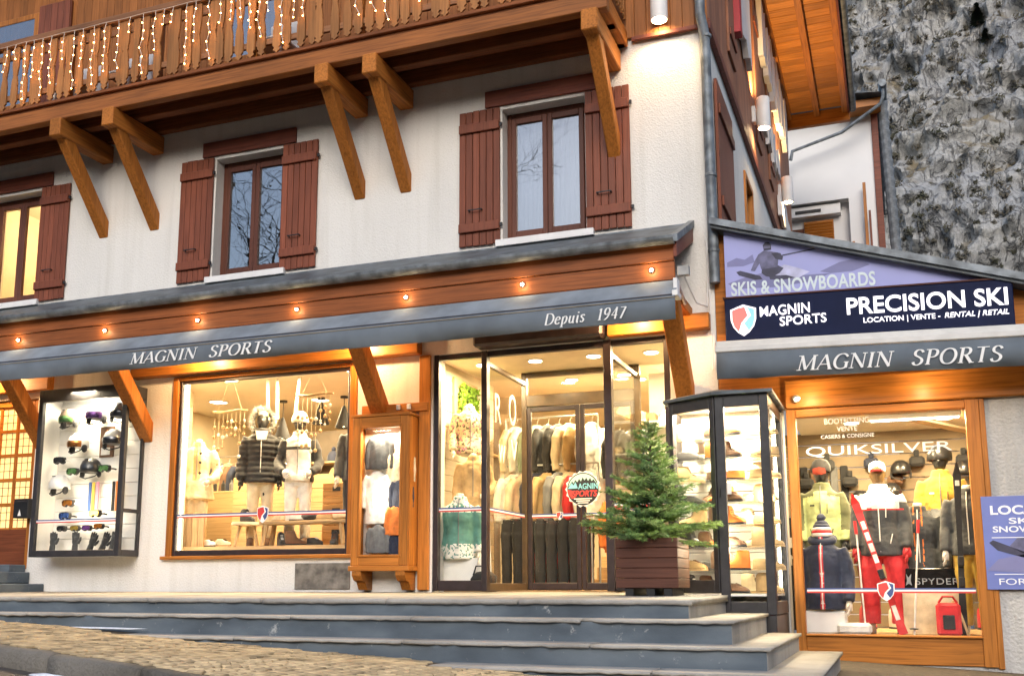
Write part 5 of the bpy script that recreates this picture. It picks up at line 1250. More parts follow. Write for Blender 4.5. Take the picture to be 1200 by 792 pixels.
# bench with shoes, stool, crates, boots
bench = thing('display_bench', 'low pine bench at the front of the display window', 'bench', (-7.2,.3,PZ))
MB().cbox(-7.75,-6.45,.36,.62,.86,.90,.006).build('seat', pale_x, bench)
for x in (-7.65,-6.55):
    for yy, s in ((.40,-1),(.58,1)): MB().beam((x,yy,.862),(x+(.05 if x > -7 else -.05),yy+s*.02,PZ),.05,.05).build('leg', pale_z, bench)
stool = thing('pine_stool', 'round topped pale stool left of the bench', 'stool', (-8.0,.4,PZ))
MB().lathe([(.001,.90),(.2,.90),(.21,.885),(.21,.86),(.001,.855)],(-8.02,.5,0),20,caps=False).build('seat', F['cream'], stool, True)
for a in (0,2.1,4.2): MB().beam((-8.02+.1*math.cos(a),.5+.1*math.sin(a),.856),(-8.02+.17*math.cos(a),.5+.17*math.sin(a),PZ),.035,.035).build('leg', pale_z, stool)
for i,(x,y,z,k,c,rz) in enumerate(((-7.55,.5,.901,'shoe','cream',2.6),(-7.2,.5,.901,'shoe','white',.4),(-6.85,.48,.901,'shoe','tan',3.0),(-8.6,.5,PZ,'shoe','white',-.5),(-8.35,.45,PZ,'shoe','cream',-.3),(-8.02,.5,.902,'boot','black',-.4),(-7.45,.45,PZ,'boot','black',-.8),(-7.25,.48,PZ,'boot','brown',.6),(-6.95,.45,PZ,'shoe','black',-.4),(-6.7,.5,PZ,'boot','charcoal',-1.2),(-6.55,.8,PZ,'shoe','white',-1.0))):
    shoe(f"{c} {'ankle boot' if k=='boot' else 'low shoe'} {['at the left end of','in the middle of','at the right end of','on the platform far left of','on the platform just left of','on the round stool left of','under the left half of','under the middle of','under the right half of','at the right under','behind the right end of'][i]} the display bench", (x,y,z), k, F[c], rz, 'footwear in the display window')
fold = MB(); 
for i,(x,c,l) in enumerate(((-7.05,'black','dark folded sweater on the bench between the shoes'),(-6.6,'cream','cream knitted hat at the right end of the bench'))):
    m = MB().ball((x,.5,.955),.12,3,(1.2,.7,.45)); m.v = [(p[0],p[1],max(.901,p[2]+.02*noise.noise(Vector(p)*15))) for p in m.v]; one(m,'folded_knitwear',F[c],l,'knitwear',loc=(x,.5,.901),smooth='all')
def crate(x, y, z, label, w=.42, d=.3, h=.28):
    t = thing('wooden_crate', label, 'crate', (x,y,z), 'wooden crates in the display window')
    for j in range(3): MB().cbox(x-w/2,x+w/2,y-d/2,y-d/2+.015,z+j*h/3+.003,z+(j+1)*h/3-.003,.003).build('slat', WOOD('crate_wood',(.42,.22,.08),'x'), t); MB().cbox(x-w/2,x+w/2,y+d/2-.015,y+d/2,z+j*h/3+.003,z+(j+1)*h/3-.003,.003).build('slat', MATS['crate_wood'], t)
    for s in (-1,1): MB().cbox(x+s*(w/2-.012)-.012,x+s*(w/2-.012)+.012,y-d/2+.016,y+d/2-.016,z,z+h,.003).build('end_panel', MATS['crate_wood'], t)
    MB().box(x-.06,x+.06,y-d/2-.003,y-d/2-.0005,z+h*.6,z+h*.8).build('hand_slot', F['black'], t)
crate(-6.95,1.12,PZ,'wooden crate at the bottom of the stack behind the bench'); crate(-6.95,1.12,PZ+.285,'wooden crate in the middle of the stack behind the bench'); crate(-6.95,1.12,PZ+.57,'wooden crate on top of the stack behind the bench'); crate(-6.45,1.15,PZ,'wooden crate standing alone right of the crate stack')
hanging('red jacket hanging behind the crates in the display window', (-6.75,1.5,2.05), 'jacket', ['red']); hanging('red sweater hanging right of the crates behind the window', (-6.15,1.6,1.85), 'shirt', ['red'])
rail('clothes rail behind the crates at the right of the display window', -7.6,-5.5,2.2,1.95)
cz = ['tan','black','red','grey','cream','navy','olive','orange','black','cream','charcoal']
for k in range(11): hanging(f'{cz[k]} jacket on the rail behind the crates, {ORD[k]} from the left', (-7.5+k*.185,2.2,1.82), 'jacket', [cz[k]], R(50+random.uniform(-14,14)), None, 'jackets behind the crates')
hsh = thing('hat_shelf','long wall shelf of knitted hats at the back of the display window','shelf',(-7.5,3.4,2.0)); MB().cbox(-9.9,-5.6,3.3,3.6,2.02,2.05).build('board',pale_x,hsh); MB().cbox(-9.9,-5.6,3.3,3.6,1.62,1.65).build('board',pale_x,hsh); MB().cbox(-9.9,-5.6,3.61,3.64,.02,2.6).build('back_panel',M('back_grey',(.16,.13,.10),.8,.1),hsh)
for j, z in enumerate((2.05,1.65)):
    for k in range(13):
        c = ['cream','red','charcoal','tan','white','navy','olive'][(k*3+j*2)%7]; x = -9.7+k*.32
        m = MB().lathe([(.10,z),(.105,z+.04),(.10,z+.10),(.07,z+.16),(.02,z+.19),(.001,z+.195)],(x,3.44,0),12,caps=False); m.ball((x,3.44,z+.215),.04,2); one(m,'knitted_hat',F[c],f"{c} knitted hat on the {'lower' if j else 'upper'} hat shelf, {ORD[k]} from the left",'hat','hats on the hat shelf',(x,3.44,z),'all')
# driftwood mobiles
def mobile(x, y, z, label):
    t = thing('driftwood_mobile', label, 'mobile', (x,y,z), 'driftwood mobiles in the window'); rg = random.Random(int(x*100))
    MB().tube([(x,y,2.92),(x-.2,y,z)],.003,4).tube([(x,y,2.92),(x+.2,y,z)],.003,4).build('cord', F['cream'], t)
    MB().tube([(x-.28,y,z+.01),(x-.1,y,z-.01),(x+.12,y,z+.012),(x+.28,y,z)],.016,7,[.012,.018,.015,.010]).build('stick', pale_x, t, 'all')
    for k in range(8):
        xx = x-.24+k*.068; L = rg.uniform(.3,.75); MB().tube([(xx,y,z),(xx,y,z-L)],.003,4).build('cord', F['cream'], t)
        for q in range(3): MB().ball((xx,y,z-L+q*L*.28),rg.uniform(.02,.034),1,(1,.5,1)).build('charm', [F['white'],F['tan'],pale_x][(k+q)%3], t)
mobile(-8.37,.5,2.42,'driftwood mobile with hanging hearts at the left of the display window'); mobile(-7.02,.45,2.55,'driftwood mobile with pine cones right of the middle of the display window')
for i,(x,l) in enumerate(((-8.05,'leftmost'),(-7.9,'middle'),(-7.62,'rightmost'))): one(MB().tube([(x,.95,2.35),(x+(.0,.01,.09)[i]-.03,.95,2.92)],.022,8),'birch_pole',F['white'],f'{l} of three white birch poles hanging behind the fur hood','pole','birch poles in the window',(x,.95,2.35))
# black cone pendants
for i,(x,y,z) in enumerate(((-8.12,2.5,2.52),(-7.72,2.5,2.44),(-8.8,2.5,2.32),(-7.0,2.7,2.5))):
    t = thing('cone_pendant', f"black cone pendant lamp, {['second from left','third from left','leftmost','rightmost'][i]} in the row behind the mannequins", 'lamp', (x,y,z), 'black cone pendants')
    MB().lathe([(.13,z),(.132,z+.01),(.03,z+.32),(.02,z+.34)],(x,y,0),18,caps=False).build('shade', F['black'], t, True)
    MB().tube([(x,y,z+.33),(x,y,2.925)],.006,5).build('cord', F['black'], t); MB().lathe([(.06,2.928),(.06,2.90),(.01,2.895)],(x,y,0),12).build('ceiling_rose', F['black'], t)
    MB().ball((x,y,z+.05),.035,2).build('bulb', bulb_m, t)
# racks at the back left of the clothing shop
rail('clothes rail at the back left of the clothing shop', -10.5,-8.7,2.9,2.15)
cols = ['black','charcoal','tan','brown','navy','black','grey','cream','black','olive','charcoal']
for k in range(11): hanging(f'{cols[k]} jacket on the back left clothes rail, {ORD[k]} from the left', (-10.35+k*.155,2.9,2.02), 'jacket', [cols[k]], R(62+random.uniform(-12,12)), None, 'jackets on the back left rail')
bsh = thing('back_shelf', 'low shelf with small bottles behind the left mannequins', 'shelf', (-9.2,1.9,.013))
MB().cbox(-9.9,-8.0,1.85,2.15,1.45,1.48).build('board', pale_x, bsh); MB().cbox(-9.9,-8.0,1.85,2.15,.02,1.449).build('base', pale_x, bsh)
for k in range(12): one(MB().lathe([(.03,1.481),(.032,1.5),(.032,1.6),(.012,1.63),(.012,1.66)],(-9.8+k*.15,2.0,0),10), 'care_bottle', F['black'] if k%3 else F['grey'], f'small dark bottle on the shelf behind the left mannequins, {ORD[k]} from the left', 'bottle', 'bottles on the back shelf', (-9.8+k*.15,2.0,1.481))
# ---------------------------------------------------------------- entrance left side light: partition, busts, plant picture
pw_ = thing('white_plank_wall', 'white painted plank partition left of the entrance', 'partition', (-5.25,.9,.013))
for j in range(14): MB().cbox(-5.27,-5.24,.36,2.4,.02+j*.205,.02+j*.205+.20,.004).build('plank', WOOD('white_plank',(.66,.58,.43),'y',.6,.12,.08,0), pw_)
pf = thing('plant_picture', 'framed picture of bright green moss on the plank wall', 'picture', (-5.2,1.2,2.1))
MB().cbox(-5.238,-5.20,.9,1.7,2.05,2.75,.006).build('frame', pale_z, pf)
gm_ = MB(); rg = random.Random(8)
leafblob(gm_, (-5.17,1.3,2.42), .05, 10, rg, .04)
for _ in range(900):
    y = rg.uniform(.98,1.62); z = rg.uniform(2.12,2.68); p = Vector((-5.19+rg.random()*.05,y,z)); a = Vector((rg.uniform(-.3,1),rg.uniform(-1,1),rg.uniform(-1,1))).normalized(); b2 = a.orthogonal().normalized(); gm_.face([p+a*.035,p+b2*.016,p-a*.035,p-b2*.016])
gm_.build('moss', M('moss_green',(.22,.42,.03),.8,.5,12), pf)
def floral(c, n): return 0 if noise.noise(c*26) < .12 else (1 if noise.noise(c*26+Vector((9,3,1))) > 0 else 2)
mannequin('bust in a floral blouse high on the plank wall left of the entrance', (-4.98,.85,1.0), R(30), skin_white, .85, ['cream','pink','olive'], floral, None, (HANG,HANG), False, .84, 0, False)
mannequin('mannequin in beige layered sportswear behind the left side light', (-4.88,.75,.35), R(20), skin_white, .85, ['tan','cream'], None, ('sage',1.0,.1), (HANG,BENT), False, .8, 0, True)
def teal_f(c, n): return 1 if (c.z > 1.36 or c.z < .98) and noise.noise(c*38) > -.15 else 0
mannequin('bust in a teal sweater with white patterned yoke low behind the left side light', (-4.92,.42,-.42), R(15), skin_white, 1.0, ['teal','white'], teal_f, None, (HANG,HANG), False, .8, 0, False)
one(MB().cbox(-5.18,-4.62,.36,.68,.013,.40,.006),'display_plinth',white_paint,'white display plinth under the teal sweater bust','plinth',loc=(-4.9,.5,.013))
def ski(label, a, b, col, w=.10, deco=None):
    t = thing('ski', label, 'ski', tuple(a), 'skis on display'); A, B = Vector(a), Vector(b); d = (B-A); n = 14; rings = []
    u = d.normalized(); side = u.cross(Vector((0,1,0))).normalized(); fr = side.cross(u).normalized()
    for i in range(n+1):
        s = i/n; c = A+d*s; ww = w*(.5+.5*(abs(2*s-1)**1.5)*.7+.0) if s < .93 else w*.8*math.sqrt(max(0.02,1-((s-.93)/.07)**2)); bend = fr*(-.05*max(0,(s-.88)/.12)**2)
        rings.append([c+bend+side*ww/2+fr*.006, c+bend-side*ww/2+fr*.006, c+bend-side*ww/2-fr*.006, c+bend+side*ww/2-fr*.006])
    MB().loft(rings).build('board', col, t)
    if deco:
        for s0, s1 in deco[1]: MB().beam(A+d*s0-fr*.0085, A+d*s1-fr*.0085, w*.42, .003, fr).build('print', deco[0], t)
    m = A+d*.42; MB().obox(m-fr*.03,(.06,.05,.10),Matrix((side,fr,u)).transposed(),.008).build('toe_binding', F['black'], t); m = A+d*.30; MB().obox(m-fr*.035,(.06,.06,.10),Matrix((side,fr,u)).transposed(),.008).build('heel_binding', F['black'], t)
    return t
ski('pale ski standing upright behind the left side light', (-4.62,.62,.05), (-4.70,.72,1.80), F['white'], .10, (F['sage'],[(.5,.8)]))
bagm = MB().ball((-4.62,.42,.14),.16,3,(1.1,.6,.75)); bagm.v = [(p[0]+.01*noise.noise(Vector(p)*20),p[1],max(.014,p[2]+.02*noise.noise(Vector(p)*12))) for p in bagm.v]
bg_ = thing('sports_bag','black sports bag on the floor behind the left side light','bag',(-4.62,.42,.013)); bagm.build('body',F['black'],bg_,'all'); MB().tube([(-4.72,.36,.2),(-4.66,.3,.30),(-4.58,.3,.30),(-4.52,.36,.2)],.01,6).build('handle',F['black'],bg_)
# lettering on the inner glass of the recess
lt = thing('glass_lettering','white outlined letters on the left glass of the entrance recess','lettering',(-4.42,.6,2.0))
mp_ = lambda yy0: (lambda p: (-4.428+.002-(p[1])*1.0, yy0+p[0], p[2]))
for ch, y0, z0, h, w in (('R',.32,2.02,.36,.22),('O',.82,2.06,.40,.26),('V',.88,1.62,.26,.24),('W',.45,1.55,.22,.22)): put_text('letter',ch,lt,glass_print,0,w,z0,z0+h,0,.0,.003,1,0,mp_(y0))
# ---------------------------------------------------------------- inside the doors: rails of clothing, shelf, stairs
rail('upper clothes rail left of the doors, full of pale jackets', -5.1,-3.75,2.55,2.42); rail('middle clothes rail left of the doors with cream jackets', -5.05,-3.70,2.35,1.72); rail('low clothes rail left of the doors with black trousers', -5.0,-3.75,2.15,.98)
cu = ['cream','white','sage','charcoal','black','cream','tan','white']; cmid = ['white','cream','navy','tan','grey','cream','red','white']
for k in range(8):
    hanging(f'{cu[k]} jacket on the upper rail inside the doors, {ORD[k]} from the left', (-4.95+k*.16,2.55,2.29), 'jacket', [cu[k]], R(55+random.uniform(-16,16)), None, 'jackets on the upper rail')
    hanging(f'{cmid[k]} jacket on the middle rail inside the doors, {ORD[k]} from the left', (-4.9+k*.16,2.35,1.59), 'jacket', [cmid[k]], R(55+random.uniform(-16,16)), None, 'jackets on the middle rail')
def stripe_f(c, n): return 1 if c.x > .06 and abs(c.x-.115) < .012 else 0
for k in range(7): hanging(f'black trousers with side stripe on the low rail, {ORD[k]} from the left', (-4.85+k*.16,2.15,.96), 'trousers', ['black','red'], R(40), stripe_f, 'trousers on the low rail')
one(MB().cbox(-4.9,-3.72,2.7,3.1,1.84,1.87),'pine_shelf',pale_x,'pine shelf board under the upper jackets inside the doors','shelf',loc=(-4.3,2.9,1.84))
rail('clothes rail right of the doors with dark jackets above orange ones', -3.55,-2.35,2.5,2.28); rail('lower clothes rail right of the doors', -3.55,-2.35,2.3,1.35)
cr = ['black','charcoal','black','navy','black','grey']; co = ['orange','orange','red','orange','tan','brown']
for k in range(6):
    hanging(f'{cr[k]} jacket on the upper rail right of the doors, {ORD[k]} from the left', (-3.42+k*.18,2.5,2.15), 'jacket', [cr[k]], R(50+random.uniform(-16,16)), None, 'dark jackets right of the doors')
    hanging(f'{co[k]} jacket on the lower rail right of the doors, {ORD[k]} from the left', (-3.42+k*.18,2.3,1.22), 'jacket', [co[k]], R(50+random.uniform(-16,16)), None, 'orange jackets right of the doors')
strs = struct(bpy.data.objects.new('inner_stairs', None)); COL.objects.link(strs)
for k in range(7): MB().cbox(-4.1,-2.5,3.4+k*.26,3.4+k*.26+.3,.013,.17*(k+1),.006).build('stair_step', pale_x, strs)
for k in range(9): MB().tube([(-4.15+k*.2,3.3,.014),(-4.15+k*.2,3.3,.9)],.012,6).build('stair_baluster', F['black'], strs)
MB().beam((-4.2,3.3,.92),(-2.5,3.3,.92),.06,.04).build('stair_rail', pale_x, strs)
slopeb = one(MB().beam((-3.6,3.2,2.6),(-2.2,3.2,1.9),.12,.18),'sloping_beam',M('ceiling_beam',(.22,.13,.06),.6),'sloping dark beam under the stair behind the right door','beam',loc=(-2.9,3.2,2.2))
# right side light: white shelving with boxes and a lamp
shf = thing('white_shelving','white shelving with caps and boxes behind the right side light','shelving',(-2.5,1.2,.013))
for z in (.5,.9,1.3,1.7,2.1): MB().cbox(-2.88,-2.15,1.55,1.9,z,z+.025).build('shelf_board', white_paint, shf)
MB().cbox(-2.88,-2.13,1.9,1.93,.013,2.8).build('back_panel', white_paint, shf)
rg = random.Random(21)
for j, z in enumerate((.525,.925,1.325,1.725,2.125)):
    for k in range(4):
        c = ['cream','white','tan','grey','sage'][(j*3+k)%5]; h = rg.uniform(.08,.2); x = -2.8+k*.17
        one(MB().cbox(x-.06,x+.06,1.58,1.78,z,z+h,.012),'folded_stack',F[c],f"{c} folded knitwear on the {['lowest','second','third','fourth','top'][j]} white shelf, {ORD[k]} from the left",'knitwear','folded knitwear on the white shelves',(x,1.68,z))
tl = thing('shelf_lamp','small white cone lamp hanging behind the right side light','lamp',(-2.45,.9,2.0)); MB().lathe([(.14,1.95),(.05,2.12),(.02,2.15)],(-2.45,.9,0),18,caps=False).build('shade',white_paint,tl,True); MB().tube([(-2.45,.9,2.14),(-2.45,.9,2.83)],.006,5).build('cord',F['black'],tl); MB().ball((-2.45,.9,2.0),.04,2).build('bulb',bulb_m,tl)
# ================================================================ helmet showcase on the left wall
slat_white = M('slatwall_white', (.80,.78,.74), .5, .03)
hc = thing('helmet_showcase', 'dark framed glass wall showcase full of ski helmets and gloves left of the display window', 'showcase', (-10.1,0,.45))
hx0, hx1, hy, hz0, hz1 = -10.86, -9.36, -.40, .45, 2.72
for bx, nm in (((hx0,hx0+.075,hy,hy+.06,hz0,hz1),'front_stile'),((hx1-.075,hx1,hy,hy+.06,hz0,hz1),'front_stile'),((hx0+.075,hx1-.075,hy,hy+.06,hz0,hz0+.085),'bottom_rail'),((hx0+.075,hx1-.075,hy,hy+.06,hz1-.17,hz1),'top_rail'),((hx1-.04,hx1,hy+.061,-.002,hz0,hz0+.085),'side_rail'),((hx1-.04,hx1,hy+.061,-.002,hz1-.17,hz1),'side_rail'),((hx1-.04,hx1,-.05,-.002,hz0+.085,hz1-.17),'side_stile'),((hx1-.04,hx1,hy+.061,-.051,1.02,1.07),'side_rail'),((hx0,hx0+.04,hy+.061,-.002,hz0,hz1),'side_panel')):
    MB().cbox(*bx,.004).build(nm, alu_grey if nm != 'side_panel' else slat_white, hc)
MB().box(hx0+.041,hx1-.041,hy+.062,-.03,hz1-.06,hz1-.002).build('top_panel', alu_grey, hc); MB().box(hx0+.041,hx1-.041,hy+.062,-.03,hz0+.002,hz0+.06).build('floor_panel', slat_white, hc)
for j in range(11): MB().cbox(hx0+.042,hx1-.042,-.028,-.004,hz0+.065+j*.187,hz0+.065+j*.187+.181,.004).build('back_slat', slat_white, hc)
MB().box(hx0+.075,hx1-.075,hy+.025,hy+.031,hz0+.085,hz1-.17).build('pane', glass, hc); MB().box(hx1-.018,hx1-.012,hy+.061,-.051,hz0+.085,hz1-.17).build('pane', glass, hc)
strip(hc, (hx0+.08,hy+.022), (hx1-.08,hy+.022), .90, .045)
for x in (hx0+.5, hx1-.5):
    MB().cbox(x-.2,x+.2,hy+.10,hy+.16,hz1-.085,hz1-.062).build('light_tube', EMIT('case_tube',(1,.93,.80),10), hc)
lamp('lamp_light', hc, (-10.1,hy+.13,hz1-.11), 95, (1,.84,.58), .5, 'AREA', (R(-20),0,0))
lamp('lamp_light', hc, (-10.1,hy+.10,1.1), 16.0, (1,.84,.58), .25)
CB = {'white':('white',(.75,.74,.72)),'black':('black',(.02,.02,.022)),'grey':('grey',(.28,.29,.30)),'bronze':('bronze',(.16,.12,.09)),'red':('red',(.6,.06,.05)),'olive':('olive',(.2,.2,.12))}
LN = {'green':('green',(.25,.55,.20)),'blue':('blue',(.10,.20,.60)),'orange':('orange',(.75,.28,.05)),'gold':('gold',(.75,.55,.12)),'purple':('purple',(.30,.12,.5)),'smoke':('smoke',(.10,.10,.11))}
HY = -.19
for c, col, vis, rz, l in (((-10.50,HY,2.33),'bronze','green',-.2,'bronze helmet with green visor at the top left of the showcase'),((-10.04,HY,2.36),'grey','purple',0,'grey helmet with purple visor in the top row of the showcase'),((-9.62,HY,2.36),'grey','smoke',.3,'grey helmet with smoky visor at the top right of the showcase'),((-10.32,HY,1.98),'white','orange',-.2,'white helmet with orange goggles in the second row of the showcase'),((-9.72,HY,2.0),'grey','smoke',.2,'pale grey helmet with dark visor in the second row of the showcase'),((-10.08,HY,1.63),'black',None,.1,'matt black helmet in the middle of the showcase'),((-10.60,HY,1.42),'white',None,-.2,'plain white helmet at the left of the showcase')):
    helmet(l, c, CB[col], LN[vis] if vis else None, rz, 'ski helmets in the showcase', .145)
for c, ln, l in (((-10.62,HY,1.76),'smoke','white framed dark goggles at the left below the top helmets'),((-10.38,HY,1.60),'green','green lens goggles left of the matt black helmet'),((-9.84,HY,1.62),'green','green lens goggles right of the matt black helmet'),((-10.42,HY,1.17),'orange','orange goggles below the plain white helmet'),((-10.46,HY,1.0),'blue','pale blue goggles above the tricolour strip at the left'),((-9.95,HY,1.02),'gold','yellow goggles above the tricolour strip on the right'),((-10.5,HY,.83),'smoke','dark sunglasses below the strip at the left'),((-10.27,HY,.83),'gold','yellow sunglasses below the strip'),((-10.07,HY,.83),'purple','purple sunglasses below the strip'),((-9.87,HY,.85),'orange','orange sunglasses below the strip on the right')):
    goggles(l, c, LN[ln], F['white'] if 'white' in l else F['black'], 0, .17 if c[2] > .9 else .13)
for i, (x, c, rz) in enumerate(((-10.66,'charcoal',.1),(-10.27,'charcoal',.05),(-10.03,'black',.4),(-9.83,'red',.45),(-9.66,'charcoal',.3))): glove(f"{'red and black' if c=='red' else 'dark'} ski glove standing at the bottom of the showcase, {ORD[i]} from the left", (x,HY,.515), F[c] if c != 'red' else F['black'], rz)
one(MB().cbox(-9.88,-9.74,-.16,-.14,.62,.68,.006),'glove_badge',F['red'],'red patch on the fourth glove in the showcase','patch',loc=(-9.8,-.15,.62)) if False else None
for i, (x, c) in enumerate(((-10.16,'blue'),(-10.10,'yellow'),(-10.03,'pink'),(-9.76,'black'),(-9.70,'orange'),(-9.63,'lime'))): one(MB().cbox(x-.022,x+.022,-.10,-.085,1.06,1.46,.002),'neck_band',F[c],f'narrow {c} neck band hanging in the lower middle of the showcase','band','coloured bands in the showcase',(x,-.09,1.06))
cd = thing('photo_card','dark advertising photo card with a skier in the showcase','card',(-9.95,-.06,1.9)); MB().cbox(-10.08,-9.84,-.05,-.034,1.80,2.22,.002).build('card',F['brown'],cd); MB().box(-10.05,-9.9,-.053,-.0502,1.83,1.93).build('label',F['white'],cd); MB().prism([(-10.0,2.0),(-9.9,2.02),(-9.88,2.15),(-9.97,2.18)],-.0502,-.052,'xz').build('print',F['orange'],cd)
# ================================================================ wooden wall cabinet with clothes
wc = thing('wooden_wall_cabinet', 'orange varnished timber wall cabinet with glass door on carved brackets', 'showcase', (-5.65,0,.03))
X0, X1, YF, Z0, Z1 = -6.03, -5.28, -.29, .30, 2.07
for bx, nm, mt in (((X0,X0+.115,YF,YF+.05,Z0,Z1),'door_stile',honey_z),((X1-.115,X1,YF,YF+.05,Z0,Z1),'door_stile',honey_z),((X0+.115,X1-.115,YF,YF+.05,Z0,Z0+.13),'door_rail',honey_x),((X0+.115,X1-.115,YF,YF+.05,Z1-.135,Z1),'door_rail',honey_x),((X1-.03,X1,YF+.051,-.002,Z0,Z1),'side_panel',honey_z),((X0,X0+.03,YF+.051,-.002,Z0,Z1),'side_panel',honey_z),((X0-.02,X1+.02,YF-.02,-.002,Z1+.001,Z1+.035),'top_board',honey_x),((X0-.02,X1+.02,YF-.02,-.002,Z0-.06,Z0-.001),'base_board',honey_x),((X1+.012,X1+.155,-.05,-.003,.02,2.83),'wall_board',honey_z)):
    MB().cbox(*bx,.006).build(nm, mt, wc)
MB().box(X0+.031,X1-.031,-.03,-.004,Z0,Z1).build('back_panel', slat_white, wc)
MB().cbox(X0+.085,X0+.115,YF-.012,YF-.001,Z0+.1,Z1-.105).build('bead', honey_z, wc); MB().cbox(X1-.115,X1-.085,YF-.012,YF-.001,Z0+.1,Z1-.105).build('bead', honey_z, wc); MB().cbox(X0+.115,X1-.115,YF-.012,YF-.001,Z0+.1,Z0+.13).build('bead', honey_x, wc); MB().cbox(X0+.115,X1-.115,YF-.012,YF-.001,Z1-.135,Z1-.105).build('bead', honey_x, wc)
MB().box(X0+.115,X1-.115,YF+.02,YF+.026,Z0+.13,Z1-.135).build('pane', glass, wc)
for x in (X0+.09, X1-.09): MB().prism([(-.003,.02),(-.003,.238),(-.30,.238),(-.30,.19),(-.25,.13),(-.18,.11),(-.14,.05),(-.12,.02)],x-.06,x+.06,'yz').build('bracket', honey_y, wc)
MB().cbox(X0+.0,X1+.14,-.08,-.003,2.145,2.25,.006).build('ledge', honey_x, wc)
for x in (-5.52,-5.38): MB().cbox(x-.025,x+.025,-.11,-.081,2.17,2.235).build('switch_box', white_paint, wc)
lamp('lamp_light', wc, (-5.65,-.18,1.9), 22, (1,.84,.60), .3, 'AREA', (0,0,0)); lamp('lamp_light', wc, (-5.66,-.23,1.1), 7, (1,.84,.60), .15)
hanging('black hoodie hanging at the top of the wooden cabinet', (-5.74,-.13,1.86), 'shirt', ['charcoal'], 0, None, 'clothes in the wooden cabinet', .62, False)
hanging('cream hoodie hanging at the upper right of the wooden cabinet', (-5.46,-.12,1.68), 'shirt', ['cream'], 0, None, 'clothes in the wooden cabinet', .6, False)
hanging('navy printed shirt in the middle right of the wooden cabinet', (-5.44,-.15,1.32), 'shirt', ['navy'], 0, None, 'clothes in the wooden cabinet', .52, False)
hanging('white sweater hanging at the left of the wooden cabinet', (-5.78,-.12,1.42), 'coat', ['white'], 0, None, 'clothes in the wooden cabinet', .66, False)
hanging('orange shirt at the lower right of the wooden cabinet', (-5.47,-.16,1.02), 'shirt', ['orange'], 0, None, 'clothes in the wooden cabinet', .55, False)
hanging('grey hooded top at the bottom left of the wooden cabinet', (-5.74,-.15,.78), 'shirt', ['grey'], 0, None, 'clothes in the wooden cabinet', .5, False)
hanging('dark printed shirt at the bottom right of the wooden cabinet', (-5.46,-.14,.70), 'shirt', ['navy'], 0, None, 'clothes in the wooden cabinet', .45, False)
# ================================================================ corner showcase with shoes
sc = thing('shoe_showcase', 'dark framed corner showcase with lit shelves of shoes and boots', 'showcase', (-1.5,-.8,-.2))
P0, P1, P2, P3 = Vector((-2.07,-.92,0)), Vector((-1.575,-1.2,0)), Vector((-1.06,-1.2,0)), Vector((-1.06,-.05,0))
ZT = 1.89
def facet(A, B, zb, nm='', wl=.07, wr=.07):
    d = (B-A).normalized(); n = Vector((d.y,-d.x,0)); L = (B-A).length
    def bar(s0, s1, z0, z1, name, dep=.06):
        c = A+d*(s0+s1)/2-n*dep/2+Vector((0,0,(z0+z1)/2)); m = Matrix((d,-n,Vector((0,0,1)))).transposed(); MB().obox(c,(s1-s0,dep,z1-z0),m,.004).build(name, alu_grey, sc)
    bar(0,wl,zb,ZT,'stile'); bar(L-wr,L,zb,ZT,'stile'); bar(wl,L-wr,zb,zb+.12,'bottom_rail'); bar(wl,L-wr,ZT-.12,ZT,'top_rail')
    c = A+d*L/2-n*.03+Vector((0,0,(zb+ZT)/2)); MB().obox(c,(L-wl-wr,.006,ZT-zb-.24),Matrix((d,-n,Vector((0,0,1)))).transposed()).build('pane', glass, sc)
facet(P0,P1,.0,'',.05,.06); facet(P1+Vector((.012,0,0)),P2,-.20,'',.085,.085)
facet(P2+Vector((0,.07,0)),P3,-.20,'',.03,.03)
MB().cbox(-1.50,-1.065,-1.195,-.05,-.75,-.205).build('plinth', alu_grey, sc)
MB().prism([(-2.07,-.92),(-1.575,-1.18),(-1.09,-1.18),(-1.09,-.04),(-2.07,-.04)],-.03,-.012,'xy').build('floor_panel', slat_white, sc)
MB().prism([(-2.05,-.90),(-1.575,-1.14),(-1.12,-1.14),(-1.12,-.06),(-2.05,-.06)],ZT-.05,ZT-.02,'xy').build('ceiling_panel', slat_white, sc)
# hipped lead cap
MB().add([(-2.12,-.93,ZT),(-1.58,-1.25,ZT),(-1.01,-1.25,ZT),(-1.01,-.02,ZT),(-2.12,-.02,ZT),(-2.12,-.93,ZT+.03),(-1.58,-1.25,ZT+.03),(-1.01,-1.25,ZT+.03),(-1.01,-.02,ZT+.03),(-2.12,-.02,ZT+.03),(-1.85,-.4,2.06),(-1.62,-.6,2.06),(-1.35,-.5,2.06),(-1.35,-.02,2.06),(-1.85,-.02,2.06)],
   [(0,1,6,5),(1,2,7,6),(2,3,8,7),(3,4,9,8),(4,0,5,9),(5,6,11,10),(6,7,12,11),(7,8,13,12),(8,9,14,13),(9,5,10,14),(10,11,12,13,14),(0,4,3,2,1)]).build('cap', roof_dark, sc)
bA, bB = Vector((-2.03,-.42,0)), Vector((-1.13,-.42,0))
for j in range(9): MB().cbox(-2.03,-1.13,-.44,-.42,-.01+j*.206,-.01+j*.206+.198,.004).build('back_slat', slat_white, sc)
for j in range(8): MB().cbox(-1.125,-1.105,-.42,-.09,-.01+j*.23,-.01+j*.23+.222,.004).build('side_slat', slat_white, sc)
lamp('lamp_light', sc, (-1.35,-1.0,ZT-.08), 95, (1,.82,.55), .3, 'AREA'); lamp('lamp_light', sc, (-1.82,-.8,ZT-.08), 80, (1,.82,.55), .25, 'AREA'); lamp('lamp_light', sc, (-1.15,-1.05,.9), 22, (1,.82,.55), .1); lamp('lamp_light', sc, (-1.55,-1.05,.45), 30, (1,.82,.55), .15)
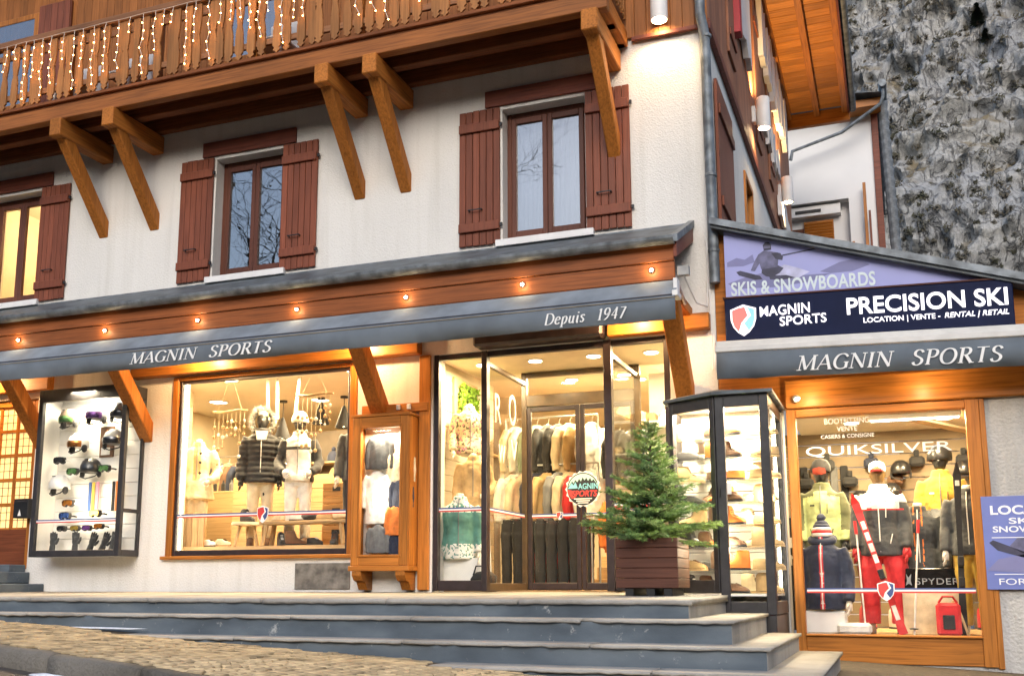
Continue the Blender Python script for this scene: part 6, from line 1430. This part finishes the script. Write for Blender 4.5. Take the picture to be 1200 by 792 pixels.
MB().cbox(-1.10,-1.085,-.40,-.37,.0,ZT-.13).build('light_strip', MATS['led_strip'], sc)
shelf_z = [-.005+.218*k for k in range(8)]
rows = ['bottom','second','third','fourth','fifth','sixth','seventh','top']
cs = ['black','brown','tan','grey','cream','tan','orange','tan','brown','cream']; ks = ['boot','shoe','shoe','boot','snow','shoe','boot']
rg = random.Random(31); cnt = 0
for j, z in enumerate(shelf_z):
    if j: MB().prism([(-2.02,-.84),(-1.58,-1.09),(-1.13,-1.09),(-1.13,-.445),(-2.02,-.445)],z-.012,z-.001,'xy').build('shelf_board', GLASS('shelf_glass',(.985,.99,.985),.015) if 'shelf_glass' not in MATS else MATS['shelf_glass'], sc)
    for side in (0,1):
        n = 3
        for k in range(n):
            c = cs[(cnt*7+j*3+k) % 10]; kd = ks[(cnt*5+k) % 7]
            if j > 4 and kd == 'snow': kd = 'shoe'
            if side: p = (-1.46+k*.16,(-.98,-.68,-.95)[k],z)
            else: p = (-1.90+k*.16,(-.72,-.58,-.90)[k],z)
            cn = {'tan':'tan leather','orange':'orange brown','cream':'cream','charcoal':'charcoal'}.get(c,c)
            shoe(f"{cn} {dict(boot='ankle boot',shoe='low shoe',snow='snow boot')[kd]} on the {rows[j]} shelf, {['left','middle','right'][k]} behind the {'right' if side else 'left'} showcase pane", p, kd, F[c], R(-22+rg.uniform(-18,18)) if rg.random() < .75 else R(200+rg.uniform(-15,15))); cnt += 1
lk = thing('door_sticker','small white sticker on the corner showcase door beside the lock','sticker',(-1.46,-1.205,.93)); MB().box(-1.475,-1.435,-1.176,-1.1735,.93,1.04).build('label',print_white,lk)
MB().cbox(-1.545,-1.53,-1.215,-1.2005,.9,.99).build('lock', black, sc)
# ================================================================ planter with a small spruce
pl = thing('wooden_planter','dark stained wooden planter box on the terrace in front of the entrance','planter',(-2.16,-1.45,.0))
pw3 = WOOD('planter_wood',(.10,.04,.026),'x',.6,.35,.2,.05); pw3y = WOOD('planter_wood_y',(.15,.075,.042),'y',.6,.35,.2,.05)
px0, px1, py0, py1 = -2.44, -1.86, -1.75, -1.17
for j in range(5):
    z0 = .045+j*.092; z1 = z0+.088
    MB().cbox(px0,px1,py0,py0+.03,z0,z1,.004).build('board', pw3, pl); MB().cbox(px0,px1,py1-.03,py1,z0,z1,.004).build('board', pw3, pl)
    MB().cbox(px0,px0+.03,py0+.031,py1-.031,z0,z1,.004).build('board', pw3y, pl); MB().cbox(px1-.03,px1,py0+.031,py1-.031,z0,z1,.004).build('board', pw3y, pl)
for x in (px0+.08,px1-.14,px0+.28): MB().cbox(x,x+.08,py0+.02,py1-.02,-.03,.044,.004).build('skid', black, pl)
MB().box(px0+.031,px1-.031,py0+.031,py1-.031,.38,.44).build('soil', M('soil',(.04,.028,.02),.95,.4,30,.6,60), pl)
tree = thing('spruce_tree','small green spruce growing in the dark wooden planter','tree',(-2.15,-1.46,.44))
tx, ty = -2.15, -1.46
MB().tube([(tx,ty,.42),(tx+.01,ty,1.0),(tx-.01,ty,1.66)],.02,8,[.026,.016,.005]).build('trunk', M('bark',(.09,.06,.04),.9,.3,30,.5,60), tree)
rg = random.Random(12); needles = MB(); twigs = MB()
def sprig(a, d, L, dens):
    """a twig clothed with needles"""
    d = d.normalized(); n = max(3,int(L*dens)); sd = d.cross(Vector((0,0,1))).normalized(); up = sd.cross(d)
    twigs.tube([a,a+d*L],.003,3,[.004,.0015],False)
    for i in range(n):
        s = (i+rg.random())/n; b = a+d*L*s; q = rg.uniform(0,2*math.pi); o = (sd*math.cos(q)+up*math.sin(q)*.7+d*rg.uniform(.5,.9)).normalized(); l = rg.uniform(.024,.040); w = o.cross(d).normalized()*.0036
        needles.face([b-w,b+w,b+o*l])
for k in range(120):
    f = (k+.5)/120; z = .48+1.12*f**1.25; Lb = (.53*(1-f)**1.05+.07)*rg.uniform(.55,1.2)*(1.15 if rg.random() < .12 else 1)
    q = k*2.39996+rg.uniform(-.3,.3); el = .10+.55*f+rg.uniform(-.12,.12)
    d = Vector((math.cos(q)*math.cos(el),math.sin(q)*math.cos(el),math.sin(el)-.05)); a = Vector((tx,ty,z))
    n = max(2,int(Lb/.055)); prev = a
    twigs.tube([a,a+d*Lb*.5,a+d*Lb],.004,4,[.007,.005,.002],False)
    for i in range(1,n+1):
        s = i/n; p = a+d*Lb*s+Vector((0,0,-.04*s*s+.03*s**3))
        for sg_ in (-1,1):
            sdv = d.cross(Vector((0,0,1))).normalized()*sg_; dd = (d*.75+sdv*rg.uniform(.5,.9)+Vector((0,0,rg.uniform(-.25,.15))))
            sprig(p, dd, (Lb*.40*(1-s*.55)+.035)*rg.uniform(.7,1.1), 380)
    sprig(a+d*Lb*.35, d, Lb*.72, 380)
sprig(Vector((tx-.01,ty,1.6)),Vector((0,0,1)),.12,350)
nm_ = M('spruce_needles',(.27,.39,.09),.6,.45,3.5,col2=(.07,.18,.065))
o = needles.build('crown', nm_, tree); twigs.build('branches', MATS['bark'], tree)
# ================================================================ icicle light string on the balcony
il = thing('icicle_light_string','white wired icicle string lights with warm bulbs hanging along the balcony railing','string lights',(-7,-1.05,7.6))
wire = M('white_wire',(.72,.66,.58),.5,.05); wm = MB(); bm_ = MB(); rg = random.Random(17)
yb = -1.028; x = -15.8; wm.tube([(-15.9+.35*i,yb+.0,7.60-.012*(i%2)) for i in range(39)],.004,4)
while x < -2.7:
    L = rg.choice((.22,.38,.55,.70,.85)); n = max(2,int(L/.11)); pts = [Vector((x,yb,7.59))]
    for i in range(1,n+1): pts.append(Vector((x+rg.uniform(-.022,.022)+(.03 if i == n and L > .6 else 0),yb-rg.uniform(0,.02),7.59-L*i/n)))
    wm.tube(pts,.0042,4)
    for p in pts[1:]: bm_.ball(p+Vector((rg.uniform(-.012,.012),-.006,-.01)),.009,1)
    x += rg.uniform(.13,.22)
wm.build('wire', wire, il); o = bm_.build('bulbs', EMIT('icicle_bulb',(1,.46,.13),20), il); o['kind'] = 'stuff'
# ================================================================ rental shop interior
AZ = -.43
struct(MB().box(-1.04,2.5,.302,3.2,AZ-.06,AZ).build('rental_floor', pale_x)); struct(MB().box(-1.04,2.5,.302,3.2,1.96,2.02).build('rental_ceiling', ceil_m))
rw = thing('slat_wall','beige slatted back wall of the rental shop','wall panel',(0,2.4,AZ))
swm = M('slat_beige',(.24,.18,.11),.6,.1,3)
for j in range(16): MB().cbox(-1.6,2.4,2.42,2.45,AZ+.01+j*.15,AZ+.01+j*.15+.142,.004).build('slat', swm, rw)
struct(MB().box(-1.75,-1.72,.31,2.41,AZ,1.95).build('rental_left_wall', cream)); struct(MB().box(2.3,2.33,.31,2.41,AZ,1.95).build('rental_right_wall', cream))
for i,(x,y,e) in enumerate(((-.5,.45,38),(.35,.45,38),(-.4,1.5,45),(.6,1.5,45))): downlight(x,y,1.958,e*PW,['front left','front right','back left','back right'][i]+' downlight in the rental shop ceiling',i<2)
tb = thing('light_tube','long tube light under the rental shop ceiling','lamp',(.3,1.1,1.9)); MB().cbox(-.2,.75,1.05,1.15,1.90,1.957).build('body',white_paint,tb); MB().box(-.18,.73,1.06,1.14,1.892,1.8985).build('tube',EMIT('case_tube',(1,.93,.80),10),tb)
one(MB().beam((.2,1.2,1.93),(2.2,1.9,1.45),.2,.03),'sloping_board',pale_x,'sloping timber board under the rental shop ceiling at the right','board',loc=(1.2,1.5,1.7))
def lime_f(c, n):
    if abs(c.x) > .2 and c.z > 1.02 or c.z > 1.46: return 1
    return 1 if c.z < .90 or (c.z > 1.40 and abs(c.x) > .07) else 0
m1 = mannequin('mannequin in a lime green ski jacket with olive sleeves and yellow trousers', (-.74,.95,AZ+.12), R(-5), skin_black, .97, ['lime','olive'], lime_f, ('yellow',1.25,.1), (HANG,HANG), True, .80, .012, True, .10, 0, 'black', F['black'])
MB().prism([(-.07,1.66),(-.07,1.72),(0,1.735),(.07,1.72),(.07,1.66),(.02,1.645),(0,1.655),(-.02,1.645)],-.13,-.085,'xz').lbuild('goggles', M('lens_red',(.5,.1,.08),.15,.4,9,metal=.6), m1); helmet_mb((0,.01,1.73),.115).lbuild('helmet', F['black'], m1, 'all')
def race_f(c, n):
    if c.z > 1.37 and abs(c.x) < .30: return 1
    if 1.30 < c.z < 1.365 and c.y < .1 and abs(c.x) < .2: return 1
    return 2 if 1.275 < c.z < 1.30 and abs(c.x) < .24 else 0
m2 = mannequin('capped mannequin in a black and white racing jacket and red trousers in the rental window', (-.14,.62,AZ+.005), R(-4), skin_gold, 1.0, ['charcoal','white','red'], race_f, ('red',1.32,.10), (HANG,HANG), True, .80, .012, True, .13, 0, 'brown', F['red'])
MB().lathe([(.086,1.70),(.088,1.74),(.075,1.79),(.03,1.815),(.001,1.818)],(0,0,0),16,caps=False).lbuild('cap', F['white'], m2, 'all'); MB().prism([(-.07,-.07),(.07,-.07),(.055,-.165),(0,-.18),(-.055,-.165)],1.695,1.71,'xy').lbuild('cap_brim', F['red'], m2)
ski('red racing ski held in front of the capped mannequin', (.02,.28,AZ+.01), (-.40,.36,1.02), M('ski_red',(.65,.03,.03),.3,.1,5,coat=.5), .105, (F['white'],[(.5,.56),(.58,.64),(.66,.72),(.74,.80),(.1,.2)]))
for x0, x1, l in ((-.34,-.38,'left'),(.12,.20,'right')):
    t = thing('ski_pole', f'white and red ski pole on the {l} of the capped mannequin', 'ski pole', (x0,.33,AZ), 'ski poles'); MB().tube([(x0,.33,AZ+.005),(x1 if l=='left' else x0+.1,.36,.62)],.009,8).build('shaft',F['white'],t); MB().lathe([(.001,AZ+.06),(.04,AZ+.06),(.045,AZ+.07),(.001,AZ+.075)],(x0,.33,0),12,caps=False).build('basket',F['black'],t); xx = x1 if l=='left' else x0+.1; MB().tube([(xx,.36,.60),(xx+(.01 if l=='right' else -.01),.365,.74)],.017,8).build('grip',F['red'],t)
def yel_f(c, n): return 1 if (c.z < 1.12 and abs(c.x) < .215) or (c.z < 1.06) else 0
m3 = mannequin('helmeted mannequin in an orange yellow and slate jacket in the rental window', (.50,1.0,AZ+.22), R(-8), skin_black, .97, ['gold','grey'], yel_f, ('charcoal',1.2,.1), (HANG,HANG), True, .80, .012, True, .10, 0, 'black', F['blue'])
helmet_mb((0,.01,1.72),.135).lbuild('helmet', M('shell_black',(.02,.02,.022),.3,.08,6,coat=.4), m3, 'all')
m4 = mannequin('headless mannequin in dark sweater and tan trousers at right of rental window', (.72,.55,AZ+.005), R(-10), skin_white, .95, ['charcoal'], None, ('yellow',1.05,.1), (HANG,HANG), False, .84, 0, True)
def hood_f(c, n): return 1 if abs(c.x) < .012 and c.y < 0 else (2 if .024 > abs(c.x) > .011 and c.y < 0 else 0)
m5 = mannequin('bust in a navy hooded jacket with a bobble hat low in the rental window', (-.73,.42,-.98), R(-6), skin_white, 1.0, ['navy','white','red'], hood_f, None, (HANG,HANG), False, .80, .006, False)
MB().tube([(.11*math.cos(a),.01+.09*math.sin(a),1.53+.03*math.sin(a)) for a in [2*math.pi*i/18 for i in range(19)]],.045,8).lbuild('hood', F['navy'], m5, 'all')
bh = thing('bobble_hat','navy red and white striped bobble hat on the hooded bust','hat',(0,0,0))
for i,(a,b,c) in enumerate(((1.56,1.60,'white'),(1.60,1.63,'red'),(1.63,1.66,'white'),(1.66,1.70,'navy'),(1.70,1.735,'navy'))):
    rr = lambda z: .105*math.sqrt(max(.05,1-((z-1.57)/.18)**2)) if z > 1.57 else .10
    MB().lathe([(rr(a),a),(rr((a+b)/2)+.003,(a+b)/2),(rr(b),b)],(0,0,0),18).lbuild('band',F[c],bh,'all')
pm = MB().ball((0,0,1.765),.045,3); pm.v = [tuple(Vector(p)+.012*noise.noise(Vector(p)*60)*Vector((1,1,1))) for p in pm.v]; pm.lbuild('bobble',F['navy'],bh)
bh.location = (-.73,.42,-.98)
one(MB().cbox(-.95,-.52,.31,.60,AZ+.001,-.19,.02),'display_plinth',white_paint,'white plinth under the navy hooded bust','plinth',loc=(-.73,.45,AZ))
paper = MB().cbox(-.62,-.28,.24,.4,AZ+.001,AZ+.12,.03); one(paper,'white_cushion',F['white'],'crumpled white cloth at the foot of the navy bust','cloth',loc=(-.5,.3,AZ))
def zip_f(c, n): return 1 if .03 < abs(c.x) < .042 and c.y < 0 and c.z > .9 else 0
m6 = mannequin('bust in a dark zip jacket with orange piping above the black plaque', (.24,.85,-.62), R(-5), skin_white, .98, ['charcoal','orange'], zip_f, None, (HANG,HANG), False, .80, 0, False)
one(MB().cbox(.0,.50,.70,1.0,AZ+.001,.15,.008),'display_plinth',pale_x,'pine plinth under the dark zip jacket bust','plinth',loc=(.24,.85,AZ))
sp = thing('brand_plaque','glossy black plaque lettered in silver under the dark zip jacket','sign',(.3,.6,.0)); MB().cbox(.03,.60,.52,.545,.02,.245,.004).build('panel', M('gloss_black',(.015,.013,.012),.12,.1), sp); put_text('lettering','SPYDER',sp,steel,.17,.58,.08,.145,.519,.0,.004,1.1); MB().prism([(.07,.07),(.10,.09),(.13,.07),(.12,.12),(.13,.19),(.10,.15),(.08,.19),(.085,.12)],.519,.515,'xz').build('emblem', steel, sp)
one(MB().cbox(.03,.60,.5,.69,AZ+.001,.019,.006),'display_plinth',F['cream'],'cream block under the black lettered plaque','plinth',loc=(.3,.6,AZ))
def trims(mq, cz, cl, g=.165):
    for sx in (-1,1): MB().tube([(sx*.10,-g*.93,.93),(sx*.125,-g*.86,1.03)],.005,5).lbuild('pocket_zip', F[cz], mq)
    MB().tube([(.07,-g*.95,1.20),(.075,-g*.95,1.31)],.005,5).lbuild('chest_zip', F[cz], mq)
    MB().cbox(-.115,-.065,-g*.955,-g*.93,1.285,1.305,.002).lbuild('chest_logo', F[cl], mq)
trims(m1,'black','black'); trims(m2,'white','red'); trims(m3,'black','white'); trims(m4,'grey','white',.15)
# red bag on an easel at the right
eb = thing('folding_easel','small folding wooden easel at the bottom right of the rental window','easel',(.5,.3,AZ)); 
for a, b in (((.40,.24,AZ+.001),(.50,.30,-.08)),((.62,.24,AZ+.001),(.52,.30,-.08)),((.51,.42,AZ+.001),(.51,.31,-.08))): MB().beam(a,b,.03,.02).build('leg',pale_z,eb)
rbm = MB().cbox(.33,.56,.17,.235,AZ+.002,-.10,.03); rbg = thing('red_backpack','red child backpack leaning on the easel','bag',(.45,.2,AZ)); rbm.build('body',F['red'],rbg); MB().cbox(.39,.50,.155,.1695,-.36,-.22,.01).build('pocket',F['black'],rbg); MB().tube([(.36,.18,-.10),(.40,.16,-.04),(.49,.16,-.04),(.53,.18,-.10)],.012,6).build('handle',F['red'],rbg)
ski('dark ski with an orange binding standing at the right frame of the rental window', (.58,.34,AZ+.01), (.63,.40,1.32), F['black'], .10, (F['white'],[(.86,.92)]))
# gear on the slat wall
gi = 0
for (x, z, c, vis) in ((.30,1.18,'red',None),(.34,.92,'red',None),(.05,1.45,'black',None),(-.05,1.18,'black','smoke'),(.65,1.42,'black',None),(.1,.75,'grey',None),(-.35,1.1,'black','smoke'),(1.0,1.3,'white',None),(1.05,.9,'black',None)):
    helmet(f"{c} helmet {'with dark visor ' if vis else ''}on the slat wall, {ORD[gi]} one placed there", (x*1.18+.05,2.25,z), CB[c], LN[vis] if vis else None, 0, 'helmets on the slat wall', .12); gi += 1
for k in range(9):
    x = -1.2+.28*k; z = .35 if k%2 else .62
    one(MB().cbox(x-.11,x+.11,2.2,2.41,z,z+.2,.03),'gear_bag',F[['black','charcoal','grey','navy'][k%4]],f"{['black','charcoal','grey','navy'][k%4]} gear bag on the slat wall of the rental shop, {ORD[k]} from the left",'bag','gear bags on the slat wall',(x,2.3,z))
for k in range(6):
    x = -1.15+.12*k; one(MB().cbox(x-.045,x+.045,2.38,2.41,.7,1.55,.01),'boot_liner',F[['charcoal','black','brown','charcoal','grey','black'][k]],f"{['charcoal','black','brown','charcoal','grey','black'][k]} strap set hanging on the slat wall, {ORD[k]} from the left",'straps','strap sets on the slat wall',(x,2.39,.7))
for k in range(10):
    x = -1.0+.26*k; z = 1.50 if k%2 else 1.28
    one(MB().cbox(x-.09,x+.09,2.26,2.41,z,z+.12,.03).cbox(x-.03,x+.03,2.30,2.41,z+.121,z+.2,.01),'boot_bag',F[['black','charcoal','black','navy','brown'][k%5]],f"{['black','charcoal','black','navy','brown'][k%5]} pouch high on the slat wall of the rental shop, {ORD[k]} from the left",'bag','pouches on the slat wall',(x,2.3,z))
for k in range(8):
    x = -1.0+.32*k
    shoe(f"{['black','grey','red','white'][k%4]} ski boot on the floor along the slat wall, {ORD[k]} from the left", (x,2.1,AZ+.001), 'snow', F[['black','grey','red','white'][k%4]], R(-60), 'ski boots along the slat wall')
for k in range(5): ski(f"{['blue','yellow','black','red','white'][k]} rental ski leaning on the slat wall, {ORD[k]} from the left", (.75+.14*k,2.2,AZ+.01), (.75+.14*k,2.36,1.28), F[['blue','yellow','black','red','white'][k]], .09)
bb = thing('black_board','black board with white letters standing at the left of the rental shop','board',(-.9,1.2,AZ)); MB().cbox(-1.25,-.72,1.3,1.33,AZ+.001,.85).build('panel',F['black'],bb); put_text('lettering','IO',bb,print_white,-1.15,-.9,.5,.62,1.3,.02,.004); put_text('lettering','NO',bb,print_white,-1.15,-.9,.3,.42,1.3,.02,.004)
one(MB().cbox(.05,.9,1.5,1.6,.55,.60),'wall_shelf',pale_x,'pine shelf behind the dark zip jacket bust','shelf',loc=(.5,1.55,.55))
# ================================================================ unseen hills added behind the camera, bare tree across the street
hl = MB(); n = 60; rings = []  # added ring of hills that keeps sky glare out of the shop glass
for i in range(n+1):
    q = R(150+240*i/n) ; d = 170; x, y = math.cos(q)*d, math.sin(q)*d-10; h = 72+16*noise.noise(Vector((i*.23,1,2)))+4*noise.noise(Vector((i*.9,4,2)))
    rings.append([(x,y,-4),(x*1.15,y*1.15,h*.6-2),(x*1.4,y*1.4,h-2),(x*1.8,y*1.8,-5)])
hl.loft(rings,False,False); struct(hl.build('sky_block_hills', M('sky_block_slope',(.045,.055,.045),.95,.5,.06,.8,.5,bdist=2)))
def bare_tree(x, y, h, label, seed):
    z0 = gz(x)-.13 if -30 < x < 30 and -29 < y < -5 else -3.2
    t = thing('bare_tree', label, 'tree', (x,y,z0), 'bare trees across the street'); rg = random.Random(seed); tr = MB(); br2 = MB()
    def grow(mb, a, d, L, r, lev):
        pts = [a]; p = a; dd = d.normalized()
        for i in range(4): dd = (dd+Vector((rg.gauss(0,.13),rg.gauss(0,.13),rg.gauss(.03,.08)))).normalized(); p = p+dd*L/4; pts.append(p)
        mb.tube(pts,r,5 if lev < 2 else 3,[r*(1-.16*i) for i in range(5)],False)
        if lev >= 5: return
        for k in range(rg.choice((3,3,4)) if lev < 4 else 3):
            f = rg.uniform(.45,1); i = min(3,int(f*4)); b = pts[i]+(pts[i+1]-pts[i])*(f*4-i); s = Vector((rg.gauss(0,1),rg.gauss(0,1),rg.gauss(.25,.6))).normalized(); grow(br2,b,(dd*.75+s*.75),L*rg.uniform(.55,.75),r*.5,lev+1)
    grow(tr, Vector((x,y,z0)), Vector((0,0,1)), h*.42, .20, 0)
    tr.build('trunk', MATS['bark'], t); br2.build('crown', MATS['bark'], t)
bare_tree(-19.5,-17.5,24,'tall bare tree across the street reflected in the upper left window',3)
bare_tree(-24,-21,20,'second bare tree across the street farther from the shop',6)
for (u, v, h, l) in ((-16,86,3.2,'dark conifer near the top right of the cliff'),(-14.8,83,2.6,'smaller dark conifer just below another near the top right of the cliff')): conifer(u, v, h, l)
